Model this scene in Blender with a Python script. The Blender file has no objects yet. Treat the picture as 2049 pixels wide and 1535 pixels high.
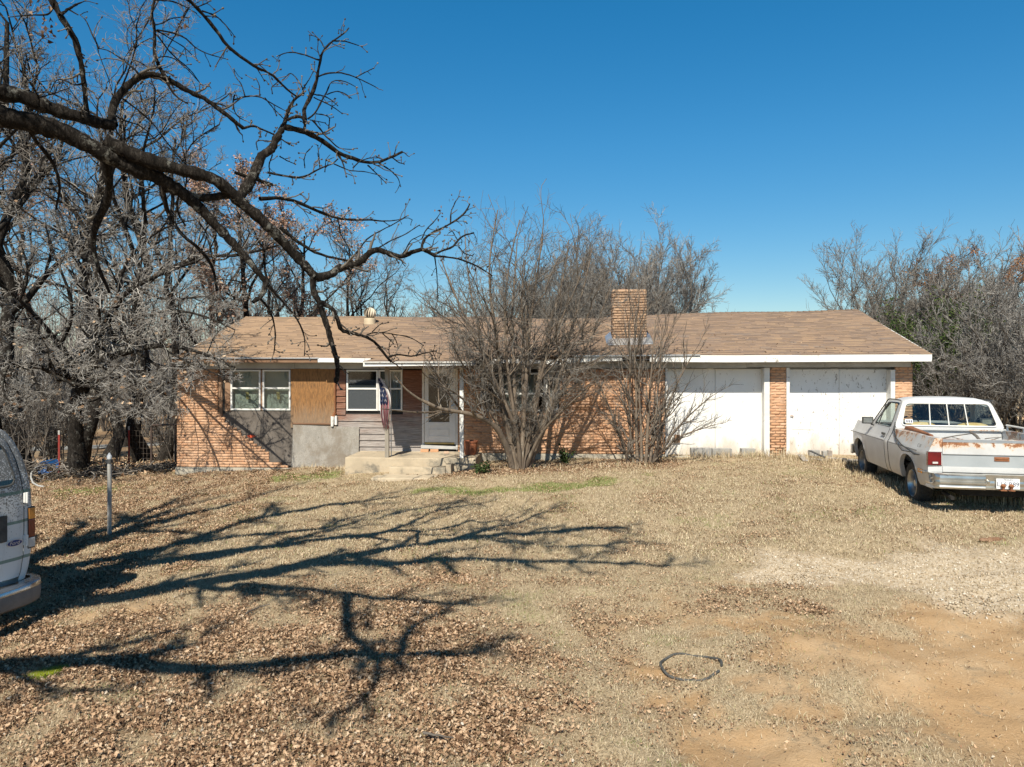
import bpy, math, random
import numpy as np

random.seed(11)
rng = np.random.default_rng(11)
sc = bpy.context.scene
COL = sc.collection
# photograph geometry: focal length in photo pixels, horizon row, eye height
F, CX, HY, EYE = 1440.0, 1024.5, 735.0, 2.5
SUN_EL, SUN_AZ = math.radians(47), math.radians(13.5)   # light travels towards +Y and a little +X
SDIR = np.array([math.sin(SUN_AZ) * math.cos(SUN_EL), math.cos(SUN_AZ) * math.cos(SUN_EL), -math.sin(SUN_EL)])


def at(px, py, d):
    return np.array([(px - CX) * d / F, d, EYE + (HY - py) * d / F])


def nrm(v):
    return v / np.maximum(np.linalg.norm(v, axis=-1, keepdims=True), 1e-9)


# ---------------------------------------------------------------- materials
def newmat(name):
    m = bpy.data.materials.new(name)
    m.use_nodes = True
    nt = m.node_tree
    nt.nodes.clear()
    out = nt.nodes.new('ShaderNodeOutputMaterial')
    b = nt.nodes.new('ShaderNodeBsdfPrincipled')
    nt.links.new(b.outputs[0], out.inputs[0])
    return m, nt, b


def put(nt, sock, v):
    if hasattr(v, 'is_output') or isinstance(v, bpy.types.NodeSocket):
        nt.links.new(v, sock)
    elif isinstance(v, (tuple, list)) and len(v) == 3 and sock.type == 'RGBA':
        sock.default_value = (*v, 1)
    else:
        sock.default_value = v


def nd(nt, t, out=0, **kw):
    n = nt.nodes.new('ShaderNode' + t)
    for k, v in kw.items():
        if k.startswith('i_'):
            key = k[2:]
            put(nt, n.inputs[int(key)] if key.isdigit() else n.inputs[key.replace('_', ' ')], v)
        else:
            setattr(n, k, v)
    return n.outputs[out]


def coord(nt, kind='Object'):
    n = nt.nodes.new('ShaderNodeTexCoord')
    return n.outputs[kind]


def mapping(nt, vec, scale=(1, 1, 1), loc=(0, 0, 0)):
    return nd(nt, 'Mapping', i_Vector=vec, i_Scale=scale, i_Location=loc)


def noise(nt, vec, scale, detail=4, rough=.6, dist=0.0):
    return nd(nt, 'TexNoise', i_Vector=vec, i_Scale=scale, i_Detail=detail, i_Roughness=rough, i_Distortion=dist)


def mix(nt, fac, a, b, blend='MIX'):
    n = nt.nodes.new('ShaderNodeMix')
    n.data_type = 'RGBA'
    n.blend_type = blend
    put(nt, n.inputs[0], fac)
    put(nt, n.inputs[6], a)
    put(nt, n.inputs[7], b)
    return n.outputs[2]


def math_(nt, op, a, b=0.0, clamp=False):
    n = nt.nodes.new('ShaderNodeMath')
    n.operation = op
    n.use_clamp = clamp
    put(nt, n.inputs[0], a)
    put(nt, n.inputs[1], b)
    return n.outputs[0]


def ramp(nt, fac, stops):
    n = nt.nodes.new('ShaderNodeValToRGB')
    cr = n.color_ramp
    while len(cr.elements) < len(stops):
        cr.elements.new(0.5)
    for e, (p, c) in zip(cr.elements, stops):
        e.position = p
        e.color = (*c, 1) if len(c) == 3 else c
    put(nt, n.inputs[0], fac)
    return n.outputs[0]


def step(nt, fac, lo, hi):
    n = nt.nodes.new('ShaderNodeMapRange')
    n.interpolation_type = 'SMOOTHSTEP'
    put(nt, n.inputs[0], fac)
    n.inputs[1].default_value = lo
    n.inputs[2].default_value = hi
    return n.outputs[0]


def bump(nt, b, h, strength=.5, dist=.02):
    n = nt.nodes.new('ShaderNodeBump')
    n.inputs['Strength'].default_value = strength
    n.inputs['Distance'].default_value = dist
    put(nt, n.inputs['Height'], h)
    nt.links.new(n.outputs[0], b.inputs['Normal'])


def island(nt):
    n = nt.nodes.new('ShaderNodeNewGeometry')
    return n.outputs['Random Per Island']


def weathered(name, a, b, scale=3.0, rough=.8, spots=(), metal=0.0, bmp=(30, .25, .01), stretch=(1, 1, 1), isl=None, spec=.3):
    """two-tone worn surface; spots = list of (colour, scale, lo, hi) patches with an edge of their own"""
    m, nt, bs = newmat(name)
    v = mapping(nt, coord(nt), stretch)
    n1 = noise(nt, v, scale, 6, .65)
    col = mix(nt, step(nt, n1, .35, .65), a, b)
    if isl:
        col = mix(nt, 1.0, col, ramp(nt, island(nt), isl), 'MULTIPLY')
    for i, (c, s, lo, hi) in enumerate(spots):
        vv = mapping(nt, coord(nt), stretch, (i * 7.3 + 1.7, i * 3.1, i * 5.2))
        col = mix(nt, step(nt, noise(nt, vv, s, 8, .7, .4), lo, hi), col, c)
    put(nt, bs.inputs['Base Color'], col)
    bs.inputs['Roughness'].default_value = rough
    bs.inputs['Metallic'].default_value = metal
    bs.inputs['Specular IOR Level'].default_value = spec
    if bmp:
        bump(nt, bs, noise(nt, v, bmp[0], 6, .7), bmp[1], bmp[2])
    return m


def glass(name, tint, refl=.12, rough=.02):
    m = bpy.data.materials.new(name)
    m.use_nodes = True
    nt = m.node_tree
    nt.nodes.clear()
    out = nt.nodes.new('ShaderNodeOutputMaterial')
    tr = nt.nodes.new('ShaderNodeBsdfTransparent')
    tr.inputs[0].default_value = (*tint, 1)
    gl = nt.nodes.new('ShaderNodeBsdfGlossy')
    gl.inputs['Roughness'].default_value = rough
    lw = nt.nodes.new('ShaderNodeLayerWeight')
    lw.inputs[0].default_value = .5
    ad = math_(nt, 'ADD', math_(nt, 'MULTIPLY', math_(nt, 'POWER', lw.outputs['Facing'], 5.0), .8), refl, True)
    mx = nt.nodes.new('ShaderNodeMixShader')
    nt.links.new(ad, mx.inputs[0])
    nt.links.new(tr.outputs[0], mx.inputs[1])
    nt.links.new(gl.outputs[0], mx.inputs[2])
    nt.links.new(mx.outputs[0], out.inputs[0])
    return m


# ---------------------------------------------------------------- objects
def tag(o, label=None, cat=None, group=None, kind=None):
    if label:
        o['label'] = label
    if cat:
        o['category'] = cat
    if group:
        o['group'] = group
    if kind:
        o['kind'] = kind
    return o


def empty(name, loc, rz=0.0, label=None, cat=None, group=None, kind=None):
    o = bpy.data.objects.new(name, None)
    COL.objects.link(o)
    o.location = tuple(float(c) for c in loc)
    o.rotation_euler = (0, 0, rz)
    o.empty_display_size = .2
    return tag(o, label, cat, group, kind)


def copy_tree(o, parent=None):
    c = o.copy()
    COL.objects.link(c)
    c.parent = parent
    for ch in list(o.children):
        copy_tree(ch, c)
    return c


def npmesh(name, V, faces, mats, parent=None, smooth=False, mi=None):
    """faces: list of integer arrays (n,3)/(n,4) or one array"""
    if isinstance(faces, np.ndarray):
        faces = [faces]
    faces = [np.asarray(f, dtype=np.int32) for f in faces if len(f)]
    me = bpy.data.meshes.new(name)
    V = np.asarray(V, dtype=np.float32)
    me.vertices.add(len(V))
    me.vertices.foreach_set('co', V.ravel())
    loops = np.concatenate([f.ravel() for f in faces])
    tot = np.concatenate([np.full(len(f), f.shape[1], dtype=np.int32) for f in faces])
    start = np.concatenate([[0], np.cumsum(tot)[:-1]]).astype(np.int32)
    me.loops.add(len(loops))
    me.loops.foreach_set('vertex_index', loops)
    me.polygons.add(len(tot))
    me.polygons.foreach_set('loop_start', start)
    if smooth:
        me.polygons.foreach_set('use_smooth', np.ones(len(tot), dtype=bool))
    if mi is not None:
        me.polygons.foreach_set('material_index', np.asarray(mi, dtype=np.int32))
    me.update(calc_edges=True)
    for m in (mats if isinstance(mats, (list, tuple)) else [mats]):
        me.materials.append(m)
    o = bpy.data.objects.new(name, me)
    COL.objects.link(o)
    o.parent = parent
    return o


class MB:
    """collects shapes and links them as ONE mesh object"""

    def __init__(s):
        s.v, s.f, s.m, s.cur = [], [], [], 0

    def add(s, verts, faces):
        k = len(s.v)
        s.v += [tuple(float(c) for c in p) for p in verts]
        for f in faces:
            s.f.append([i + k for i in f])
            s.m.append(s.cur)
        return s

    def box(s, x0, x1, y0, y1, z0, z1):
        v = [(x, y, z) for x in (x0, x1) for y in (y0, y1) for z in (z0, z1)]
        return s.add(v, [(0, 1, 3, 2), (4, 6, 7, 5), (0, 4, 5, 1), (2, 3, 7, 6), (0, 2, 6, 4), (1, 5, 7, 3)])

    def hexa(s, p):
        """8 points: bottom ring (4) then top ring (4)"""
        return s.add(p, [(3, 2, 1, 0), (4, 5, 6, 7), (0, 1, 5, 4), (1, 2, 6, 5), (2, 3, 7, 6), (3, 0, 4, 7)])

    def prism(s, poly, a, b):
        """poly: list of 3D points, extruded by vector b-a offset (vec a..b)"""
        n = len(poly)
        a, b = np.array(a, float), np.array(b, float)
        v = [np.array(p) + a for p in poly] + [np.array(p) + b for p in poly]
        return s.add(v, [list(range(n - 1, -1, -1)), list(range(n, 2 * n))] + [(i, (i + 1) % n, n + (i + 1) % n, n + i) for i in range(n)])

    def tube(s, pts, r, sides=8, cap=True):
        P = np.array(pts, float)[None]
        R = np.array([r] * len(pts) if np.isscalar(r) else r, float)[None]
        V, Q = tubes(P, R, sides)
        K = len(pts)
        fs = [tuple(q) for q in Q]
        if cap:
            fs += [tuple(range(sides)), tuple(range((K - 1) * sides, K * sides))[::-1]]
        return s.add(V, fs)

    def grid(s, G, close=False):
        """G: array (n,m,3)"""
        n, m = G.shape[:2]
        fs = []
        for i in range(n - 1):
            for j in range(m - (0 if close else 1)):
                fs.append((i * m + j, i * m + (j + 1) % m, (i + 1) * m + (j + 1) % m, (i + 1) * m + j))
        return s.add(G.reshape(-1, 3), fs)

    def lathe(s, prof, axis=(0, 0, 1), origin=(0, 0, 0), n=24):
        """prof: (r, h) pairs along axis"""
        ax = nrm(np.array(axis, float))
        ref = np.array((0, 0, 1.0)) if abs(ax[2]) < .9 else np.array((1.0, 0, 0))
        u = nrm(np.cross(ax, ref))
        w = np.cross(ax, u)
        a = np.linspace(0, 2 * math.pi, n, endpoint=False)
        G = np.array([[np.array(origin) + ax * h + r * (u * math.cos(t) + w * math.sin(t)) for t in a] for r, h in prof])
        return s.grid(G, True)

    def text(s, body, size, org, ux, uy, align='CENTER'):
        """flat lettering laid in the plane (ux, uy) at org"""
        cu = bpy.data.curves.new('t', 'FONT')
        cu.body = body
        cu.size = size
        cu.align_x = align
        cu.align_y = 'CENTER'
        ob = bpy.data.objects.new('t', cu)
        COL.objects.link(ob)
        bpy.context.view_layer.update()
        me = bpy.data.meshes.new_from_object(ob.evaluated_get(bpy.context.evaluated_depsgraph_get()))
        o, ux, uy = np.array(org, float), nrm(np.array(ux, float)), nrm(np.array(uy, float))
        vs = [o + ux * v.co.x + uy * v.co.y for v in me.vertices]
        s.add(vs, [tuple(p.vertices) for p in me.polygons])
        bpy.data.objects.remove(ob)
        bpy.data.meshes.remove(me)
        return s

    def build(s, name, mats, parent=None, smooth=False, bevel=0.0):
        me = bpy.data.meshes.new(name)
        me.from_pydata(s.v, [], s.f)
        for m in (mats if isinstance(mats, (list, tuple)) else [mats]):
            me.materials.append(m)
        me.polygons.foreach_set('material_index', s.m)
        me.validate()
        if not bevel:
            import bmesh
            bm = bmesh.new()
            bm.from_mesh(me)
            bmesh.ops.recalc_face_normals(bm, faces=bm.faces)
            bm.to_mesh(me)
            bm.free()
        else:
            import bmesh
            bm = bmesh.new()
            bm.from_mesh(me)
            bmesh.ops.recalc_face_normals(bm, faces=bm.faces)
            es = [e for e in bm.edges if len(e.link_faces) == 2 and e.calc_face_angle(0) > .6]
            bmesh.ops.bevel(bm, geom=es, offset=bevel, segments=2, affect='EDGES', profile=.6)
            bm.to_mesh(me)
            bm.free()
        if smooth:
            me.polygons.foreach_set('use_smooth', np.ones(len(me.polygons), dtype=bool))
            try:
                me.set_sharp_from_angle(angle=math.radians(38))
            except Exception:
                pass
        me.update()
        o = bpy.data.objects.new(name, me)
        COL.objects.link(o)
        o.parent = parent
        return o


def tubes(P, R, S):
    """P (N,K,3), R (N,K): all tubes as vertex and quad arrays"""
    N, K, _ = P.shape
    T = nrm(np.gradient(P, axis=1))
    mean = nrm(T.mean(axis=1))
    ref = np.where(np.abs(mean[:, 2:3]) > .8, np.array([[1., 0, 0]]), np.array([[0, 0, 1.]]))[:, None, :]
    A = nrm(np.cross(T, np.broadcast_to(ref, T.shape)))
    B = np.cross(T, A)
    a = np.linspace(0, 2 * math.pi, S, endpoint=False)
    V = P[:, :, None, :] + R[:, :, None, None] * (np.cos(a)[None, None, :, None] * A[:, :, None, :] + np.sin(a)[None, None, :, None] * B[:, :, None, :])
    base = (np.arange(N) * K * S)[:, None, None]
    k = (np.arange(K - 1) * S)[None, :, None]
    j = np.arange(S)[None, None, :]
    j2 = (j + 1) % S
    Q = np.stack([base + k + j, base + k + j2, base + k + S + j2, base + k + S + j], -1).reshape(-1, 4)
    return V.reshape(-1, 3), Q


def merge(parts):
    vs, qs, off = [], [], 0
    for V, Q in parts:
        vs.append(V)
        qs.append(Q + off)
        off += len(V)
    return np.concatenate(vs), np.concatenate(qs)


# smooth random field from plane waves
class Waves:
    def __init__(s, seed, n=14):
        r = np.random.default_rng(seed)
        a = r.uniform(0, 2 * math.pi, n)
        f = r.uniform(.6, 1.6, n)
        s.kx, s.ky, s.ph = np.cos(a) * f, np.sin(a) * f, r.uniform(0, 6.28, n)

    def __call__(s, x, y, scale):
        o = np.zeros_like(np.asarray(x, float))
        for a, b, p in zip(s.kx, s.ky, s.ph):
            o = o + np.sin((a * x + b * y) * scale * 2 * math.pi + p)
        return o / math.sqrt(len(s.kx) / 2)


W1, W2, W3, W4 = Waves(1), Waves(2), Waves(3), Waves(4)


def fbm(x, y, scale, oct=4):
    o = 0
    for k, w in zip(range(oct), (W1, W2, W3, W4)):
        o = o + w(x, y, scale * 2.1 ** k) * .55 ** k
    return o


# ---------------------------------------------------------------- terrain heights (thin plate through surveyed points)
CTL = np.array([
    (0, 4.4, 0), (-3, 5, -.03), (3, 5, .03), (-6, 6.5, -.14), (-5, 9, -.10), (0, 10, .04), (5, 9, .16), (8, 8, .24), (10, 11, .36),
    (4, 6, .06), (6.4, 11.7, .37), (8.2, 11.9, .38), (7.2, 15, .33), (9.2, 14.4, .37), (9.4, 16.6, .36), (4, 17.1, .33), (6.5, 16.8, .34), (2.9, 16.6, .27),
    (0, 16.2, .20), (-2.2, 15.7, .05), (-5, 17, -.02), (-8.3, 18.2, -.23), (-6.4, 11.5, -.16), (-11, 20, -.48), (-12.5, 24, -.70),
    (-18, 34, -1.7), (-26, 50, -2.4), (-10, 30, -1.1), (0, 28, .1), (10, 28, .45), (16, 18, .55), (22, 28, .6), (14, 8, .5),
    (0, 0, 0), (0, -12, 0), (12, -12, .2), (-14, -12, -.2), (-14, 6, -.5), (50, 60, .4), (0, 70, -.6), (-60, 70, -2.6), (60, 0, .8), (-60, 0, -1.6)], float)


def _tps_fit(P):
    n = len(P)
    d = np.linalg.norm(P[:, None, :2] - P[None, :, :2], axis=-1)
    Kk = np.where(d > 0, d * d * np.log(np.maximum(d, 1e-9)), 0) + np.eye(n) * .4
    A = np.zeros((n + 3, n + 3))
    A[:n, :n] = Kk
    A[:n, n], A[:n, n + 1:] = 1, P[:, :2]
    A[n, :n], A[n + 1:, :n] = 1, P[:, :2].T
    return np.linalg.solve(A, np.concatenate([P[:, 2], np.zeros(3)]))


TPS = _tps_fit(CTL)


def gz0(x, y):
    x, y = np.asarray(x, float), np.asarray(y, float)
    xs, ys = np.clip(x, -62, 62), np.clip(y, -14, 72)
    sh = xs.shape
    xf, yf = xs.ravel(), ys.ravel()
    out = np.empty_like(xf)
    for i in range(0, len(xf), 60000):
        q = np.stack([xf[i:i + 60000], yf[i:i + 60000]], -1)
        d2 = ((q[:, None, :] - CTL[None, :, :2]) ** 2).sum(-1)
        k = np.where(d2 > 0, .5 * d2 * np.log(np.maximum(d2, 1e-12)), 0)
        out[i:i + 60000] = k @ TPS[:-3] + TPS[-3] + q @ TPS[-2:]
    return out.reshape(sh)


def gz(x, y):
    """ground height with the small unevenness of the lawn"""
    x, y = np.asarray(x, float), np.asarray(y, float)
    fade = np.clip((45 - np.hypot(x, y)) / 25, 0, 1)
    return gz0(x, y) + fade * (.018 * fbm(x, y, .35, 3) + .006 * fbm(x + 9, y - 4, 1.9, 3))


def ground_at(px, py):
    """where the sight line of a photo pixel meets the ground"""
    d = np.linspace(3.5, 70, 1400)
    x = (px - CX) * d / F
    z = EYE + (HY - py) * d / F
    g = gz0(x, d)
    i = int(np.argmax(z <= g)) if np.any(z <= g) else -1
    return np.array([x[i], d[i], g[i]])


def gpt(x, y, dz=0.0):
    return (float(x), float(y), float(gz(x, y)) + dz)
# ================================================================= GROUND
def poly_world(px):
    return np.array([ground_at(a, b)[:2] for a, b in px])


def poly_sd(poly, x, y):
    """signed distance (positive inside) to a polygon"""
    x, y = np.asarray(x, float), np.asarray(y, float)
    best = np.full(x.shape, 1e9)
    ins = np.zeros(x.shape, bool)
    n = len(poly)
    for i in range(n):
        a, b = poly[i], poly[(i + 1) % n]
        ab = b - a
        t = np.clip(((x - a[0]) * ab[0] + (y - a[1]) * ab[1]) / max(ab @ ab, 1e-9), 0, 1)
        best = np.minimum(best, np.hypot(x - a[0] - t * ab[0], y - a[1] - t * ab[1]))
        c = ((a[1] > y) != (b[1] > y)) & (x < (b[0] - a[0]) * (y - a[1]) / (b[1] - a[1] + 1e-12) + a[0])
        ins ^= c
    return np.where(ins, best, -best)


DIRT_PX = [(1735, 1178), (1900, 1195), (2140, 1215), (2300, 1535), (2200, 1640), (1900, 1640), (1800, 1500), (1700, 1420), (1620, 1350), (1540, 1290), (1700, 1262), (1745, 1225)]
MIX_PX = [(1320, 1215), (1480, 1150), (1700, 1165), (1760, 1400), (1900, 1470), (2010, 1640), (1180, 1640), (1230, 1480), (1260, 1330)]
BARE_PX = [[(1240, 1330), (1320, 1335), (1330, 1385), (1250, 1390)], [(1380, 1360), (1560, 1380), (1540, 1420), (1400, 1400)], [(1350, 1430), (1700, 1470), (1650, 1600), (1280, 1600)], [(190, 1215), (330, 1195), (320, 1235), (180, 1245)], [(1330, 1190), (1500, 1240), (1480, 1262), (1300, 1215)]]
GRAVEL_PX = [(1405, 1150), (1480, 1135), (1540, 1110), (1740, 1120), (1850, 1105), (2049, 1082), (2300, 1075), (2300, 1270), (2049, 1238), (1900, 1212), (1760, 1180), (1600, 1160)]
ISLE_PX = [(1330, 1215), (1420, 1180), (1560, 1172), (1720, 1195), (1728, 1222), (1640, 1232), (1560, 1235), (1400, 1245)]
GREEN_PX = [[(800, 976), (950, 975), (1160, 968), (1300, 952), (1230, 972), (1120, 986), (950, 992), (820, 986)], [(560, 950), (680, 945), (700, 962), (580, 965)], [(120, 975), (260, 970), (250, 990), (110, 992)]]
MOSS_PX = [(40, 1357), (60, 1345), (130, 1333), (140, 1345), (110, 1358), (70, 1368)]
MIXED = poly_world(MIX_PX)
DIRT, GRAVEL, ISLE, MOSS = poly_world(DIRT_PX), poly_world(GRAVEL_PX), poly_world(ISLE_PX), poly_world(MOSS_PX)
BARE = [poly_world(p) for p in BARE_PX]
GREEN = [poly_world(p) for p in GREEN_PX]


def sstep(a, lo, hi):
    t = np.clip((a - lo) / (hi - lo), 0, 1)
    return t * t * (3 - 2 * t)


def masks(x, y):
    nz = fbm(x * 1.0, y * 1.0, .55, 4)
    nb = fbm(x + 31, y - 17, .22, 3)
    dirt = sstep(poly_sd(DIRT, x, y) + .20 * nz, -.25, .55)
    for p in BARE:
        dirt = np.maximum(dirt, sstep(poly_sd(p, x, y) + .16 * nz, -.1, .3))
    patch = fbm(x * 1.0 + 3, y * 1.6, .55, 4) + .45 * fbm(x, y, 2.4, 3)
    dirt = np.maximum(dirt, sstep(poly_sd(MIXED, x, y) + .2 * nz, -.3, .5) * sstep(patch, .25, 1.25) * .85)
    isle = sstep(poly_sd(ISLE, x, y) + .12 * nz, -.08, .15)
    dirt = dirt * (1 - isle * .8)
    gravel = sstep(poly_sd(GRAVEL, x, y) + .22 * nz, -.25, .35)
    green = np.zeros_like(dirt)
    for p in GREEN:
        green = np.maximum(green, sstep(poly_sd(p, x, y) + .2 * nz, -.2, .25))
    green = np.maximum(green, .35 * sstep(nb * nz + .7 * fbm(x, y, 2.2, 2), 1.3, 2.8) * (y < 24))
    moss = sstep(poly_sd(MOSS, x, y) + .05 * nz, -.10, .03)
    green = np.maximum(green, moss * .85)
    px = CX + x * F / np.maximum(y, 2)
    # leaf litter: thick near the camera and to the left, thin over the middle lawn, none on the drive
    lit = sstep(9.2 - y + .7 * nb, 0, 3.4) * sstep(1480 - px + 160 * nz, 0, 760)
    lit = np.maximum(lit, .95 * sstep(-3.0 - x + .6 * nz + .03 * (y - 8), 0, 3.2))
    lit = np.maximum(lit, np.clip(.20 + .13 * nz, .04, .5))
    lit = np.maximum(lit, .62 * sstep(10.5 - y + .8 * nb, 0, 4.5) * sstep(1640 - px + 120 * nz, 0, 700))
    lit = lit * np.clip(.88 + .30 * fbm(x + 11, y + 5, 1.1, 3), .3, 1.1)
    bush = np.exp(-((x - .1) / 2.1) ** 2 - ((y - 16.3) / .8) ** 2) + np.exp(-((x - 3) / 1.0) ** 2 - ((y - 16.5) / .6) ** 2)
    lit = np.maximum(lit, np.clip(bush * 1.3, 0, 1))
    lit = np.maximum(lit, isle * np.clip(.38 + .3 * nz, .1, .7))
    lit = lit * (1 - .97 * dirt) * (1 - .97 * gravel) * (1 - moss)
    grass = np.clip(1 - .5 * lit, .12, 1) * (1 - .93 * dirt) * (1 - .93 * gravel) * (1 - .3 * moss)
    return dirt, gravel, green, moss, np.clip(lit, 0, 1), np.clip(grass, 0, 1)


def axis(lo, hi, step_, far, grow=1.18):
    a = list(np.arange(lo, hi + 1e-6, step_))
    s = step_
    while a[-1] < far:
        s *= grow
        a.append(a[-1] + s)
    s = step_
    while a[0] > -far:
        s *= grow
        a.insert(0, a[0] - s)
    return np.array(a)


gx, gy = axis(-15, 15, .075, 420), axis(2.5, 21, .075, 620)
XX, YY = np.meshgrid(gx, gy)
ZZ = gz(XX, YY)
mk = masks(XX, YY)
near = (np.abs(XX) < 16) & (YY < 22) & (YY > 2)
ZZ = ZZ - near * (.012 * mk[0] + .01 * mk[1])
n_, m_ = XX.shape
ii = np.arange(n_ * m_).reshape(n_, m_)
GQ = np.stack([ii[:-1, :-1], ii[:-1, 1:], ii[1:, 1:], ii[1:, :-1]], -1).reshape(-1, 4)

m_ground, nt, bs = newmat('ground')
att = nt.nodes.new('ShaderNodeAttribute')
att.attribute_name = 'cover'
att2 = nt.nodes.new('ShaderNodeAttribute')
att2.attribute_name = 'cover_b'
s1 = nt.nodes.new('ShaderNodeSeparateColor')
s2 = nt.nodes.new('ShaderNodeSeparateColor')
nt.links.new(att.outputs['Color'], s1.inputs[0])
nt.links.new(att2.outputs['Color'], s2.inputs[0])
v = coord(nt)
n_f = noise(nt, v, 9, 8, .75)
n_ff = noise(nt, v, 45, 6, .75)
n_m = noise(nt, v, 1.3, 5, .6)
soil = ramp(nt, n_f, [(.3, (.115, .075, .045)), (.5, (.20, .14, .085)), (.7, (.30, .225, .14))])
thatch = ramp(nt, n_ff, [(.32, (.19, .14, .085)), (.5, (.40, .315, .205)), (.68, (.55, .45, .31))])
leafc = ramp(nt, n_ff, [(.35, (.065, .038, .022)), (.5, (.20, .122, .07)), (.66, (.42, .275, .165))])
dirtc = mix(nt, step(nt, n_m, .4, .65), mix(nt, n_ff, (.39, .245, .125), (.51, .34, .19)), mix(nt, n_ff, (.46, .315, .18), (.57, .41, .255)))
dirtc = mix(nt, step(nt, noise(nt, v, 2.6, 8, .75), .56, .68), dirtc, (.30, .225, .145))
gravc = ramp(nt, nd(nt, 'TexVoronoi', 1, i_Vector=v, i_Scale=38.0), [(0, (.40, .31, .20)), (.5, (.53, .43, .31)), (1, (.64, .56, .45))])
greenc = mix(nt, n_ff, (.10, .16, .03), (.22, .28, .07))
mossc = mix(nt, n_ff, (.13, .17, .01), (.33, .36, .03))
c = mix(nt, step(nt, s2.outputs[2], .2, .75), soil, thatch)
c = mix(nt, math_(nt, 'MULTIPLY', s2.outputs[1], .8), c, leafc)
c = mix(nt, math_(nt, 'MULTIPLY', math_(nt, 'POWER', s1.outputs[2], 2.0), .6), c, greenc)
c = mix(nt, s1.outputs[0], c, dirtc)
c = mix(nt, s1.outputs[1], c, gravc)
c = mix(nt, s2.outputs[0], c, mossc)
put(nt, bs.inputs['Base Color'], c)
bs.inputs['Roughness'].default_value = .95
bs.inputs['Specular IOR Level'].default_value = .1
bump(nt, bs, math_(nt, 'ADD', n_f, n_ff), .7, .02)
g = npmesh('ground', np.stack([XX, YY, ZZ], -1).reshape(-1, 3), GQ, m_ground, smooth=True)
tag(g, 'lawn of dry grass and fallen leaves sloping past the house into a sandy drive', 'ground', kind='structure')
for nm, trip in (('cover', (mk[0], mk[1], mk[2])), ('cover_b', (mk[3], mk[4], mk[5]))):
    a = g.data.color_attributes.new(nm, 'FLOAT_COLOR', 'POINT')
    buf = np.ones((n_ * m_, 4), np.float32)
    for k in range(3):
        buf[:, k] = trip[k].ravel()
    a.data.foreach_set('color', buf.ravel())


# ----------------------------------------------------------------- scatter
def spots_in_view(n, d0, d1, wide=.80, power=1.0):
    d = (d0 ** (1 + power) + rng.random(n) * (d1 ** (1 + power) - d0 ** (1 + power))) ** (1 / (1 + power))
    x = (rng.random(n) * 2 - 1) * wide * d
    return x, d


def not_house(x, y):
    u = x * math.cos(.0698) - (y - 17.75) * math.sin(.0698)
    v = x * math.sin(.0698) + (y - 17.75) * math.cos(.0698)
    inside = (u > -8.3) & (u < 9.5) & (v > -.05)
    porch = (u > -3.65) & (u < -1.05) & (v > -1.4)
    return ~(inside | porch)


def rot_frames(n, tilt):
    """random frames: yaw uniform, tilted by normal(0,tilt) about two axes"""
    yaw = rng.random(n) * 2 * math.pi
    a, b = rng.normal(0, tilt, n), rng.normal(0, tilt, n)
    nz_ = nrm(np.stack([np.sin(a), np.sin(b), np.cos(a) * np.cos(b)], -1))
    ux = np.stack([np.cos(yaw), np.sin(yaw), np.zeros(n)], -1)
    ux = nrm(ux - (ux * nz_).sum(-1, keepdims=True) * nz_)
    return ux, np.cross(nz_, ux), nz_


LEAF = np.array([(0, .06), (0, -.5), (.10, -.28), (.26, -.20), (.16, -.02), (.40, .12), (.17, .20), (.20, .40), (0, .5), (-.20, .40), (-.17, .20), (-.40, .12), (-.16, -.02), (-.26, -.20), (-.10, -.28)])
LEAF_F = np.array([(0, i, i % 14 + 1) for i in range(1, 15)])
LEAF2 = np.array([(0, -.5), (.3, -.1), (0, .5), (-.3, .05), (0, 0)])
LEAF2_F = np.array([(4, 0, 1), (4, 1, 2), (4, 2, 3), (4, 3, 0)])


def leaf_field(x, y, z, size, tmpl, tf, tilt, curl):
    n = len(x)
    ux, uy, uz = rot_frames(n, tilt)
    c1, c2, tw = rng.normal(0, curl, n), rng.normal(0, curl, n), rng.normal(0, curl, n)
    px_, py_ = tmpl[:, 0][None], tmpl[:, 1][None]
    h = c1[:, None] * px_ ** 2 * 3 + c2[:, None] * py_ ** 2 * 2 + tw[:, None] * px_ * py_ * 2 + np.abs(px_) * .25
    s = size[:, None]
    V = (np.stack([x, y, z], -1)[:, None, :] + (s * px_)[..., None] * ux[:, None] + (s * py_)[..., None] * uy[:, None] + (s * h)[..., None] * uz[:, None])
    Fc = (np.arange(n) * len(tmpl))[:, None, None] + tf[None]
    return V.reshape(-1, 3), Fc.reshape(-1, tf.shape[1])


def isl_mat(name, stops, rough=.85, trans=0.0, nsc=None):
    m, nt, b = newmat(name)
    c = ramp(nt, island(nt), stops)
    put(nt, b.inputs['Base Color'], c)
    b.inputs['Roughness'].default_value = rough
    b.inputs['Specular IOR Level'].default_value = .15
    return m


m_leaf = isl_mat('dead_leaf', [(0, (.075, .043, .025)), (.2, (.19, .112, .066)), (.44, (.35, .222, .135)), (.76, (.48, .33, .212)), (.97, (.56, .42, .29)), (1, (.50, .45, .38))])
m_straw = isl_mat('dry_straw', [(0, (.15, .105, .06)), (.25, (.34, .255, .155)), (.6, (.585, .475, .32)), (.9, (.67, .57, .41)), (1, (.34, .33, .15))])
m_green = isl_mat('green_blade', [(0, (.09, .13, .03)), (.6, (.19, .25, .065)), (1, (.34, .36, .14))])

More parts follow.
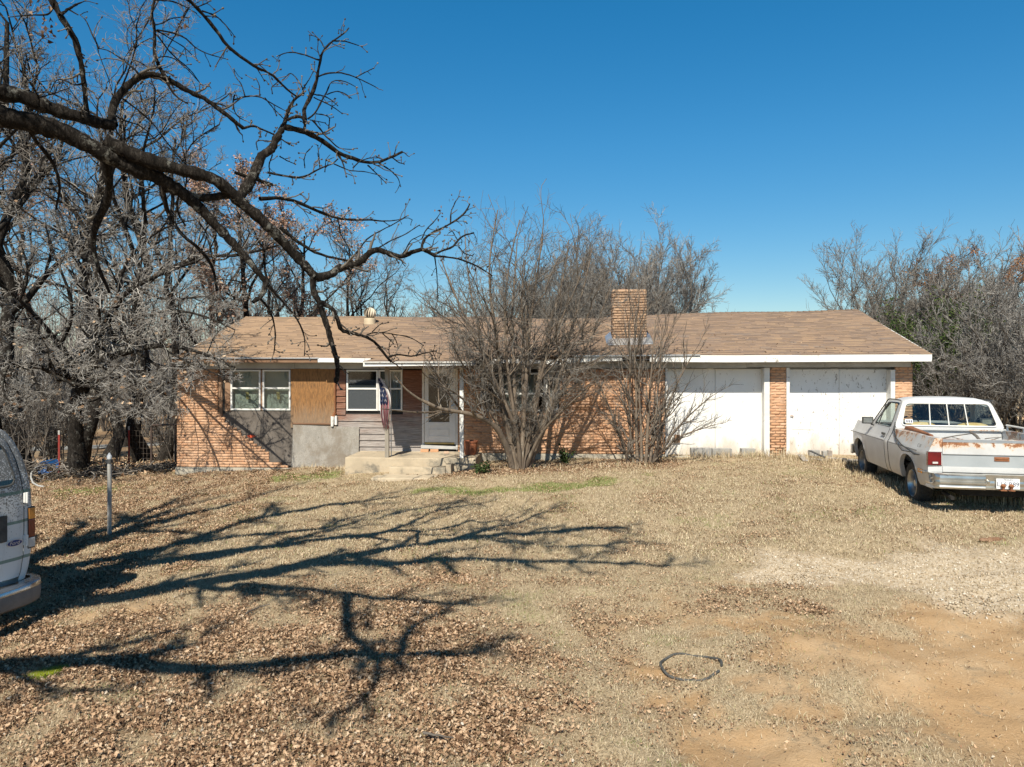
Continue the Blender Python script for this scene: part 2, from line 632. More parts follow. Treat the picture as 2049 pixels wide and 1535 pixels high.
# leaves: large close to the camera, smaller faces further out
parts = []
for n, d0, d1, tm, tf, s0, s1 in ((250000, 3.6, 8.6, LEAF, LEAF_F, .011, .047), (260000, 8.6, 19, LEAF2, LEAF2_F, .022, .055), (26000, 19, 34, LEAF2, LEAF2_F, .10, .17)):
    n = int(n * 1.18)
    x, y = spots_in_view(n, d0, d1, .95, .75)
    L = masks(x, y)[4]
    k = (rng.random(n) < np.minimum(1, L * 1.05)) & not_house(x, y)
    if d0 > 15:
        k = not_house(x, y) & (rng.random(n) < .75)
    x, y = x[k], y[k]
    L = L[k]
    thick = (.55 + .45 * np.clip(L * 1.3, 0, 1)) if d0 < 15 else 1.0
    parts.append(leaf_field(x, y, gz(x, y) + rng.random(len(x)) * .028 * thick + .006, (s0 + (s1 - s0) * rng.random(len(x)) ** 1.5) * thick, tm, tf, .50, .45))
V, Fc = parts[0]
V2, F2 = merge(parts[1:])
o = npmesh('fallen_leaves', np.concatenate([V, V2]), [Fc, F2 + len(V)], m_leaf)
tag(o, 'tan and brown fallen oak leaves littering the lawn', 'leaves', kind='stuff')


def blades(x, y, z, length, width, lean):
    n = len(x)
    yaw = rng.random(n) * 2 * math.pi
    le = np.clip(rng.normal(lean, .35, n), .1, 1.45)
    d = np.stack([np.cos(yaw), np.sin(yaw), np.zeros(n)], -1)
    s = np.stack([-np.sin(yaw), np.cos(yaw), np.zeros(n)], -1)
    up = np.array([0, 0, 1.0])
    b = np.stack([x, y, z], -1)
    m1 = b + (d * np.sin(le * .6)[:, None] + up * np.cos(le * .6)[:, None]) * (length * .55)[:, None]
    t = m1 + (d * np.sin(np.minimum(le * 1.35, 1.7))[:, None] + up * np.cos(np.minimum(le * 1.35, 1.7))[:, None]) * (length * .5)[:, None]
    w = (width * .5)[:, None] * s
    V = np.stack([b - w, b + w, m1 - w * .8, m1 + w * .8, t], 1)
    Fc = (np.arange(n) * 5)[:, None, None] + np.array([(0, 1, 3), (0, 3, 2), (2, 3, 4)])[None]
    return V.reshape(-1, 3), Fc.reshape(-1, 3)


parts, gparts = [], []
for n, d0, d1, l0, l1, w0, w1 in ((260000, 3.6, 9, .015, .058, .0018, .0038), (420000, 9, 19.5, .025, .07, .004, .008), (24000, 19.5, 34, .1, .22, .012, .02)):
    n = int(n * 1.18)
    x, y = spots_in_view(n, d0, d1, .95, .7)
    M = masks(x, y)
    tuft = .5 + .5 * np.clip(fbm(x + 5, y + 3, 1.4, 3) * .7 + .5, 0, 1)
    u = rng.random(n)
    keep = not_house(x, y) & (u < M[5] * tuft)
    isgreen = keep & (rng.random(n) < M[2] * .9 + .012)
    for sel, dst in ((keep & ~isgreen, parts), (isgreen, gparts)):
        a, b = x[sel], y[sel]
        q = len(a)
        dst.append(blades(a, b, gz(a, b), rng.uniform(l0, l1, q) * (1 if dst is parts else .8), rng.uniform(w0, w1, q), 1.2))
# longer straw standing along foundations, round the truck wheels and at the garage
ex = []
for (px0, py0, px1, py1, n, hh) in ((1385, 915, 1540, 915, 900, .24), (1575, 920, 1720, 930, 700, .2), (575, 935, 720, 948, 500, .16), (1700, 945, 1870, 1000, 900, .16), (1880, 1000, 2060, 1010, 700, .2), (1500, 918, 1580, 918, 300, .3), (970, 940, 1320, 935, 400, .16)):
    a, b = ground_at(px0, py0), ground_at(px1, py1)
    t = rng.random(n)
    x = a[0] + (b[0] - a[0]) * t + rng.normal(0, .12, n)
    y = a[1] + (b[1] - a[1]) * t + rng.normal(0, .14, n)
    k = not_house(x, y)
    x, y = x[k], y[k]
    ex.append(blades(x, y, gz(x, y), rng.uniform(.3, 1, len(x)) * hh, rng.uniform(.006, .011, len(x)), .45))
V, Fc = merge(parts + ex)
tag(npmesh('dry_grass', V, Fc, m_straw), 'pale dry winter grass over the lawn', 'grass', kind='stuff')
V, Fc = merge(gparts)
tag(npmesh('green_grass', V, Fc, m_green), 'sparse fresh green grass blades among the dry lawn', 'grass', kind='stuff')

# crumbs of leaf, bark and clods over the bare drive
n = 60000
x, y = spots_in_view(n, 3.6, 11, .85, .8)
M = masks(x, y)
k = (rng.random(n) < M[0] * .5 * np.clip(.35 + .5 * fbm(x, y, .9, 3), .03, 1)) & (x > 0)
x, y = x[k], y[k]
V, Fc = leaf_field(x, y, gz(x, y) + .001 - .012 * M[0][k], .006 + .03 * rng.random(len(x)) ** 3, LEAF2, LEAF2_F, .8, .6)
tag(npmesh('leaf_litter', V, Fc, m_leaf), 'dark crumbs of leaves and bark strewn over the sandy drive', 'litter', kind='stuff')

# gravel of pale limestone
OCT = np.array([(1, 0, 0), (-1, 0, 0), (0, 1, 0), (0, -1, 0), (0, 0, 1), (0, 0, -1)], float)
OCT_F = np.array([(4, 0, 2), (4, 2, 1), (4, 1, 3), (4, 3, 0), (5, 2, 0), (5, 1, 2), (5, 3, 1), (5, 0, 3)])
n = 150000
x, y = spots_in_view(n, 6, 13, .92, .7)
M = masks(x, y)
k = rng.random(n) < np.clip(M[1] * .95 + M[0] * .02 + .0004, 0, 1)
x, y = x[k], y[k]
n = len(x)
ux, uy, uz = rot_frames(n, 1.0)
s = rng.gamma(3, .0029, n).clip(.004, .030)[:, None] * rng.uniform(.5, 1.15, (n, 3))
P = OCT[None] * s[:, None, :]
V = np.stack([x, y, gz(x, y) - .006], -1)[:, None] + P[..., 0:1] * ux[:, None] + P[..., 1:2] * uy[:, None] + P[..., 2:3] * uz[:, None]
Fc = ((np.arange(n) * 6)[:, None, None] + OCT_F[None]).reshape(-1, 3)
m_stone = isl_mat('limestone', [(0, (.26, .20, .13)), (.3, (.41, .325, .225)), (.75, (.52, .435, .325)), (1, (.66, .60, .51))], .9)
tag(npmesh('gravel', V.reshape(-1, 3), Fc, m_stone), 'pale limestone gravel along the drive', 'gravel', kind='stuff')
# ================================================================= HOUSE
TH = .0698
HO = np.array([0, 17.75, 0.0])
cT, sT = math.cos(TH), math.sin(TH)
house = empty('ranch_house', HO, -TH, 'long low tan brick ranch house with patched front wall and two white garage doors', 'house')


def UZ(px, py=HY, v=0.0):
    """photo pixel -> (u, z) on the house plane at depth v behind the front wall"""
    rx = (px - CX) / F
    t = (v + HO[1] * cT) / (rx * sT + cT)
    return t * rx * cT - (t - HO[1]) * sT, EYE + (HY - py) * t / F


def U(px, v=0.0):
    return UZ(px, HY, v)[0]


def Z(px, py, v=0.0):
    return UZ(px, py, v)[1]


def h2w(u, v, z):
    return np.array([u * cT + v * sT, HO[1] - u * sT + v * cT, z])


m_white = weathered('white_paint', (.80, .79, .76), (.74, .73, .70), 2.5, .6, [((.33, .29, .25), 5.5, .62, .66)], bmp=(14, .15, .01))
m_trim = weathered('worn_white_trim', (.78, .77, .74), (.66, .65, .62), 4, .65, [((.26, .21, .17), 9, .62, .68)], bmp=(30, .3, .006), stretch=(.3, 1, 1))
m_grayboard = weathered('faded_gray_paint', (.48, .48, .47), (.38, .38, .37), 2.2, .8, [((.20, .17, .15), 4, .64, .70)], bmp=(18, .2, .006))
m_brownboard = weathered('bare_brown_board', (.20, .11, .065), (.30, .19, .12), 3, .85, [((.55, .52, .48), 3.5, .66, .70)], stretch=(.35, 1, 2), bmp=(30, .4, .006))
m_conc = weathered('old_concrete', (.46, .41, .33), (.36, .33, .27), 2.2, .9, [((.27, .26, .22), 1.7, .52, .68), ((.20, .19, .16), 5, .66, .76)], bmp=(26, .5, .012))
m_conc2 = weathered('porch_concrete', (.52, .43, .31), (.40, .33, .24), 1.8, .9, [((.20, .18, .145), 1.9, .50, .66), ((.12, .105, .085), 5, .60, .70)], bmp=(26, .5, .012))
m_block = weathered('gray_block', (.36, .35, .33), (.28, .27, .26), 9, .95, bmp=(60, .6, .008))
m_osb = weathered('weathered_osb', (.36, .335, .30), (.29, .27, .24), 3, .9, [((.24, .22, .195), 34, .53, .62), ((.43, .40, .36), 30, .56, .66), ((.235, .20, .16), 1.4, .46, .66), ((.17, .155, .14), 16, .62, .68)], stretch=(1.5, 1, 1), bmp=(45, .5, .008))
m_sheath = weathered('gray_sheathing', (.115, .098, .084), (.165, .143, .124), 4, .95, [((.22, .195, .17), 14, .58, .70), ((.07, .06, .052), 11, .60, .68)], bmp=(50, .4, .006))
m_dark = weathered('dark_interior', (.03, .028, .026), (.045, .04, .036), 1.5, .95, bmp=None)
m_iron = weathered('rusty_iron', (.22, .085, .04), (.30, .13, .06), 9, .85, [((.10, .05, .03), 14, .55, .66)], bmp=(40, .4, .006))
m_sheet = weathered('galvanised_sheet', (.60, .60, .60), (.50, .50, .51), 6, .35, [((.35, .33, .30), 8, .6, .7)], metal=.7, bmp=(9, .25, .01))
m_glass = glass('window_glass', (.80, .83, .82), .08, .04)

# plywood with figured grain
m_ply, nt, bs = newmat('plywood_sheet')
v = mapping(nt, coord(nt), (5, 5, .55))
gr = noise(nt, v, 2.2, 5, .6, 2.2)
gr2 = noise(nt, mapping(nt, coord(nt), (40, 40, 2.2)), 3, 6, .7, .6)
c = ramp(nt, gr, [(.3, (.13, .058, .018)), (.46, (.36, .175, .055)), (.6, (.23, .105, .032)), (.75, (.43, .23, .08))])
c = mix(nt, step(nt, gr2, .45, .62), c, (.11, .056, .022))
c = mix(nt, step(nt, math_(nt, 'ADD', nd(nt, 'SeparateXYZ', 2, i_Vector=coord(nt)), math_(nt, 'MULTIPLY', gr, .8)), 2.15, 1.45), c, mix(nt, .5, c, (.24, .205, .16)))
put(nt, bs.inputs['Base Color'], c)
bs.inputs['Roughness'].default_value = .75
bump(nt, bs, gr2, .25, .004)

# lap siding, reddish stain gone grey in places
m_siding, nt, bs = newmat('stained_siding')
v = mapping(nt, coord(nt), (.9, 1, 14))
g1 = noise(nt, v, 3.5, 7, .7, .5)
g2 = noise(nt, mapping(nt, coord(nt), (.6, 1, 2.2)), 1.6, 4, .6)
red = ramp(nt, g1, [(.3, (.085, .035, .022)), (.5, (.20, .085, .05)), (.7, (.33, .19, .125))])
gry = ramp(nt, g1, [(.3, (.12, .10, .09)), (.5, (.29, .255, .235)), (.7, (.42, .39, .36))])
pos = nd(nt, 'SeparateXYZ', 2, i_Vector=coord(nt))
put(nt, bs.inputs['Base Color'], mix(nt, step(nt, math_(nt, 'ADD', pos, math_(nt, 'MULTIPLY', g2, 1.3)), 2.25, 1.55), red, gry))
bs.inputs['Roughness'].default_value = .85
bump(nt, bs, g1, .5, .006)

# brick
m_brick, nt, bs = newmat('tan_brick')
v = coord(nt)
b1 = noise(nt, v, 22, 6, .75)
c = ramp(nt, island(nt), [(0, (.47, .25, .145)), (.3, (.54, .31, .18)), (.6, (.585, .35, .215)), (.85, (.63, .40, .265)), (1, (.48, .255, .145))])
c = mix(nt, step(nt, b1, .55, .72), c, (.62, .42, .26))
c = mix(nt, step(nt, noise(nt, v, .9, 5, .7), .60, .72), c, (.55, .38, .245))
put(nt, bs.inputs['Base Color'], c)
bs.inputs['Roughness'].default_value = .9
bs.inputs['Specular IOR Level'].default_value = .15
bump(nt, bs, b1, .6, .012)
m_mortar = weathered('sandy_mortar', (.43, .255, .155), (.51, .325, .21), 8, .95, bmp=(60, .5, .006))

BH, BW = .067, .212
ga = np.array([0, 0, .18, .5, .82, 1, 1])
gb = np.array([0, 0, .3, .72, 1, 1])


def brick_array(spans, z0, z1, depth=.05, vary=.0045, facing=-1.0, v0=0.0, joint=.011):
    """spans(z) -> (u0,u1) intervals of a course; rough-faced bricks laid in running bond; front face at v0"""
    recs = []
    k = 0
    z = z0
    while z < z1 - .02:
        zt = min(z + BH - joint, z1)
        for a, b in spans(z + .03):
            x = math.floor(a / BW) * BW - (BW / 2 if k % 2 else 0)
            while x < b:
                p, q = max(x, a), min(x + BW - .009, b)
                if q - p > .025:
                    recs.append((p, q, z, zt))
                x += BW
        z += BH
        k += 1
    r = np.array(recs)
    n = len(r)
    A, B = np.meshgrid(ga, gb)
    border = (np.arange(7)[None, :] % 6 == 0) | (np.arange(6)[:, None] % 5 == 0)
    edge = (np.isin(np.arange(7), (1, 5))[None, :] | np.isin(np.arange(6), (1, 4))[:, None]) & ~border
    u = r[:, 0][:, None, None] + (r[:, 1] - r[:, 0])[:, None, None] * A[None]
    zz = r[:, 2][:, None, None] + (r[:, 3] - r[:, 2])[:, None, None] * B[None]
    rough = rng.normal(0, 1, u.shape)
    out = rng.normal(.004, .004, n)[:, None, None] + vary * rough
    zz = zz + np.where(border | edge, .003, .0) * rng.normal(0, 1, u.shape)
    vv = np.where(border, depth, np.where(edge, .006 - out * .8, -.004 - out))
    V = np.stack([u, v0 - facing * 0 + vv, zz], -1).reshape(-1, 3)
    i = np.arange(42).reshape(6, 7)
    q = np.stack([i[:-1, :-1], i[:-1, 1:], i[1:, 1:], i[1:, :-1]], -1).reshape(-1, 4)
    Q = (np.arange(n) * 42)[:, None, None] + q[None]
    return V, Q.reshape(-1, 4)


def brick_part(name, spans, z0, z1, back, md=.001, joint=.009, vary=.004):
    """bricks plus a mortar bed (list of u0,u1,z0,z1 boxes) as one part"""
    V, Q = brick_array(spans, z0, z1, vary=vary, joint=joint)
    mb = MB()
    for p in back:
        mb.prism([(p[0], md, p[2]), (p[1], md, p[2]), (p[1], md, p[3]), (p[0], md, p[3])], (0, 0, 0), (0, .04, 0))
    bv = np.array(mb.v)
    bf = np.array(mb.f) + len(V)
    return npmesh(name, np.concatenate([V, bv]), [Q, bf], [m_brick, m_mortar], house, mi=[0] * len(Q) + [1] * len(bf))


# key heights and stations
zF = 2.5 + (HY - 905) * 17.7 / F          # slab level
zTopL, zTopC = Z(400, 738), Z(1200, 737)
uL, uR = U(354), U(1826)
zBL = Z(450, 935)
uA = U(435)
# left brick, broken away in steps beside the patched wall
stair = [(U(436), Z(436, 829)), (U(470), Z(470, 858)), (U(505), Z(505, 884)), (U(536), Z(536, 906)), (U(537), Z(537, 925)), (U(576), Z(576, 930))]


def left_span(z):
    if z > stair[0][1]:
        return [(uL, uA)]
    for (ua, za), (ub, zb) in zip(stair[:-1], stair[1:]):
        if zb <= z <= za:
            u = ua + (ub - ua) * (za - z) / max(za - zb, 1e-6)
            return [(uL, round(u / (BW / 2)) * BW / 2 + (random.random() - .5) * .03)]
    return [(uL, U(576))]


bk = []
z = zBL
while z < zTopL:
    zt = min(z + BH, zTopL)
    bk.append((uL + .01, left_span(z + .03)[0][1] - .06, z, zt - .0005))
    z += BH
brick_part('brick_wall', left_span, zBL, zTopL, bk, -.0035, .006, .003)
zBC = Z(1150, 908)
uD = U(917)
wc = (U(962), U(1118), Z(1040, 824), Z(1040, 745))


def mid_span(z):
    if z > wc[2]:
        return [(uD, wc[0] - .01), (wc[1] + .01, U(1331))]
    return [(uD, U(1331))]


zTopC2 = Z(1150, 738)
brick_part('brick_wall', mid_span, zBC, zTopC2, [(uD + .01, U(1330), zBC, wc[2]), (uD + .01, wc[0] - .02, wc[2], zTopC2), (wc[1] + .02, U(1330), wc[2], zTopC2)])
zBR = Z(1556, 913)
brick_part('brick_column', lambda z: [(U(1540.5), U(1573))], zBR, Z(1556, 735), [(U(1541.5), U(1572), zBR, Z(1556, 735))])
brick_part('brick_column', lambda z: [(U(1791.5), uR)], Z(1800, 915), Z(1800, 728), [(U(1792.5), uR - .01, Z(1800, 915), Z(1800, 728))])

# foundations
f = MB()
f.box(uL - .03, U(590), -.035, .5, -.75, zBL - .004)
f.box(U(590), U(722), .05, .5, -.75, zF - .1)
f.box(uD, U(1331), -.03, .5, -.4, zBC - .004)
f.box(U(1331), uR, -.02, .6, -.3, Z(1556, 915))
f.box(U(720), uD, -.02, .5, -.4, zF + .0)
f.build('foundation', m_conc, house, bevel=.012)

# shell behind the facing: back, gable ends, floor, dividing walls
depthV = 7.4
s = MB()
s.box(uL, uR, depthV - .15, depthV, -.7, 2.7)
s.build('back_wall', m_mortar, house)
zeL, zeR = 2.755, 2.80
for u0, u1 in ((uL, uL + .12), (uR - .12, uR)):
    g = MB()
    g.prism([(u0, .055, -.7), (u0, depthV - .16, -.7), (u0, depthV - .16, 2.66), (u0, 3.75, 3.82), (u0, .055, 2.62)], (0, 0, 0), (u1 - u0, 0, 0))
    g.build('gable_wall', m_mortar, house)
g = MB()
g.box(uL + .13, uR - .13, .55, depthV - .17, zF - .3, zF)
g.box(uL + .13, uR - .13, 3.2, 3.3, zF + .01, 2.62)
g.box(U(1331) - .12, U(1331) - .01, .56, 3.19, zF + .01, 2.6)
g.box(uL + .13, uR - .13, .35, depthV - .17, 2.64, 2.68)
g.build('interior_shell', m_dark, house)

# backing boards of the front wall round the openings
opn = [(U(447), U(582), Z(520, 822), Z(520, 740)), (U(692), U(805), Z(750, 823), Z(750, 740)), (U(845), U(914), zF + .02, Z(880, 738)), (wc[0], wc[1], wc[2], wc[3])]
bw = MB()
ucur = uL + .06
zb, zt = zF - .3, 2.62
for a, b, c0, c1 in opn:
    bw.box(ucur, a, .06, .14, zb, zt)
    bw.box(a, b, .06, .14, zb, c0)
    bw.box(a, b, .06, .14, c1, zt)
    ucur = b
bw.box(ucur, U(1331), .06, .14, zb, zt)
bw.build('wall_backing', m_dark, house)

# ---- patched section: sheathing, plywood, osb, siding
b = MB()
b.cur = 0
b.prism([(U(447), .045, Z(520, 823)), (U(584), .045, Z(520, 823)), (U(584), .045, Z(580, 932)), (U(440), .045, Z(450, 932)), (U(436), .045, Z(436, 823))], (0, 0, 0), (0, .014, 0))
b.box(U(537), U(584), .03, .044, Z(560, 925), Z(560, 895))
b.cur = 1   # sprayed orange mark
b.prism([(U(493), .041, Z(493, 872)), (U(501), .041, Z(501, 870)), (U(511), .041, Z(511, 873)), (U(500), .041, Z(500, 877)), (U(495), .041, Z(495, 875))], (0, 0, 0), (0, .003, 0))
m_orange = weathered('orange_spray', (.72, .09, .03), (.62, .12, .06), 20, .8, bmp=None)
b.build('sheathing_panel', [m_sheath, m_orange], house)
b = MB()
b.hexa([(U(581.5), .0, Z(600, 856)), (U(673), .0, Z(660, 856)), (U(673), .028, Z(660, 856)), (U(581.5), .028, Z(600, 856)), (U(582), .0, Z(600, 738)), (U(671), .0, Z(660, 738)), (U(671), .028, Z(660, 738)), (U(582), .028, Z(600, 738))])
b.build('plywood_panel', m_ply, house, bevel=.003)
b = MB()
b.hexa([(U(584), -.05, Z(600, 944)), (U(719), -.05, Z(700, 942)), (U(719), -.032, Z(700, 942)), (U(584), -.032, Z(600, 944)), (U(587), -.03, Z(600, 850)), (U(719), -.03, Z(700, 855)), (U(719), -.012, Z(700, 855)), (U(587), -.012, Z(600, 850))])
b.build('particle_board_panel', m_osb, house, bevel=.003)
b = MB()
b.box(U(586), U(672), -.034, -.008, Z(600, 849), Z(600, 846))
b.build('ledger_strip', m_brownboard, house)
sd = MB()
zlo, zhi = zF - .05, Z(700, 741)
ph = .158
k = 0
z = zlo
while z < zhi:
    zt = min(z + ph, zhi)
    for a, c in ([(U(674), U(845))] if zt < Z(750, 824) else [(U(673), U(691))] + ([(U(806), U(845))] if z > Z(750, 824) - .16 else [])):
        if z < Z(750, 824) < zt and c > U(700) and a < U(700):
            zt = Z(750, 824)
        dv = .004 * math.sin(k * 5.1)
        sd.hexa([(a, .005 + dv, z), (c, .003 + dv, z), (c, .055, z), (a, .055, z), (a, .035, zt + .012), (c, .033, zt + .012), (c, .056, zt + .012), (a, .056, zt + .012)])
        k += 1
    z += ph
sd.build('lap_siding', m_siding, house)
# broken brick edge, dark jamb strip and stud left of the windows
j = MB()
j.box(U(436.5), U(444), .02, .055, Z(440, 832), Z(440, 738))
j.cur = 1
j.box(U(444.2), U(448.5), .035, .055, Z(440, 828), Z(440, 738))
j.cur = 0
j.box(U(449), U(461), .03, .06, Z(450, 823), Z(450, 739))
j.build('window_jamb', [m_brownboard, m_dark], house)
c = MB()
c.tube([(U(671), -.03, Z(671, 740)), (U(671), -.03, Z(671, 826))], .018)
c.tube([(U(671), -.03, Z(671, 826)), (U(668), -.035, Z(668, 834))], .045)
c.build('electric_conduit', m_iron, house, True)
c = MB()
c.tube([(U(667), -.05, Z(667, 833)), (U(666), -.05, Z(666, 853))], [.05, .035])
c.tube([(U(673), -.03, Z(673, 832)), (U(673), -.03, Z(673, 850))], .035)
c.build('meter_stub', m_trim, house, True)

# ---- windows
m_blind = weathered('pale_board', (.46, .50, .44), (.38, .43, .38), 2, .9, bmp=None)
m_note = weathered('yellow_sticker', (.40, .34, .15), (.33, .28, .11), 5, .8, bmp=None)
m_curtain = weathered('grey_curtain', (.42, .43, .43), (.30, .31, .31), 3, .9, stretch=(6, 1, .4), bmp=None)
m_screen = weathered('insect_screen', (.045, .052, .06), (.07, .078, .085), 60, .7, bmp=None)


def window(px0, px1, pyt, pyb, pyr, v=.03, back=None, screen=False, note=False, shade=0.0):
    u0, u1 = U(px0, v), U(px1, v)
    pm = (px0 + px1) / 2
    z0, z1, zr = Z(pm, pyb, v), Z(pm, pyt, v), Z(pm, pyr, v)
    w = .042
    f = MB()
    f.box(u0, u0 + w, v, v + .07, z0, z1)
    f.box(u1 - w, u1, v, v + .07, z0, z1)
    f.box(u0 + w, u1 - w, v + .002, v + .07, z0, z0 + w)
    f.box(u0 + w, u1 - w, v + .002, v + .07, z1 - w, z1)
    f.box(u0 + w, u1 - w, v + .006, v + .06, zr - .02, zr + .022)
    fo = f.build('window', m_trim, house, bevel=.004)
    p = MB()
    p.box(u0 + w, u1 - w, v + .030, v + .034, z0 + w, zr - .02)
    p.box(u0 + w, u1 - w, v + .040, v + .044, zr + .022, z1 - w)
    p.build('pane', m_glass, fo)
    if screen:
        q = MB()
        q.box(u0 + w, u1 - w, v + .022, v + .0235, z0 + w, zr - .02)
        q.box(u0 + w, u1 - w, v + .050, v + .0515, zr + .022, zr + (z1 - zr) * .45)
        q.build('screen', m_screen, fo)
    if back:
        q = MB()
        if back == 'board':
            q.box(u0 - .02, u1 + .02, v + .13, v + .14, z0 - .05, zr + .05)
            q.box(u0 - .02, u1 + .02, v + .16, v + .17, zr + .04, z1 + .02)
            q.box(u0 - .02, u1 + .02, v + .125, v + .129, z0 + .18, z0 + .36)
            q.build('board', m_blind, fo)
        else:
            n = 40
            us = np.linspace(u0, u1 - (u1 - u0) * shade, n)
            G = np.array([[(uu, v + .15 + .018 * math.sin(i * 1.25), zz) for zz in (z0, z1 + .05)] for i, uu in enumerate(us)])
            q.grid(G)
            q.build('curtain', m_curtain, fo, True)
    if note:
        q = MB()
        um = u0 + (u1 - u0) * .54
        q.prism([(um - .045, v + .036, zr - .10), (um + .035, v + .036, zr - .09), (um + .05, v + .036, zr - .28), (um - .02, v + .036, zr - .29)], (0, 0, 0), (0, .003, 0))
        q.build('sticker', m_note, fo)
    return fo


window(461, 521, 740, 821, 777, .02, 'board', note=True)
window(525, 581, 740, 821, 777, .02, 'board', note=True)
m = MB()
m.box(U(521.2), U(524.8), .025, .07, Z(520, 821), Z(520, 740))
m.build('window_mullion', m_brownboard, house)
window(693, 756, 740, 822, 778, .005, None, screen=True)
window(757, 805, 740, 822, 778, .005, 'curtain', shade=.0)
window(963, 1004, 746, 823, 788, .02)
window(1005, 1091, 746, 823, 788, .02, 'curtain', shade=.25)
window(1092, 1117, 757, 823, 790, .02, 'curtain')
h = MB()
h.box(U(1088), U(1118), .0, .03, Z(1100, 757), Z(1100, 740))
h.build('window_header', m_grayboard, house)

# ---- front door
zd0, zd1 = Z(880, 889), Z(880, 738)
ud0, ud1 = U(849), U(911.5)
d = MB()
up0, up1, zp0, zp1 = U(857), U(899), Z(880, 845), Z(880, 748)
d.box(ud0, up0, .02, .065, zd0, zd1)
d.box(up1, ud1, .02, .065, zd0, zd1)
d.box(up0, up1, .021, .064, zd0, zp0)
d.box(up0, up1, .021, .064, zp1, zd1)
for a, b_, c0, c1 in ((up0 + .01, up1 - .01, zp0 - .19, zp0 - .175), (up0 + .01, up1 - .01, zp0 - .36, zp0 - .345)):
    d.box(a, b_, .012, .021, c0, c1)
d.box(up0 + .01, up0 + .025, .0125, .021, zp0 - .345, zp0 - .19)
d.box(up1 - .025, up1 - .01, .0125, .021, zp0 - .345, zp0 - .19)
m_door = weathered('door_white', (.74, .74, .73), (.66, .66, .65), 3, .5, [((.40, .37, .32), 6, .70, .76)], bmp=None)
do = d.build('door', m_door, house, bevel=.003)
d = MB()
d.box(up0, up1, .04, .046, zp0, zp1)
d.build('pane', m_glass, do)
d = MB()
d.box(ud0 + .01, ud1 - .03, .006, .02, zd0 - .0, zd0 + .045)
d.build('kick_plate', weathered('brass_strip', (.50, .38, .14), (.36, .27, .12), 8, .5, metal=.4, bmp=None), do)
d = MB()
d.lathe([(.0, 0), (.02, .0), (.018, .03), (.03, .035), (.03, .06), (0, .068)], (0, -1, 0), (ud1 - .07, .02, zd0 + .95))
d.build('handle', m_sheet, do, True)
d = MB()
d.box(U(844.5), ud0 - .008, .0, .06, zF + .03, zd1 + .05)
d.box(ud1 + .008, U(916), .0, .06, zF + .03, zd1 + .05)
d.box(ud0 - .008, ud1 + .008, .001, .06, zd1 + .008, zd1 + .05)
d.build('door_frame', m_trim, house, bevel=.004)
d = MB()
d.hexa([(U(843), -.05, zF + .075), (U(916), -.05, zF + .06), (U(916), .05, zF + .06), (U(843), .05, zF + .075), (U(843), -.05, zF + .16), (U(916), -.05, zF + .125), (U(916), .05, zF + .13), (U(843), .05, zF + .165)])
d.build('threshold', m_grayboard, house)

# ---- garage doors, jambs, header
m_gdoor = weathered('peeling_white_paint', (.84, .83, .80), (.78, .77, .74), 1.6, .55, [((.46, .42, .37), 9, .62, .645), ((.58, .49, .38), 2.2, .62, .76)], stretch=(1.4, 1, .8), bmp=(10, .25, .01))
m_gdoor2 = weathered('peeling_white_paint_b', (.82, .81, .79), (.77, .76, .74), 1.6, .55, [((.34, .31, .28), 8, .595, .62), ((.38, .33, .29), 16, .615, .645), ((.60, .53, .44), 2.2, .62, .76)], stretch=(1.4, 1, .7), bmp=(10, .3, .01))
for mm in (m_gdoor, m_gdoor2):
    t_ = mm.node_tree
    b_ = [n for n in t_.nodes if n.type == 'BSDF_PRINCIPLED'][0]
    old = b_.inputs['Base Color'].links[0].from_socket
    co_ = coord(t_)
    zz_ = nd(t_, 'SeparateXYZ', 2, i_Vector=co_)
    n1_ = noise(t_, mapping(t_, co_, (2.2, 1, .8)), 1.6, 7, .7)
    spl = step(t_, math_(t_, 'ADD', zz_, math_(t_, 'MULTIPLY', n1_, -1.5)), .22, -.42)
    put(t_, b_.inputs['Base Color'], mix(t_, math_(t_, 'MULTIPLY', spl, .7), old, mix(t_, n1_, (.62, .53, .42), (.40, .32, .24))))
m_wear = weathered('rotted_door_bottom', (.40, .31, .23), (.58, .51, .43), 5, .9, [((.22, .14, .09), 6, .58, .66)], bmp=(30, .5, .01))


def garage(px0, px1, seam, pyt, pyb, mat_, v=.24, cut=None):
    d = MB()
    pm = (px0 + px1) / 2
    z0, z1 = Z(pm, pyb, v), Z(pm, pyt, v)
    a, s_, b = U(px0, v), U(seam, v), U(px1, v)
    d.box(a, s_ - .004, v, v + .05, z0 + .03, z1)
    d.box(s_ + .004, b, v - .004, v + .05, z0 + .03, z1)
    if cut:
        x0, x1, y0, y1 = U(cut[0], v), U(cut[1], v), Z(pm, cut[3], v), Z(pm, cut[2], v)
        d.box(x0, x1, v - .009, v - .005, y0, y0 + .007)
        d.box(x1 - .007, x1, v - .009, v - .005, y0 + .007, y1)
    o = d.build('garage_door', mat_, house, bevel=.004)
    d = MB()
    d.box(a + .02, b - .02, v + .002, v + .045, z0 - .05, z0 + .028)
    d.build('bottom_rail', m_wear, o)
    d = MB()
    d.box(s_ - .2, s_ - .04, v - .012, v - .001, z1 - .02, z1 + .012)
    d.build('bracket', m_trim, o)
    return o


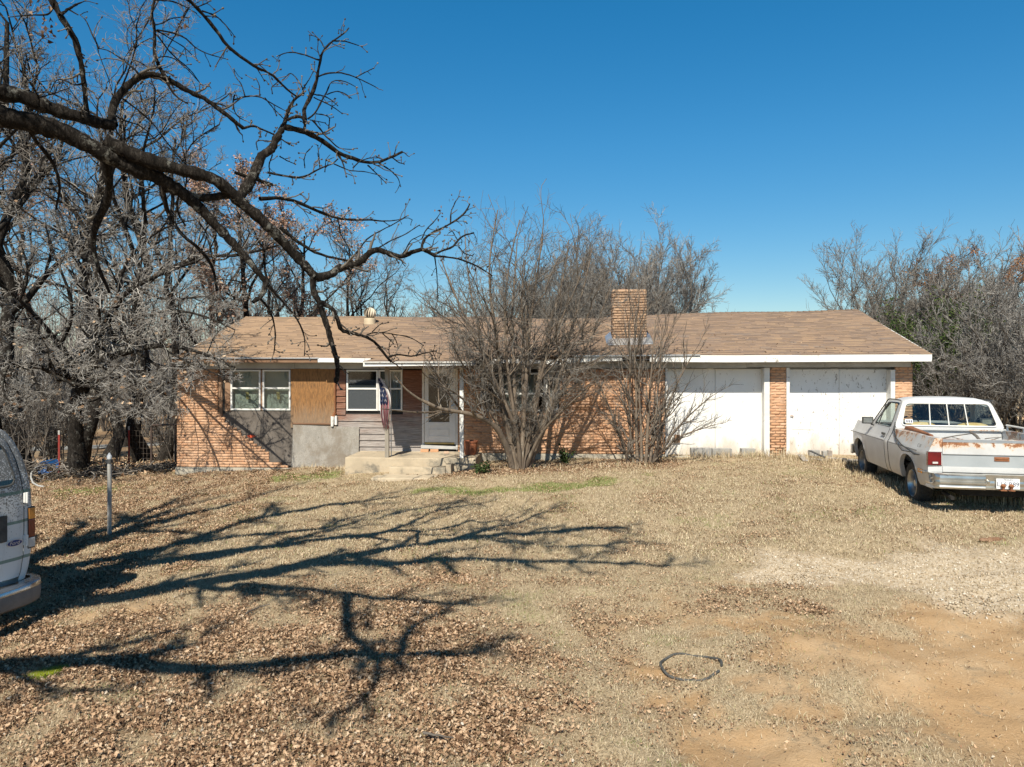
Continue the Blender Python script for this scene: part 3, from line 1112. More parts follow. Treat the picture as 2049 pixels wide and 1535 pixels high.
g1 = garage(1334, 1531, 1431, 738, 913, m_gdoor)
g2 = garage(1577, 1786, 1679, 739, 917, m_gdoor2, cut=(1584, 1627, 838, 860))
d = MB()
d.tube([(U(1581, .24), .21, Z(1581, 832, .24)), (U(1586, .24), .20, Z(1586, 832, .24)), (U(1586, .24), .20, Z(1586, 838, .24))], .012)
d.build('handle', m_iron, g2, True)
for a, b, top in ((1331.5, 1336, 736), (1529, 1540, 736), (1573.5, 1580, 736), (1782, 1791, 740)):
    d = MB()
    d.box(U(a), U(b), -.012, .28, Z(a, 914), Z(a, top))
    d.box(U(a) + .02, U(b) + .012, .08, .20, Z(a, 913), Z(a, top + 2))
    d.build('garage_jamb', m_trim, house, bevel=.005)
d = MB()
d.box(U(1331), uR, .30, .36, Z(1600, 745, .3), 2.66)
d.build('garage_header', m_grayboard, house)

# ---- roof
uE0, uE1, vE, vR = U(345, -.42) , 9.76, -.42, 3.75
KU = np.array([-9, -5, -1.5, .5, 2.3, 3.1, 4.2, 7.0, 9.8])
KR = np.array([4.03, 4.02, 3.99, 3.95, 3.93, 3.98, 4.06, 4.10, 4.15])   # ridge sags over the rooms
KE = np.array([2.74, 2.73, 2.74, 2.76, 2.80, 2.81, 2.80, 2.80, 2.815])


def roofz(u, v):
    e, r = np.interp(u, KU, KE), np.interp(u, KU, KR)
    t = (np.abs(v - vR) - 0) / (vR - vE)
    return r + (e - r) * t + .012 * np.sin(u * 1.7 + v) * (t < .98)


def tabs(u0, u1, v0, v1, zfun, rows, lift=.007):
    """overlapping three-tab shingles as slightly raised sheets, one island each"""
    vs, qs = [], []
    k = 0
    for i in range(rows):
        va, vb = v0 + (v1 - v0) * i / rows, v0 + (v1 - v0) * (i + 1.25) / rows
        if i == rows - 1:
            vb = v1
        u = u0 - random.random() * .3
        while u < u1:
            w = random.choice((.15, .25, .35, .5))
            a, b = max(u, u0), min(u + w, u1)
            if b - a > .01:
                jl = lift + random.random() * .008
                dv = random.uniform(-.006, .006)
                vv = [(a, va + dv, zfun(a, va) + jl), (b, va + dv, zfun(b, va) + jl), (b, vb, zfun(b, vb) + .001), (a, vb, zfun(a, vb) + .001), (a, va + dv, zfun(a, va) - .004), (b, va + dv, zfun(b, va) - .004)]
                vs += vv
                qs += [(k, k + 1, k + 2, k + 3), (k + 4, k + 5, k + 1, k)]
                k += 6
            u += w
    return np.array(vs, float), np.array(qs)


PITCH = (vR - .02 - vE + .03) / 30
m_shingle, nt, bs = newmat('blend_shingle')
c = ramp(nt, island(nt), [(0, (.195, .148, .122)), (.22, (.235, .17, .132)), (.5, (.268, .19, .138)), (.75, (.305, .21, .145)), (.92, (.345, .245, .165)), (1, (.22, .185, .165))])
v = coord(nt)
c = mix(nt, step(nt, noise(nt, v, .45, 4, .6), .42, .62), mix(nt, .3, c, (.20, .155, .135)), c)
c = mix(nt, step(nt, math_(nt, 'ADD', nd(nt, 'SeparateXYZ', 0, i_Vector=v), math_(nt, 'MULTIPLY', noise(nt, v, .5, 3), 3.0)), -.5, -4.5), c, mix(nt, .42, c, (.56, .37, .215)))
c = mix(nt, math_(nt, 'MULTIPLY', noise(nt, v, 160, 2, .6), .5), c, (.12, .09, .075))
st_ = noise(nt, mapping(nt, v, (2.6, 24, 24)), 1.0, 5, .75)
c = mix(nt, math_(nt, 'MULTIPLY', step(nt, st_, .40, .62), .55), c, ramp(nt, st_, [(.35, (.12, .10, .095)), (.5, (.30, .20, .13)), (.65, (.42, .28, .165))]))
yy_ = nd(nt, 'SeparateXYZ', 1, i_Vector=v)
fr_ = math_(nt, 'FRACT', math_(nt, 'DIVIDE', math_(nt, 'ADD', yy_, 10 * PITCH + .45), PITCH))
c = mix(nt, math_(nt, 'MULTIPLY', math_(nt, 'LESS_THAN', fr_, .22), .6), c, (.06, .045, .04))  # butt-edge shadow and printed dark band of each course, put into the colour
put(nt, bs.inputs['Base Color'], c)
bs.inputs['Roughness'].default_value = .95
bs.inputs['Specular IOR Level'].default_value = .15
bump(nt, bs, noise(nt, v, 180, 2, .6), .4, .004)
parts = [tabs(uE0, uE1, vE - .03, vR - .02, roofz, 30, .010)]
us = np.linspace(uE0, uE1, 60)
dk = []
for vv in (vE, vR, 2 * vR - vE):
    dk.append([(u_, vv, float(roofz(u_, vv)) - .012) for u_ in us])
dk = np.array(dk)
i = np.arange(180).reshape(3, 60)
parts.append((dk.reshape(-1, 3), np.stack([i[:-1, :-1], i[:-1, 1:], i[1:, 1:], i[1:, :-1]], -1).reshape(-1, 4)))
# ridge caps
rc, rq = [], []
u = uE0
k = 0
while u < uE1 - .05:
    b = min(u + .17, uE1)
    for (a_, b_, z_) in ((u, b, .022),):
        r = float(roofz((u + b) / 2, vR))
        sl = .11 * (r - float(roofz(u, vE))) / (vR - vE)
        rc += [(u, vR - .11, r - sl + .014), (b, vR - .11, r - sl + .010), (b, vR, r + .018), (u, vR, r + .026), (b, vR + .11, r - sl + .010), (u, vR + .11, r - sl + .014)]
        rq += [(k, k + 1, k + 2, k + 3), (k + 3, k + 2, k + 4, k + 5)]
        k += 6
    u = b
parts.append((np.array(rc), np.array(rq)))
V, Q = merge(parts)
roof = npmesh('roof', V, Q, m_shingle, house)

# a few leaves caught on the roof
n = 420
lu = rng.uniform(uE0 + .1, uE1 - .1, n)
lv_ = np.where(rng.random(n) < .5, vE + .05 + rng.exponential(.25, n), rng.uniform(vE, vR, n)).clip(vE, vR)
lu = np.where(rng.random(n) < .6, lu - np.abs(rng.normal(0, 2.5, n)), lu).clip(uE0 + .1, uE1)
V, Fc = leaf_field(lu, lv_, roofz(lu, lv_) + .022, rng.uniform(.03, .07, n), LEAF2, LEAF2_F, .4, .4)
npmesh('roof_leaves', V, Fc, m_leaf, roof)['kind'] = 'stuff'

# eaves: fascia, drip edge, soffit, frieze
ZE = lambda u_: float(np.interp(u_, KU, KE))
uP0, uP1 = U(727, -1.8), U(944, -1.8)


def fascia(name, stations, mat_, v=-.44, hgt=.115, drop=.015, th=.024, tilt=0.0):
    m = MB()
    for (a, da), (b, db) in zip(stations[:-1], stations[1:]):
        za, zb_ = ZE(a) - drop + da, ZE(b) - drop + db
        m.hexa([(a, v, za - hgt), (b, v, zb_ - hgt), (b, v + th, zb_ - hgt), (a, v + th, za - hgt), (a, v - tilt, za), (b, v - tilt, zb_), (b, v + th - tilt, zb_), (a, v + th - tilt, za)])
    return m.build(name, mat_, house, bevel=.003)


fascia('fascia_board', [(uE0, 0), (U(520, -.4), 0), (U(636, -.4), -.002)], m_brownboard, hgt=.10)
fascia('fascia_board', [(U(636, -.46), .012), (U(742, -.46), -.004)], m_white, v=-.47, hgt=.105)
fascia('fascia_board', [(U(1098, -.42), -.085), (U(1180, -.42), -.015), (U(1245, -.42), -.012)], m_white, hgt=.125)
fascia('fascia_board', [(U(1300, -.42), .0), (U(1453, -.42), -.004), (uE1 - .01, .0)], m_white, v=-.45, hgt=.165)
fascia('fascia_board', [(U(965, -.42), -.03), (U(1098, -.42), -.085)], m_white, hgt=.09)
fascia('drip_edge', [(uE0, .026), (U(640, -.4), .026)], m_sheet, v=-.475, hgt=.03, drop=.022)
fascia('drip_edge', [(U(1150, -.4), .02), (U(1400, -.4), .025)], m_sheet, v=-.485, hgt=.03, drop=.022)
for a, b in ((uE0 + .03, U(728)), (U(945), uE1 - .03)):
    m = MB()
    ns = 8
    xs = np.linspace(a, b, ns)
    for p, q in zip(xs[:-1], xs[1:]):
        m.hexa([(p, vE + .03, ZE(p) - .125), (q, vE + .03, ZE(q) - .125), (q, .02, ZE(q) - .12), (p, .02, ZE(p) - .12), (p, vE + .03, ZE(p) - .11), (q, vE + .03, ZE(q) - .11), (q, .02, ZE(q) - .105), (p, .02, ZE(p) - .105)])
    m.build('soffit', m_grayboard, house)
m = MB()
seams = [352, 470, 590, 641, 727, 940, 1120, 1302, 1494, 1650, 1822]
for k, (a, b) in enumerate(zip(seams[:-1], seams[1:])):
    pm = (a + b) / 2
    lo = 738 if b < 1200 else (737 if b < 1500 else 734.5)
    dz = .003 * ((k * 7) % 5 - 2)
    m.box(U(a) + .003, U(b) - .003, -.03 + dz * .6, .004, Z(pm, lo) + dz, min(ZE(U(a)), ZE(U(b))) - .122)
m.build('frieze_board', m_grayboard, house, bevel=.003)
# barge boards on the two gables
for uu in (uE0, uE1):
    m = MB()
    for va, vb in ((vE, vR), (vR, 2 * vR - vE)):
        za, zb_ = float(roofz(uu, va)), float(roofz(uu, vb))
        a, b = (uu - .012, uu + .012)
        m.hexa([(a, va, za - .14), (b, va, za - .14), (b, vb, zb_ - .14), (a, vb, zb_ - .14), (a, va, za - .006), (b, va, za - .006), (b, vb, zb_ - .006), (a, vb, zb_ - .006)])
    m.build('barge_board', m_trim, house)

# chimney with flashing, set through the roof plane
cu0, cu1 = U(1226, .7), U(1294, .7)
cv0, cv1 = .7, 1.3
ztop = Z(1260, 578, .7)
zc0 = float(roofz((cu0 + cu1) / 2, cv0)) - .25
V1, Q1 = brick_array(lambda z: [(cu0, cu1)], zc0, ztop)
V1 = V1 + np.array([0, cv0, 0])
V2, Q2 = brick_array(lambda z: [(cv0 + .05, cv1)], zc0, ztop)
Vl = np.stack([cu0 + V2[:, 1], cv0 + cv1 + .05 - V2[:, 0], V2[:, 2]], -1)
Vr = np.stack([cu1 - V2[:, 1], V2[:, 0], V2[:, 2]], -1)
core = MB()
core.box(cu0 + .015, cu1 - .015, cv0 + .015, cv1, zc0, ztop - .01)
V, Q = merge([(V1, Q1), (Vl, Q2), (Vr, Q2), (np.array(core.v), np.array(core.f))])
m_cbrick = weathered('sooty_brick', (.47, .315, .205), (.39, .265, .18), 7, .95, [((.25, .19, .15), 3.2, .52, .66), ((.55, .42, .31), 9, .6, .7)], bmp=(40, .6, .01), isl=[(0, (.75, .72, .7)), (1, (1.1, 1.08, 1.05))])
m_cmortar = weathered('dark_mortar', (.26, .17, .115), (.33, .225, .155), 8, .95, bmp=None)
ch = npmesh('chimney', V, Q, [m_cbrick, m_cmortar], roof, mi=[0] * (len(Q) - 6) + [1] * 6)
m = MB()
m.hexa([(cu0 - .14, cv0 - .22, float(roofz(cu0, cv0 - .22)) + .012), (cu1 + .14, cv0 - .22, float(roofz(cu1, cv0 - .22)) + .012), (cu1 + .14, cv0 - .02, float(roofz(cu1, cv0)) + .015), (cu0 - .14, cv0 - .02, float(roofz(cu0, cv0)) + .015),
        (cu0 - .14, cv0 - .22, float(roofz(cu0, cv0 - .22)) + .03), (cu1 + .14, cv0 - .22, float(roofz(cu1, cv0 - .22)) + .03), (cu1 + .1, cv0 - .02, float(roofz(cu1, cv0)) + .13), (cu0 - .1, cv0 - .02, float(roofz(cu0, cv0)) + .13)])
for sgn, cu in ((-1, cu0), (1, cu1)):
    for va, vb in ((cv0 - .02, cv1 + .1),):
        m.hexa([(cu + sgn * .012, va, float(roofz(cu, va)) + .01), (cu + sgn * .16, va, float(roofz(cu, va)) + .01), (cu + sgn * .16, vb, float(roofz(cu, vb)) + .01), (cu + sgn * .012, vb, float(roofz(cu, vb)) + .01),
                (cu + sgn * .012, va, float(roofz(cu, va)) + .14), (cu + sgn * .16, va, float(roofz(cu, va)) + .025), (cu + sgn * .16, vb, float(roofz(cu, vb)) + .025), (cu + sgn * .012, vb, float(roofz(cu, vb)) + .15)])
m.build('flashing', m_sheet, roof, bevel=.006)
m = MB()
m.tube([(cu0 + .3, 1.0, ztop - .03), (cu0 + .3, 1.0, ztop + .02)], .11, 12)
m.build('flue', m_iron, roof, True)

# spinning roof ventilator
def vent(px, py, v0, sc_):
    u0 = U(px, v0)
    zb_ = float(roofz(u0, v0))
    m = MB()
    m.lathe([(.0, -.12), (.17, -.12), (.17, .10), (.165, .14), (.15, .15)], (0, 0, 1), (u0, v0, zb_), 24)
    m.box(u0 - .3, u0 + .3, v0 - .28, v0 + .25, zb_ - .09, zb_ - .075)
    m.v = [(x, y, z_ + (y - v0) * .30 if abs(z_ - zb_ + .0825) < .01 else z_) for x, y, z_ in m.v]
    m.build('vent_base', weathered('cream_metal', (.60, .50, .35), (.50, .40, .27), 6, .6, [((.33, .2, .11), 9, .6, .7)], bmp=None), roof, True)
    m = MB()
    nb = 15
    for k in range(nb):
        a = 2 * math.pi * k / nb
        pts = []
        G = []
        for t in np.linspace(0, 1, 9):
            phi = math.radians(-62 + 142 * t)
            r, z_ = .165 * math.cos(phi) + .012, zb_ + .30 + .155 * math.sin(phi)
            row = []
            for w_, rr in ((-.5, r - .022), (.5, r + .006)):
                aa = a + w_ * 2 * math.pi / nb * .62 + t * .35
                row.append((u0 + rr * math.cos(aa), v0 + rr * math.sin(aa), z_))
            G.append(row)
        m.grid(np.array(G))
    m.lathe([(0, .178), (.05, .175), (.06, .165)], (0, 0, 1), (u0, v0, zb_ + .285), 16)
    m.lathe([(.0, -.16), (.12, -.15), (.145, -.135)], (0, 0, 1), (u0, v0, zb_ + .31), 16)
    m.cur = 1
    m.lathe([(.0, -.13), (.11, -.1), (.125, 0), (.11, .1), (0, .13)], (0, 0, 1), (u0, v0, zb_ + .30), 16)
    m.build('vent_turbine', [weathered('cream_fin', (.62, .55, .43), (.54, .45, .33), 6, .5, bmp=None), m_dark], roof)


vent(740, 650, 2.95, 1)
m = MB()
m.tube([(U(652, 4.3), 4.3, 3.7), (U(652, 4.3), 4.3, 4.13)], .05, 10)
m.lathe([(0, .1), (.1, .06), (.11, 0), (0, 0)], (0, 0, 1), (U(652, 4.3), 4.3, 4.1), 12)
m.build('vent_pipe', m_sheet, roof, True)

# ---- porch
pz = zF
pv = -1.32
pu0, pu1 = U(722, pv), U(962, pv) - .12
p = MB()
p.box(U(722), pu1, pv, -.03, -.5, pz)
porch = p.build('porch_slab', m_conc2, house, bevel=.02)
su0, su1 = U(775, pv - .4), U(893, pv - .4)
p = MB()
zg = float(gz0(*h2w(U(830), -2.2, 0)[:2]))
p.box(su0 + .02, su1 - .03, pv - .34, pv - .005, zg - .3, pz - .17)
p.box(su0 - .05, su1 - .16, pv - .68, pv - .345, zg - .3, pz - .31)
p.hexa([(su0 - .28, pv - 1.0, zg - .3), (su1 - .25, pv - 1.05, zg - .3), (su1 - .2, pv - .685, zg - .3), (su0 - .2, pv - .685, zg - .3), (su0 - .22, pv - .98, zg + .055), (su1 - .3, pv - 1.0, zg + .065), (su1 - .22, pv - .685, zg + .09), (su0 - .18, pv - .685, zg + .08)])
p.build('porch_steps', m_conc2, house, bevel=.022)
p = MB()
p.box(su1 - .02, su1 + .10, pv - .36, pv - .006, zg - .3, pz - .10)
p.build('step_cheek', m_conc2, house, bevel=.012)
# porch roof, ceiling, fascia
prz = lambda u_, v_: 2.63 + (ZE(u_) + .01 - 2.63) * (v_ + 1.8) / 1.42
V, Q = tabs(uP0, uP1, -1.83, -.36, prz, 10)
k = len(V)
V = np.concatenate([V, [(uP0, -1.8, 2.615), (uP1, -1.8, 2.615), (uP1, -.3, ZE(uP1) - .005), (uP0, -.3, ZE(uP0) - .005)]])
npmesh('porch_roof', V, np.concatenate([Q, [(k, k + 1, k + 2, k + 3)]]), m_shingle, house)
p = MB()
p.box(uP0 + .02, uP1 - .02, -1.78, -.04, 2.50, 2.525)
p.build('porch_ceiling', m_brownboard, house)
p = MB()
p.hexa([(uP0, -1.82, 2.515), (uP1, -1.82, 2.545), (uP1, -1.795, 2.545), (uP0, -1.795, 2.515), (uP0, -1.82, 2.60), (uP1, -1.82, 2.625), (uP1, -1.795, 2.625), (uP0, -1.795, 2.60)])
p.box(uP0 - .0, uP0 + .022, -1.79, -.45, 2.515, 2.60)
p.box(uP1 - .022, uP1, -1.79, -.45, 2.53, 2.62)
p.box(uP0 + .03, uP1 - .03, -1.865, -1.822, 2.603, 2.625)
p.build('porch_fascia', m_white, house, bevel=.004)
p = MB()
for k in range(6):
    t0, t1 = k / 6, (k + 1) / 6
    a0, a1 = math.radians(200 * t0 - 20), math.radians(200 * t1 - 20)
    for aa in (a0,):
        p.hexa([(uP1 + .05 + .14 * (1 - math.cos(a0)), -1.3, 2.56 + .14 * math.sin(a0)), (uP1 + .05 + .14 * (1 - math.cos(a1)), -1.3, 2.56 + .14 * math.sin(a1)), (uP1 + .05 + .14 * (1 - math.cos(a1)), -.4, 2.6 + .14 * math.sin(a1)), (uP1 + .05 + .14 * (1 - math.cos(a0)), -.4, 2.6 + .14 * math.sin(a0)),
                (uP1 + .05 + .14 * (1 - math.cos(a0)), -1.3, 2.57 + .14 * math.sin(a0)), (uP1 + .05 + .14 * (1 - math.cos(a1)), -1.3, 2.57 + .14 * math.sin(a1)), (uP1 + .05 + .14 * (1 - math.cos(a1)), -.4, 2.61 + .14 * math.sin(a1)), (uP1 + .05 + .14 * (1 - math.cos(a0)), -.4, 2.61 + .14 * math.sin(a0))])
p.build('torn_roof_felt', weathered('black_felt', (.035, .033, .032), (.05, .047, .045), 8, .9), house)
for px, m_, lab in ((774.5, weathered('grey_post_wood', (.36, .32, .26), (.27, .24, .20), 5, .9, stretch=(1, 1, .2), bmp=(30, .5, .006)), 'bare weathered porch post'), (924, m_trim, 'porch post with peeling white paint')):
    u0 = U(px, pv + .07)
    p = MB()
    p.box(u0 - .045, u0 + .045, pv + .03, pv + .12, pz + .003, 2.50)
    o = p.build('porch_post', m_, house, bevel=.005)
    o['label'] = lab

# ---- loose things on the porch
P0 = h2w(U(783, pv + .22), pv + .22, pz)
o = MB().tube([P0, P0 + np.array([-.02, .06, 1.25]), P0 + np.array([-.05, .13, 2.0])], .012, 8).build('flag_pole', weathered('white_pole', (.72, .71, .68), (.62, .61, .58), 9, .5), None, True)
tag(o, 'thin white flag pole leaning beside the weathered porch post', 'flag pole')
m_navy = weathered('navy_cloth', (.035, .05, .12), (.05, .07, .15), 12, .9, bmp=None)
m_red = weathered('faded_red_cloth', (.36, .11, .13), (.46, .22, .24), 12, .9, bmp=None)
m_wcloth = weathered('white_cloth', (.66, .62, .60), (.56, .53, .52), 12, .9, bmp=None)
fl = MB()
nc, nr = 14, 30
top = h2w(U(759, pv - .05), pv - .05, Z(759, 758, pv - .05))
bot = h2w(U(777, pv - .05), pv - .05, Z(777, 854, pv - .05))
G = np.zeros((nr + 1, nc + 1, 3))
for i in range(nr + 1):
    t = i / nr
    wd = .06 + .20 * math.sin(min(1, t * 1.15) * 2.6)
    ctr = top + (bot - top) * t + np.array([.05 * math.sin(t * 5), 0, 0])
    for k in range(nc + 1):
        s_ = k / nc - .5
        rag = (.10 * math.sin(k * 2.1) if i == nr else 0)
        G[i, k] = ctr + np.array([s_ * wd, .06 * math.sin(k * 1.9 + t * 3) * (.4 + t), rag + .03 * math.sin(k * 1.9)])
for i in range(nr):
    for k in range(nc):
        if i < nr * .52 and k < 10:
            fl.cur = 2 if ((i % 3 == 1) and (k + i // 3) % 2 == 0) else 0
        else:
            fl.cur = 1 if (k // 2) % 2 else 2
        fl.add([G[i, k], G[i, k + 1], G[i + 1, k + 1], G[i + 1, k]], [(0, 1, 2, 3)])
o = fl.build('flag', [m_navy, m_red, m_wcloth])
tag(o, 'tattered stars and stripes flag hanging limp by the porch post', 'flag')
m_pot = weathered('rust_red_pot', (.33, .12, .06), (.24, .085, .045), 5, .7, [((.45, .30, .22), 7, .6, .68)], bmp=(30, .3, .006))
c0 = h2w(U(941, -.62), -.62, pz + .005)
o = MB().lathe([(0, .0), (.13, .0), (.15, .06), (.17, .2), (.175, .29), (.19, .30), (.19, .33), (.165, .33), (.15, .25), (.12, .05), (0, .04)], (0, 0, 1), c0, 28).build('rusty_pot', m_pot, None, True)
tag(o, 'rust red metal pot on the porch slab beside the white post', 'pot')
for px, dv, lab in ((850, -.16, 'orange clay brick under the front door, by the hinge side'), (869, -.14, 'orange clay brick under the middle of the front door'), (893, -.42, 'small broken brick lying on the porch slab in front of the door')):
    c0 = h2w(U(px, dv), dv, pz)
    sc_ = .6 if px == 893 else 1
    b = MB()
    b.box(-.10 * sc_, .10 * sc_, -.05, .05, .003, .07 if sc_ == 1 else .05)
    o = b.build('loose_brick', m_brick if px != 893 else weathered('pale_brick', (.62, .45, .33), (.55, .38, .27), 9, .9), None, bevel=.006)
    o.location = tuple(c0)
    o.rotation_euler = (0, 0, -TH + .2 * (px % 3 - 1))
    tag(o, lab, 'brick', 'loose bricks on the porch')
# ================================================================= PICKUP
TR = empty('pickup_truck', (7.20, 10.47, .27), math.radians(-10.5), 'old white pickup truck with rusty tailgate parked by the garage', 'pickup truck')
TR.rotation_euler = (math.radians(-.5), 0, math.radians(-12))

m_tp, nt, bs = newmat('chalky_white_car_paint')
v = coord(nt)
sx = nt.nodes.new('ShaderNodeSeparateXYZ')
nt.links.new(v, sx.inputs[0])
n1 = noise(nt, v, 1.7, 6, .65)
c = mix(nt, step(nt, n1, .35, .65), (.57, .575, .575), (.48, .48, .478))
rust = ramp(nt, noise(nt, v, 14, 5, .7), [(.3, (.16, .055, .025)), (.55, (.33, .15, .07)), (.7, (.50, .30, .18))])
rn = math_(nt, 'ADD', math_(nt, 'MULTIPLY', noise(nt, v, 4.2, 9, .75, .5), .6), math_(nt, 'MULTIPLY', noise(nt, v, 1.9, 5, .7, .8), .4))
tail = step(nt, sx.outputs[1], .24, .16)
# rust follows the tops of the panels and the tailgate
topm = step(nt, sx.outputs[2], .86, 1.10)
bedm = step(nt, sx.outputs[1], 2.25, 1.9)
thr = math_(nt, 'SUBTRACT', rn, math_(nt, 'SUBTRACT', .695, math_(nt, 'MULTIPLY', math_(nt, 'MULTIPLY', topm, math_(nt, 'ADD', bedm, math_(nt, 'MULTIPLY', tail, .10))), .185)))
c = mix(nt, step(nt, thr, -.045, .0), c, (.62, .49, .38))
c = mix(nt, step(nt, thr, 0, .02), c, rust)
low = step(nt, math_(nt, 'ADD', sx.outputs[2], math_(nt, 'MULTIPLY', rn, .25)), .72, .48)
c = mix(nt, math_(nt, 'MULTIPLY', low, .5), c, (.42, .35, .26))
put(nt, bs.inputs['Base Color'], c)
bs.inputs['Roughness'].default_value = .38
bs.inputs['Coat Weight'].default_value = .15
bs.inputs['Coat Roughness'].default_value = .25
bump(nt, bs, noise(nt, v, 2.5, 3), .12, .01)
m_tp2 = weathered('white_car_roof_paint', (.60, .605, .605), (.52, .52, .518), 1.5, .4, [((.36, .34, .30), 11, .70, .75)], bmp=(3, .1, .01))
m_silver = weathered('silver_tailgate_band', (.42, .45, .47), (.36, .39, .41), 2, .42, [((.40, .28, .17), 9, .66, .70)], metal=.25, bmp=(4, .1, .01))
m_chrome = weathered('dull_chrome', (.66, .64, .60), (.50, .48, .44), 5, .28, [((.34, .19, .10), 6, .69, .74), ((.30, .28, .25), 11, .60, .75)], metal=.9, bmp=(6, .12, .01))
m_black = weathered('black_underbody', (.018, .017, .016), (.03, .028, .025), 5, .9, bmp=None)
m_rubber = weathered('old_tyre_rubber', (.032, .031, .03), (.055, .052, .047), 14, .85, [((.14, .12, .09), 6, .66, .76)], bmp=(60, .4, .003))
m_rim = weathered('steel_rim', (.50, .50, .49), (.36, .36, .35), 9, .32, [((.25, .13, .07), 8, .66, .72)], metal=.85, bmp=None)
m_rimd = weathered('dark_slotted_rim', (.20, .20, .20), (.30, .30, .30), 9, .45, metal=.6, bmp=None)
m_lens = weathered('red_lens', (.15, .008, .010), (.10, .006, .008), 5, .15, bmp=None, spec=.6)
m_wlens = weathered('clear_lens', (.62, .60, .58), (.5, .48, .46), 9, .2, bmp=None, spec=.6)
m_amber = weathered('amber_lens', (.62, .26, .05), (.5, .2, .04), 9, .25, bmp=None, spec=.6)
m_cglass = glass('car_glass', (.80, .86, .83), .06, .01)
m_seat = weathered('tan_vinyl_seat', (.55, .36, .14), (.66, .50, .27), 4, .6, [((.72, .64, .50), 3, .6, .66)], bmp=None)
m_mould = weathered('grey_moulding', (.30, .30, .30), (.20, .20, .20), 9, .5, bmp=None)
m_trimk = weathered('black_rubber_trim', (.05, .05, .05), (.08, .08, .078), 9, .6, bmp=None)

PZ = np.array([.40, .46, .55, .68, .80, .90, .945, .975, 1.02, 1.07, 1.12, 1.165])
PX = np.array([.925, .955, .975, .99, .998, 1.0, .998, .975, .958, .935, .913, .895])


def wx(z):
    return np.interp(z, PZ, PX)


REAR, FRONT = 1.08, 4.06       # axle stations
AR, AZ = .435, .40


def arch(y):
    lo = np.full_like(y, .40)
    for yc in (REAR, FRONT):
        dx = np.abs(y - yc)
        r = np.where(dx < AR, AZ + (np.maximum(0, AR ** 2.4 - dx ** 2.4)) ** (1 / 2.4) * .98, .40)
        lo = np.maximum(lo, r)
    return lo


def cols(y0, y1, n=18):
    c_ = list(np.linspace(y0, y1, n))
    for yc in (REAR, FRONT):
        for a in np.linspace(-AR, AR, 27):
            if y0 < yc + a < y1:
                c_ += [yc + a]
        for a in (-AR - .001, AR + .001):
            if y0 < yc + a < y1:
                c_ += [yc + a]
    return np.array(sorted(c_))


def side(m, y0, y1, sg, off=0.0, zmax=1.165, zmin=.40, front=False):
    ys = cols(y0, y1)
    lo = np.maximum(arch(ys), zmin)
    zs = [z for z in PZ if z <= zmax + 1e-6]
    G = np.zeros((len(ys), len(zs), 3))
    for k, z in enumerate(zs):
        zz = np.maximum(z, lo)
        fx = wx(zz) + off
        if front:
            fx = fx - .06 * np.clip((ys - 4.3) / .5, 0, 1) ** 2
        # flared lip round the wheel opening
        for yc in (REAR, FRONT):
            dd = np.hypot(ys - yc, zz - AZ) - AR
            fx = fx + .018 * np.exp(-(dd / .05) ** 2)
        G[:, k] = np.stack([sg * fx, ys, zz], -1)
    m.grid(G)
    return G


body = MB()
for sg in (-1, 1):
    side(body, .16, 2.12, sg)
    side(body, 2.155, 2.34, sg)
    side(body, 3.535, 4.80, sg, front=True)
    # inner returns at the wheel openings
    for yc in (REAR, FRONT):
        a = np.linspace(-AR, AR, 27)
        za = AZ + (np.maximum(0, AR ** 2.4 - np.abs(a) ** 2.4)) ** (1 / 2.4) * .98
        G = np.array([[(sg * (float(wx(z_)) + .016), yc + t, z_), (sg * (float(wx(z_)) - .05), yc + t, z_ + .005)] for t, z_ in zip(a, za)])
        body.grid(G)
    # rail caps, bed inside walls
    body.hexa([(sg * .895, .16, 1.150), (sg * .80, .16, 1.150), (sg * .80, 2.12, 1.150), (sg * .895, 2.12, 1.150), (sg * .893, .16, 1.166), (sg * .80, .16, 1.166), (sg * .80, 2.12, 1.166), (sg * .893, 2.12, 1.166)])
    body.box(*sorted((sg * .80, sg * .815)), .19, 2.10, .66, 1.149)
    # rear corner posts
    body.hexa([(sg * .80, .15, .66), (sg * .99, .162, .66), (sg * .99, .19, .66), (sg * .80, .19, .66), (sg * .80, .15, .955), (sg * .993, .162, .955), (sg * .993, .19, .955), (sg * .80, .19, .955)])
    body.hexa([(sg * .80, .15, .956), (sg * .985, .162, .956), (sg * .985, .19, .956), (sg * .80, .19, .956), (sg * .80, .15, 1.165), (sg * .893, .162, 1.165), (sg * .893, .19, 1.165), (sg * .80, .19, 1.165)])
    body.hexa([(sg * .80, .155, .50), (sg * .965, .165, .50), (sg * .965, .19, .50), (sg * .80, .19, .50), (sg * .80, .155, .659), (sg * .985, .162, .659), (sg * .985, .19, .659), (sg * .80, .19, .659)])
for k in range(6):   # ribbed bed front
    z0 = .70 + k * .075
    body.box(-.79, .79, 2.085 + (.012 if k % 2 else 0), 2.118, z0, z0 + .074)
body.box(-.80, .80, 2.05, 2.12, 1.151, 1.168)
body.box(-.80, .80, .2, 2.08, .645, .665)
for sg in (-1, 1):
    body.box(*sorted((sg * .55, sg * .80)), REAR - .4, REAR + .4, .666, .87)
# hood and cowl
ys = np.linspace(3.56, 4.80, 12)
xs = np.linspace(-.90, .90, 19)
G = np.array([[(x_ * (1 - .05 * max(0, (y_ - 4.3) / .5) ** 2), y_, 1.168 - .012 * (y_ - 3.5) - .035 * max(0, (y_ - 4.45) / .35) ** 2 + .022 * (abs(x_) < .8) - .03 * max(0, (abs(x_) - .82) / .08)) for x_ in xs] for y_ in ys])
body.grid(G)
body.box(-.86, .86, 4.78, 4.80, .52, 1.125)
body.build('body', m_tp, TR, True)
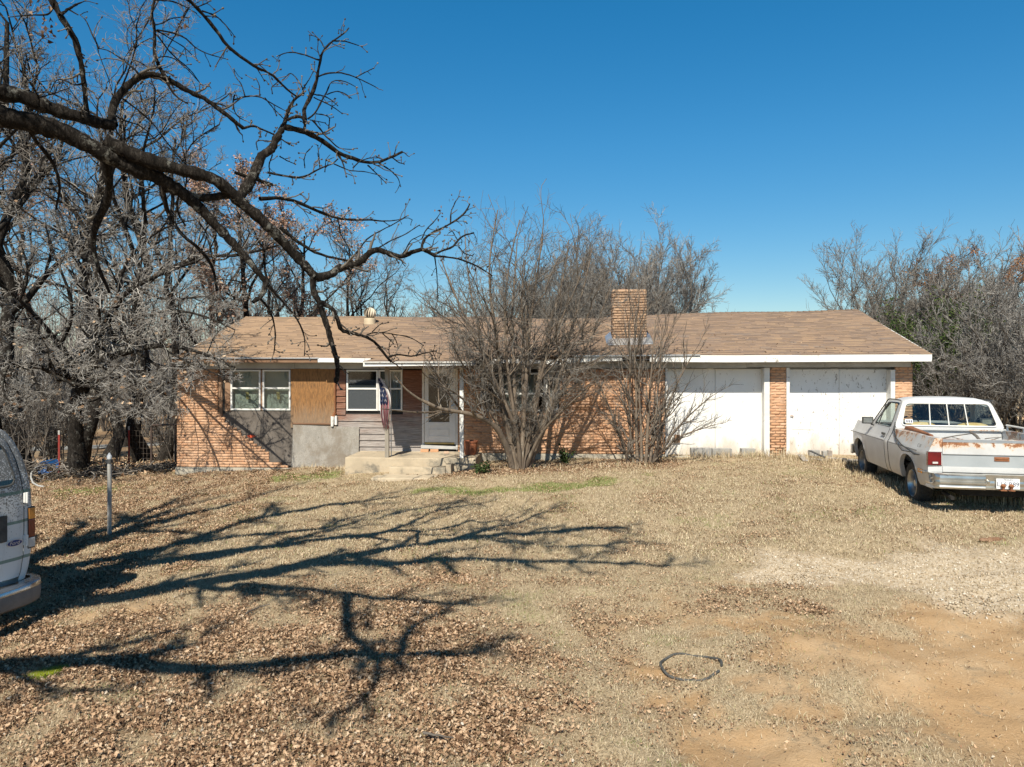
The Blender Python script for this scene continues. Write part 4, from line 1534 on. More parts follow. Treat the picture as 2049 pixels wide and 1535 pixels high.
# front end
m = MB()
m.box(-.62, .62, 4.801, 4.83, .78, 1.05)
for k in range(6):
    m.box(-.62, .62, 4.831, 4.84, .79 + k * .043, .80 + k * .043)
m.build('grille', m_chrome, TR)
for sg in (-1, 1):
    m = MB()
    for zc in (.98, .85):
        m.box(*sorted((sg * .65, sg * .84)), 4.802, 4.825, zc - .06, zc + .06)
    m.build('headlight', m_wlens, TR, bevel=.01)
m = MB()
m.prism([(-.98, 4.86, .44), (-.99, 4.72, .44), (-.94, 4.72, .44), (-.93, 4.82, .44), (.93, 4.82, .44), (.94, 4.72, .44), (.99, 4.72, .44), (.98, 4.86, .44)], (0, 0, 0), (0, 0, .20))
m.build('front_bumper', m_chrome, TR, bevel=.02)
# underbody and inner wheel wells
m = MB()
m.box(-.50, .50, .30, 4.7, .30, .55)
m.box(-.89, .89, 1.56, 3.60, .40, .52)
m.box(-.94, .94, 1.56, 3.58, .55, .66)
for yc in (REAR, FRONT):
    for sg in (-1, 1):
        m.box(*sorted((sg * .52, sg * .58)), yc - .5, yc + .5, .45, 1.0)
    m.box(-.9, .9, yc - .47, yc + .47, .885 if yc == FRONT else .60, .93 if yc == FRONT else .64)
    m.tube([(-.8, yc, .33), (.8, yc, .33)], .05, 8)
m.box(-.9, .9, 3.56, 3.62, .5, 1.1)
m.tube([(-.72, .35, .33), (-.72, -.02, .30)], .03, 8)
m.tube([(-.72, 1.55, .24), (-.74, 1.35, .20), (-.74, 1.28, .13)], .012, 6)
m.build('underbody', m_black, TR)


def wheel(name, x, y, sg, rim):
    e = empty(name, (x, y, .355))
    e.parent = TR
    e.rotation_euler = (0, 0, 0)
    m = MB()
    m.lathe([(.215, -.09), (.25, -.105), (.30, -.11), (.338, -.095), (.352, -.06), (.355, 0), (.352, .06), (.338, .095), (.30, .11), (.25, .105), (.215, .09)], (sg, 0, 0), (0, 0, 0), 40)
    for k in range(40):
        a = 2 * math.pi * k / 40
        for o_ in (-.05, .02):
            c_ = np.array([sg * o_, .351 * math.cos(a), .351 * math.sin(a)])
            t_ = np.array([0, -math.sin(a), math.cos(a)]) * .018
            r_ = np.array([0, math.cos(a), math.sin(a)]) * .012
            xx = np.array([sg * .035, 0, 0])
            m.hexa([c_ - t_, c_ + t_, c_ + t_ + xx, c_ - t_ + xx, c_ - t_ + r_, c_ + t_ + r_, c_ + t_ + xx + r_, c_ - t_ + xx + r_])
    m.build('tyre', m_rubber, e, True)
    m = MB()
    m.lathe([(.0, .06), (.05, .06), (.062, .045), (.065, .0), (.10, -.005), (.15, -.03), (.185, -.035), (.196, .05), (.215, .085), (.222, .098), (.216, .103), (.208, .09), (.19, .052), (.18, -.02)], (sg, 0, 0), (0, 0, 0), 40)
    m.cur = 1
    for k in range(8):
        a = 2 * math.pi * k / 8
        m.lathe([(0, .004), (.026, .003), (.03, -.004)], (sg, 0, 0), (sg * -.016, .128 * math.cos(a), .128 * math.sin(a)), 10)
    for k in range(5):
        a = 2 * math.pi * k / 5
        m.lathe([(0, .022), (.011, .02), (.012, 0)], (sg, 0, 0), (sg * .0, .082 * math.cos(a), .082 * math.sin(a)), 6)
    m.build('rim', [rim, m_black], e, True)
    return e


wheel('wheel', -.83, REAR, -1, m_rim)
wheel('wheel', .83, REAR, 1, m_rim)
wheel('wheel', -.84, FRONT, -1, m_rimd)
wheel('wheel', .84, FRONT, 1, m_rimd)

# tailgate
tg = MB()
tg.cur = 0
tg.box(-.795, .795, .148, .19, .935, 1.105)
tg.box(-.795, .795, .150, .19, .66, .742)
tg.cur = 1
tg.box(-.793, .793, .158, .189, .742, .935)
tg.cur = 2
tg.hexa([(-.80, .143, 1.105), (.80, .143, 1.105), (.80, .195, 1.105), (-.80, .195, 1.105), (-.80, .150, 1.16), (.80, .150, 1.16), (.80, .192, 1.16), (-.80, .192, 1.16)])
tg.box(-.795, .795, .140, .1475, .929, .942)
m_cap = weathered('bare_steel_cap', (.33, .34, .35), (.27, .28, .29), 5, .45, [((.30, .16, .09), 7, .66, .72)], metal=.4, bmp=None)
tgo = tg.build('tailgate', [m_tp, m_silver, m_cap], TR, bevel=.006)
m = MB()
m.box(-.10, .10, .146, .157, .84, .905)
m.box(-.085, .085, .135, .146, .868, .9)
m.build('handle', m_iron, tgo, bevel=.006)
m = MB()
m.text('C 10', .075, (-.992, .62, 1.01), (0, -1, .0), (.35, 0, 1))
m.v = [(-(float(wx(z_)) + .004), y_, z_) for x_, y_, z_ in m.v]
m.build('badge', m_trimk, TR)

# taillights, side marker
for sg in (-1, 1):
    m = MB()
    m.cur = 0
    m.box(*sorted((sg * .815, sg * 1.000)), .128, .200, .765, .955)
    m.cur = 1
    m.box(*sorted((sg * .86, sg * .945)), .122, .1275, .780, .82)
    m.cur = 2
    m.box(*sorted((sg * .805, sg * 1.006)), .138, .196, .755, .764)
    m.box(*sorted((sg * .805, sg * 1.006)), .138, .196, .956, .965)
    m.build('taillight', [m_lens, m_wlens, m_chrome], TR, bevel=.006)
    m = MB()
    m.box(*sorted((sg * .985, sg * 1.0)), .42, .60, .60, .66)
    m.build('side_marker', m_amber, TR, bevel=.004)

# rear bumper: stamped chrome with two flutes and a recessed plate bay
prof = [(.0, .435), (-.035, .44), (-.05, .465), (-.035, .485), (-.035, .50), (-.055, .52), (-.055, .545), (-.035, .56), (-.035, .575), (-.055, .60), (-.05, .635), (-.02, .655), (.07, .66)]
st = [(-1.0, .36), (-1.005, .20), (-1.0, .10), (-.97, .035), (-.9, .0), (-.6, -.015), (-.30, -.02), (-.27, .005), (.27, .005), (.30, -.02), (.6, -.015), (.9, .0), (.97, .035), (1.0, .10), (1.005, .20), (1.0, .36)]
G = []
for i, (x_, y_) in enumerate(st):
    row = []
    for (py, pz_) in prof:
        if abs(x_) < .28:
            py = min(0, py) * .3 if pz_ < .65 else py
        nx = 1.0 if y_ > .08 else (.5 if y_ > .02 else 0)
        sgn = -1 if x_ < 0 else 1
        row.append((x_ - sgn * py * nx * -1.0 if nx else x_, y_ + py * (1 - .8 * nx), pz_))
    G.append(row)
m = MB()
m.grid(np.array(G))
m.build('rear_bumper', m_chrome, TR, True)
m = MB()
m.cur = 0
m.box(-.152, .152, -.040, -.037, .462, .612)
m.cur = 1
m.text('TEXAS', .042, (0, -.0415, .592), (1, 0, 0), (0, 0, 1))
m.text('L16 B89', .088, (0, -.0415, .528), (1, 0, 0), (0, 0, 1))
m_plate = weathered('plate_white', (.78, .79, .80), (.70, .71, .72), 12, .5, bmp=None)
m_ink = weathered('plate_ink', (.05, .06, .12), (.08, .09, .14), 12, .6, bmp=None)
m.build('license_plate', [m_plate, m_ink], TR)
for x_ in (-.245, .245):
    m = MB()
    m.lathe([(0, .03), (.018, .025), (.022, .01), (.02, 0)], (0, -1, 0), (x_, -.01, .56), 12)
    m.build('bumper_bolt', m_chrome, TR, True)
for x_ in (-.07, .035):
    m = MB()
    m.lathe([(.012, 0), (.014, .03), (.03, .045), (.034, .062), (.024, .082), (0, .088)], (0, 0, 1), (x_, -.062, .45), 14)
    m.box(x_ - .04, x_ + .04, -.09, -.02, .438, .4495)
    m.build('hitch_ball', m_iron, TR, True)

# ---- cab
cab = MB()


def loft_frame(m, outer, inner):
    o, i_ = np.array(outer), np.array(inner)
    n = len(o)
    m.add(np.concatenate([o, i_]), [(k, (k + 1) % n, n + (k + 1) % n, n + k) for k in range(n)])


def rounded(pts, r, seg=4):
    """round the corners of a 3D quad loop"""
    pts = [np.array(p, float) for p in pts]
    out = []
    n = len(pts)
    for k in range(n):
        a, b, c_ = pts[k - 1], pts[k], pts[(k + 1) % n]
        p0 = b + nrm(a - b) * r
        p1 = b + nrm(c_ - b) * r
        for t in np.linspace(0, 1, seg):
            out.append((1 - t) ** 2 * p0 + 2 * t * (1 - t) * b + t * t * p1)
    return out


zb, zr = 1.16, 1.655
bl, br_, tr_, tl = (-.885, 2.16, zb), (.885, 2.16, zb), (.70, 2.30, zr), (-.70, 2.30, zr)
rear_o = rounded([bl, br_, tr_, tl], .10)
rear_i = rounded([(-.765, 2.168, zb + .06), (.765, 2.168, zb + .06), (.665, 2.29, zr - .045), (-.665, 2.29, zr - .045)], .07)
loft_frame(cab, rear_o, rear_i)
cab.add([(-.885, 2.158, zb + .02), (.885, 2.158, zb + .02), (.905, 2.15, 1.0), (-.905, 2.15, 1.0)], [(0, 1, 2, 3)])
cab.add([(-.905, 2.15, 1.0), (.905, 2.15, 1.0), (.93, 2.15, .6), (-.93, 2.15, .6)], [(0, 1, 2, 3)])
# sides: pillars round the door glass
for sg in (-1, 1):
    o_ = [(sg * .890, 2.16, zb), (sg * .888, 3.52, zb), (sg * .70, 3.02, zr + .005), (sg * .70, 2.30, zr)]
    i_ = [(sg * .885, 2.36, zb + .012), (sg * .880, 3.36, zb + .012), (sg * .73, 2.975, zr - .055), (sg * .735, 2.40, zr - .055)]
    loft_frame(cab, rounded(o_, .06), rounded(i_, .05))
# windscreen frame
o_ = [(-.888, 3.52, zb), (.888, 3.52, zb), (.70, 3.02, zr + .005), (-.70, 3.02, zr + .005)]
i_ = [(-.83, 3.50, zb + .03), (.83, 3.50, zb + .03), (.655, 3.045, zr - .04), (-.655, 3.045, zr - .04)]
loft_frame(cab, rounded(o_, .06), rounded(i_, .05))
# roof, crowned with rolled edges
xs = np.array([-.735, -.725, -.70, -.64, -.5, -.25, 0, .25, .5, .64, .70, .725, .735])
ys = np.array([2.288, 2.292, 2.305, 2.35, 2.45, 2.65, 2.85, 2.96, 3.03, 3.06])
G = np.array([[(x_ * (1 - .02 * ((y_ - 2.6) / .4) ** 2), y_, zr + .066 - .085 * (abs(x_) / .735) ** 6 - .018 * (abs(x_) / .735) ** 2 - .105 * max(0, (2.42 - y_) / .132) ** 2.6 - .06 * max(0, (y_ - 2.9) / .16) ** 2) for x_ in xs] for y_ in ys])
cab.grid(G)
cab.build('cab', m_tp2, TR, True)
for sg in (-1, 1):
    m = MB()
    m.tube([(sg * .738, 2.30, zr + .005), (sg * .742, 2.6, zr + .014), (sg * .742, 2.9, zr + .01), (sg * .735, 3.05, zr - .01), (sg * .80, 3.28, 1.43), (sg * .885, 3.53, 1.18)], .011, 6)
    m.build('drip_rail', m_trimk, TR, True)
# window surrounds (bright trim) and panes
m = MB()
lp = rear_i + [rear_i[0]]
m.tube([p + np.array([0, -.006, 0]) for p in lp], .014, 6)
for x_ in (-.30, .0, .30):
    t_ = x_ * .93
    m.tube([(x_, 2.164, zb + .06), (t_, 2.284, zr - .045)], .009, 6)
m.build('rear_window_frame', m_trim, TR, True)
m = MB()
m.add([p + np.array([0, .004, 0]) for p in rear_i], [tuple(range(len(rear_i)))])
ro = m.build('rear_window', m_cglass, TR)
m = MB()
m.add([(-.70, 2.172 + .012, zb + .10), (-.58, 2.172 + .012, zb + .10), (-.58, 2.192 + .012, zb + .17), (-.70, 2.192 + .012, zb + .17)], [(0, 1, 2, 3)])
m.v = [(x_, y_ - .022, z_) for x_, y_, z_ in m.v]
m.cur = 1
for k in range(3):
    m.add([(-.685 + k * .035, 2.155 + .004, zb + .115), (-.665 + k * .035, 2.155 + .004, zb + .115), (-.665 + k * .035, 2.166 + .004, zb + .155), (-.685 + k * .035, 2.166 + .004, zb + .155)], [(0, 1, 2, 3)])
m.build('sticker', [m_plate, m_ink], ro)
i2 = [p + np.array([0, -.004, -.004]) for p in rounded(i_, .05)]
MB().add(i2, [tuple(range(len(i2)))]).build('windscreen', m_cglass, TR)
# doors
for sg in (-1, 1):
    d = MB()
    side(d, 2.352, 3.523, sg, off=.003)
    d.hexa([(sg * .895, 2.352, 1.155), (sg * .84, 2.352, 1.155), (sg * .84, 3.52, 1.155), (sg * .895, 3.52, 1.155), (sg * .893, 2.352, 1.178), (sg * .84, 2.352, 1.178), (sg * .84, 3.52, 1.178), (sg * .893, 3.52, 1.178)])
    do = d.build('door', m_tp2, TR, True)
    ii_ = rounded([(sg * .885, 2.36, zb + .012), (sg * .880, 3.36, zb + .012), (sg * .73, 2.975, zr - .055), (sg * .735, 2.40, zr - .055)], .05)
    m = MB()
    m.add([p - np.array([sg * .012, 0, 0]) for p in ii_], [tuple(range(len(ii_)))])
    m.build('window', m_cglass, do)
    m = MB()
    m.tube([p + np.array([sg * .002, 0, 0]) for p in ii_ + [ii_[0]]], .010, 6)
    m.tube([(sg * .885, 3.12, zb + .015), (sg * .765, 3.06, zr - .09)], .012, 6)
    m.build('window_trim', m_trimk, do, True)
    m = MB()
    m.box(*sorted((sg * .955, sg * .985)), 2.42, 2.58, 1.03, 1.065)
    m.tube([(sg * .968, 2.42, 1.0), (sg * .968, 2.46, .99)], .016, 8)
    m.build('handle', m_trimk, do, bevel=.006)
    m = MB()
    m.cur = 0
    m.box(*sorted((sg * .93, sg * 1.13)), 3.28, 3.33, 1.17, 1.30)
    m.tube([(sg * .90, 3.33, 1.14), (sg * .97, 3.32, 1.16)], .014, 6)
    m.cur = 1
    m.box(*sorted((sg * .945, sg * 1.115)), 3.275, 3.2795, 1.183, 1.287)
    m.build('mirror', [m_trimk, m_chrome], do, bevel=.008)
    m = MB()
    for ya, yb in ((.20, 2.11), (2.36, 3.51), (3.55, 4.72)):
        if ya < 1:
            m.box(*sorted((sg * .999, sg * 1.006)), .62, 2.11, .925, .94)
        else:
            m.box(*sorted((sg * .999, sg * 1.006)), ya, yb, .925, .94)
    m.build('side_moulding', m_mould, TR)
# interior
m = MB()
m.box(-.78, .78, 2.36, 2.85, .72, .95)
m.hexa([(-.78, 2.24, .9), (.78, 2.24, .9), (.78, 2.40, .9), (-.78, 2.40, .9), (-.77, 2.215, 1.16), (.77, 2.215, 1.16), (.77, 2.32, 1.16), (-.77, 2.32, 1.16)])
for cx in (-.42, .42):
    m.lathe([(0, 0), (.25, 0), (.26, .04), (.235, .09), (.14, .12), (0, .13)], (0, 0, 1), (cx, 2.30, 1.15), 24)
m.v = [(x_, 2.30 + (y_ - 2.30) * .30 if z_ > 1.149 and abs(y_ - 2.30) < .27 else y_, z_) for x_, y_, z_ in m.v]
m.build('seat', m_seat, TR, True)
m = MB()
m.hexa([(-.82, 3.1, .85), (.82, 3.1, .85), (.82, 3.5, .85), (-.82, 3.5, .85), (-.82, 3.18, 1.14), (.82, 3.18, 1.14), (.82, 3.48, 1.165), (-.82, 3.48, 1.165)])
m.build('dashboard', m_trimk, TR, bevel=.02)
m = MB()
a = np.linspace(0, 2 * math.pi, 25)
m.tube([(-.40 + .19 * math.cos(t), 3.02 - .07 * math.sin(t), 1.17 + .17 * math.sin(t)) for t in a], .014, 6)
m.tube([(-.40, 3.02, 1.17), (-.40, 3.2, 1.05)], .02, 6)
m.build('steering_wheel', m_trimk, TR, True)
m = MB()
m.box(-.12, .12, 3.0, 3.02, 1.50, 1.57)
m.tube([(0, 3.01, 1.57), (0, 3.04, 1.63)], .008, 6)
m.build('rear_view_mirror', m_trimk, TR)
# side rail along the bed
m = MB()
for sg in (1,):
    m.tube([(sg * .85, .22, 1.235), (sg * .85, 2.05, 1.255)], .016, 8)
    for y_ in (.25, .85, 1.45, 2.02):
        m.tube([(sg * .85, y_, 1.165), (sg * .85, y_, 1.24)], .014, 8)
m.build('bed_rail', m_trim, TR, True)

tm = TR.matrix_basis.copy() if False else None
from mathutils import Matrix, Vector
TRM = Matrix.Translation(TR.location) @ TR.rotation_euler.to_matrix().to_4x4()


def t2w(x_, y_, z_):
    return tuple(TRM @ Vector((x_, y_, z_)))


def placed(mb, name, mat_, label, cat, smooth=False, bevel=0, group=None):
    mb.v = [t2w(*p) for p in mb.v]
    return tag(mb.build(name, mat_, None, smooth, bevel), label, cat, group)


m = MB()
m.hexa([(-.84, .55, 1.168), (-.78, .55, 1.168), (-.62, 2.04, 1.168), (-.76, 2.04, 1.168), (-.84, .55, 1.19), (-.79, .55, 1.186), (-.64, 2.04, 1.22), (-.74, 2.04, 1.215)])
placed(m, 'rusty_plank', m_iron, 'rusty brown metal plank lying on the near bed wall of the pickup', 'plank', bevel=.006)
m = MB()
pts = [(-.87, 2.16, 1.27), (-.92, 2.05, 1.17), (-.97, 1.75, 1.03), (-1.012, 1.35, .955), (-1.01, .95, .90), (-1.01, .7, .86), (-1.005, .5, .88)]
m.tube(pts, .010, 6)
m.tube([(-.88, 2.14, 1.24), (-.95, 1.9, 1.08), (-1.01, 1.6, .95), (-1.016, 1.3, .86), (-1.012, .9, .88), (-1.01, .6, .87)], .007, 6)
placed(m, 'black_cord', m_trimk, 'slack black cord draped down the side of the pickup bed', 'cord', True)
m = MB()
rr = random.Random(5)
for k in range(16):
    x0, y0 = rr.uniform(-.5, .6), rr.uniform(.6, 1.9)
    z0 = rr.uniform(.72, 1.05)
    a = rr.uniform(-.5, .5) + (math.pi if rr.random() < .5 else 0)
    pts = [np.array([x0, y0, z0])]
    for q in range(5):
        a += rr.uniform(-.5, .5)
        nx = pts[-1] + np.array([math.cos(a) * .13, math.sin(a) * .10, rr.uniform(-.03, .05)])
        nx[0] = min(.76, max(-.76, nx[0])); nx[1] = min(2.05, max(.25, nx[1])); nx[2] = min(1.2, max(.69, nx[2]))
        pts.append(nx)
    m.tube(pts, [.014, .012, .010, .009, .007, .005], 5)
m.tube([(.05, .45, .69), (.1, .8, .9), (.02, 1.1, 1.14), (-.02, 1.25, 1.2)], [.03, .028, .022, .015], 6)
placed(m, 'branch_pile', weathered('grey_dead_wood', (.10, .085, .07), (.19, .17, .15), 8, .9), 'tangle of grey dead branches lying in the pickup bed', 'branch pile', True)

# ================================================================= VAN
VA = math.radians(72)
vr, vf = np.array([math.cos(VA), math.sin(VA), 0]), np.array([-math.sin(VA), math.cos(VA), 0])
corner = np.array([-4.91, 7.40, 0])
vorg = corner - vr * 1.0
VN = empty('white_van', (vorg[0], vorg[1], -.15), VA, 'grimy white van with green pinstripes seen from its back doors', 'van')
m_van, nt, bs = newmat('grimy_van_paint')
v = coord(nt)
sx = nt.nodes.new('ShaderNodeSeparateXYZ')
nt.links.new(v, sx.inputs[0])
sp = nd(nt, 'TexVoronoi', 0, i_Vector=v, i_Scale=85.0)
sp2 = noise(nt, v, 60, 5, .75)
hi = step(nt, math_(nt, 'ADD', sx.outputs[2], math_(nt, 'MULTIPLY', noise(nt, v, 3, 5, .7), .9)), 1.05, 2.25)
thr = math_(nt, 'SUBTRACT', .72, math_(nt, 'MULTIPLY', hi, .30))
spk = step(nt, math_(nt, 'SUBTRACT', sp2, thr), -.04, .03)
c = mix(nt, step(nt, noise(nt, v, 2.2, 5), .4, .7), (.66, .67, .68), (.56, .56, .56))
c = mix(nt, math_(nt, 'MULTIPLY', spk, .85), c, (.085, .08, .075))
streak = step(nt, noise(nt, mapping(nt, v, (9, 9, .7)), 2.0, 5, .7), .58, .75)
c = mix(nt, math_(nt, 'MULTIPLY', streak, .35), c, (.24, .215, .18))
for zc, w_ in ((1.395, .026), (1.10, .024), (.735, .026)):
    band = math_(nt, 'LESS_THAN', math_(nt, 'ABSOLUTE', math_(nt, 'SUBTRACT', sx.outputs[2], zc)), w_ / 1.6)
    c = mix(nt, math_(nt, 'MULTIPLY', band, .85), c, (.10, .19, .155))
put(nt, bs.inputs['Base Color'], c)
bs.inputs['Roughness'].default_value = .42
VZ = np.array([.50, .60, .75, 1.0, 1.2, 1.4, 1.6, 1.75, 1.90, 2.02, 2.10, 2.14])
VX = np.array([.94, .97, .99, 1.0, 1.0, .995, .965, .93, .875, .80, .66, .0])
RY = np.array([.02, .01, .0, .0, .0, .005, .025, .05, .085, .125, .20, .45])   # how the rear face leans forward


def vsec(z):
    return float(np.interp(z, VZ, VX))


zs = np.concatenate([np.linspace(.50, 2.0, 40), [2.04, 2.07, 2.10, 2.12, 2.132, 2.14]])
m = MB()
for sg in (-1, 1):
    G = []
    for z in zs:
        w_, y0 = vsec(z), float(np.interp(z, VZ, RY))
        row = []
        rr_ = min(.06, w_ * .6)
        for a in np.linspace(0, math.pi / 2, 9):       # rounded rear corner
            row.append((sg * (w_ - rr_ + rr_ * math.sin(a)), y0 + rr_ - rr_ * math.cos(a), z))
        row.append((sg * w_, 2.5, z))
        row.append((sg * w_, 4.0, z))
        row.append((sg * w_ * .96, 4.35 + max(0, (1.9 - z)) * .45, z))
        row.append((sg * w_ * .5, 4.42 + max(0, (1.9 - z)) * .55, z))
        row.append((0, 4.45 + max(0, (1.9 - z)) * .58, z))
        # rear face outward from the door edge
        w0 = (w_ - rr_) * .985
        G.append([(sg * min(w0, .89 * w_), y0, z)] + row)
    m.grid(np.array(G))
zh = [1.90, 1.945, 1.98, 2.02, 2.05, 2.08, 2.10, 2.12, 2.135, 2.14]
m.grid(np.array([[(t * .895 * vsec(z), float(np.interp(z, VZ, RY)) + (.012 if z < 1.946 else .0), z) for t in np.linspace(-1, 1, 13)] for z in zh]))
m.box(-.95, .95, .12, 5.0, .42, .52)
m.build('body', m_van, VN, True)
# rear doors
for sg in (-1, 1):
    d = MB()
    G = []
    for z in np.concatenate([np.linspace(.545, 1.94, 48)]):
        w_ = .89 * vsec(z) - .012
        y0 = float(np.interp(z, VZ, RY))
        G.append([(sg * (.008 + (w_ - .008) * t), y0 - .016 * math.sin(min(1, t * 12, (1 - t) * 12) * math.pi / 2) - .006, z) for t in np.array([0, .02, .05, .1, .3, .5, .7, .9, .95, .98, 1.0])])
    d.grid(np.array(G))
    do = d.build('rear_door', m_van, VN, True)
    wz0, wz1 = 1.475, 1.90
    pts = [(sg * .13, wz0), (sg * .80, wz0), (sg * .70, wz1), (sg * .13, wz1)]
    q = rounded([(x_, float(np.interp(z_, VZ, RY)) - .026, z_) for x_, z_ in pts], .10, 6)
    m = MB()
    m.add(q, [tuple(range(len(q)))])
    m.build('window', glass('van_glass', (.10, .13, .15), .10, .02), do)
    m = MB()
    m.tube([p for p in q + [q[0]]], .012, 6)
    m.build('window_seal', m_trimk, do, True)
    q2 = rounded([(x_ * .93, float(np.interp(z_, VZ, RY)) + .06, z_) for x_, z_ in pts], .10, 6)
    for zc in (1.33, .90):
        m = MB()
        xh = sg * .89 * vsec(zc)
        m.box(xh - .018, xh + .02, -.034, -.005, zc - .05, zc + .05)
        m.tube([(xh + .002, -.04, zc - .055), (xh + .002, -.04, zc + .055)], .013, 8)
        m.build('hinge', m_van if zc < 1 else m_trim, do, bevel=.005)
    m = MB()
    m.box(*sorted((sg * .922, sg * 1.006)), -.006, .13, .80, 1.225)
    tl_ = m.build('taillight', m_trimk, VN, bevel=.012)
    for z0, z1, mm in ((1.10, 1.215, m_amber), (.915, 1.095, weathered('brown_red_lens', (.16, .035, .02), (.11, .028, .018), 5, .2, bmp=None, spec=.6)), (.815, .91, m_wlens)):
        m = MB()
        m.box(*sorted((sg * .93, sg * 1.0)), -.012, .12, z0, z1)
        m.build('lens', mm, tl_, bevel=.006)
# licence recess handle and oval badge on the near door
m = MB()
m.box(.40, .69, -.032, -.021, .93, 1.19)
m.build('handle_recess', m_trimk, VN, bevel=.01)
m = MB()
a = np.linspace(0, 2 * math.pi, 33)[:-1]
bc = (.765, -.026, .90)
m.cur = 0
m.prism([(bc[0] + .082 * math.cos(t), bc[1] - .006, bc[2] + .036 * math.sin(t)) for t in a], (0, 0, 0), (0, .008, 0))
m.cur = 1
m.prism([(bc[0] + .074 * math.cos(t), bc[1] - .009, bc[2] + .029 * math.sin(t)) for t in a], (0, 0, 0), (0, .0025, 0))
m.cur = 0
m.text('Ford', .055, (bc[0], bc[1] - .0105, bc[2]), (1, 0, 0), (.25, 0, 1))
m.build('badge', [weathered('badge_silver', (.70, .71, .73), (.6, .6, .62), 9, .3, metal=.6, bmp=None), weathered('badge_blue', (.02, .045, .17), (.03, .06, .2), 9, .3, bmp=None)], VN)
# bumper
m = MB()
pf = [(.02, .50), (-.10, .50), (-.14, .485), (-.152, .46), (-.152, .445)]
lo = [(-.148, .444), (-.15, .40), (-.145, .35), (-.13, .30), (-.07, .265), (.03, .265)]


def bump_rows(pf_):
    G = []
    for x_, y_, nx in ((-1.02, .42, 1), (-1.03, .18, 1), (-1.02, .06, .8), (-.96, -.0, .3), (-.8, -.04, 0), (-.4, -.06, 0), (.4, -.06, 0), (.8, -.04, 0), (.96, -.0, .3), (1.02, .06, .8), (1.03, .18, 1), (1.02, .42, 1)):
        sg = -1 if x_ < 0 else 1
        G.append([(x_ - sg * py * nx * .5, y_ + py * (1 - .85 * nx), pz_) for py, pz_ in pf_])
    return np.array(G)


m.cur = 0
m.grid(bump_rows(pf))
m.cur = 1
m.grid(bump_rows(lo))
m.build('rear_bumper', [weathered('van_chrome', (.55, .55, .56), (.42, .42, .43), 4, .22, metal=.95, bmp=(5, .08, .01)), weathered('grey_bumper_skirt', (.16, .155, .15), (.22, .21, .20), 5, .7)], VN, True)
for x_ in (-.8, .8):
    for y_ in (1.0, 4.2):
        m = MB()
        m.lathe([(.2, -.1), (.34, -.1), (.36, -.05), (.36, .05), (.34, .1), (.2, .1), (.0, .06)], (1 if x_ > 0 else -1, 0, 0), (x_, y_, .36), 28)
        m.build('wheel', m_rubber, VN, True)
# ================================================================= TREES
m_bark, nt, bs = newmat('dark_oak_bark')
v = coord(nt)
b1 = noise(nt, mapping(nt, v, (1, 1, .35)), 26, 8, .8, .9)
b2 = noise(nt, v, 5.5, 8, .75)
c = ramp(nt, b1, [(.36, (.008, .007, .006)), (.52, (.024, .020, .017)), (.66, (.10, .088, .076))])
c = mix(nt, step(nt, b2, .565, .65), c, mix(nt, b1, (.09, .085, .072), (.34, .335, .30)))
put(nt, bs.inputs['Base Color'], c)
bs.inputs['Roughness'].default_value = .95
bs.inputs['Specular IOR Level'].default_value = .1
bump(nt, bs, b1, .9, .03)
m_bark2 = weathered('grey_bark', (.15, .13, .11), (.095, .08, .068), 3, .95, [((.29, .28, .255), 4, .56, .68)], bmp=(30, .7, .015), stretch=(1, 1, .4))
m_tanbark = weathered('smooth_tan_bark', (.20, .155, .115), (.12, .092, .07), 5, .8, [((.31, .265, .21), 7, .56, .66), ((.06, .047, .038), 6, .55, .65)], bmp=(30, .4, .01), stretch=(1, 1, .3))


def twig_mat(name, dark, light):
    m, nt, b = newmat(name)
    c = ramp(nt, island(nt), [(0, dark), (.6, tuple((p + q) / 2 for p, q in zip(dark, light))), (1, light)])
    put(nt, b.inputs['Base Color'], c)
    b.inputs['Roughness'].default_value = .9
    b.inputs['Specular IOR Level'].default_value = .1
    return m


m_twig = twig_mat('brown_twigs', (.13, .115, .10), (.36, .33, .295))
m_twigp = twig_mat('pale_lichen_twigs', (.17, .155, .14), (.46, .435, .40))
m_twigg = twig_mat('grey_twigs', (.085, .078, .072), (.40, .38, .355))
m_twigt = twig_mat('tan_twigs', (.07, .06, .052), (.30, .275, .245))
m_twigd = twig_mat('dark_twigs', (.05, .042, .036), (.15, .13, .115))
m_orl = isl_mat('rust_leaves', [(0, (.16, .06, .02)), (.5, (.34, .14, .045)), (1, (.48, .24, .09))])
m_pinkl = isl_mat('faded_leaves', [(0, (.20, .11, .075)), (.5, (.36, .22, .16)), (1, (.52, .36, .27))])
m_everg = isl_mat('evergreen_leaves', [(0, (.022, .040, .012)), (.6, (.055, .085, .025)), (1, (.13, .16, .055))])


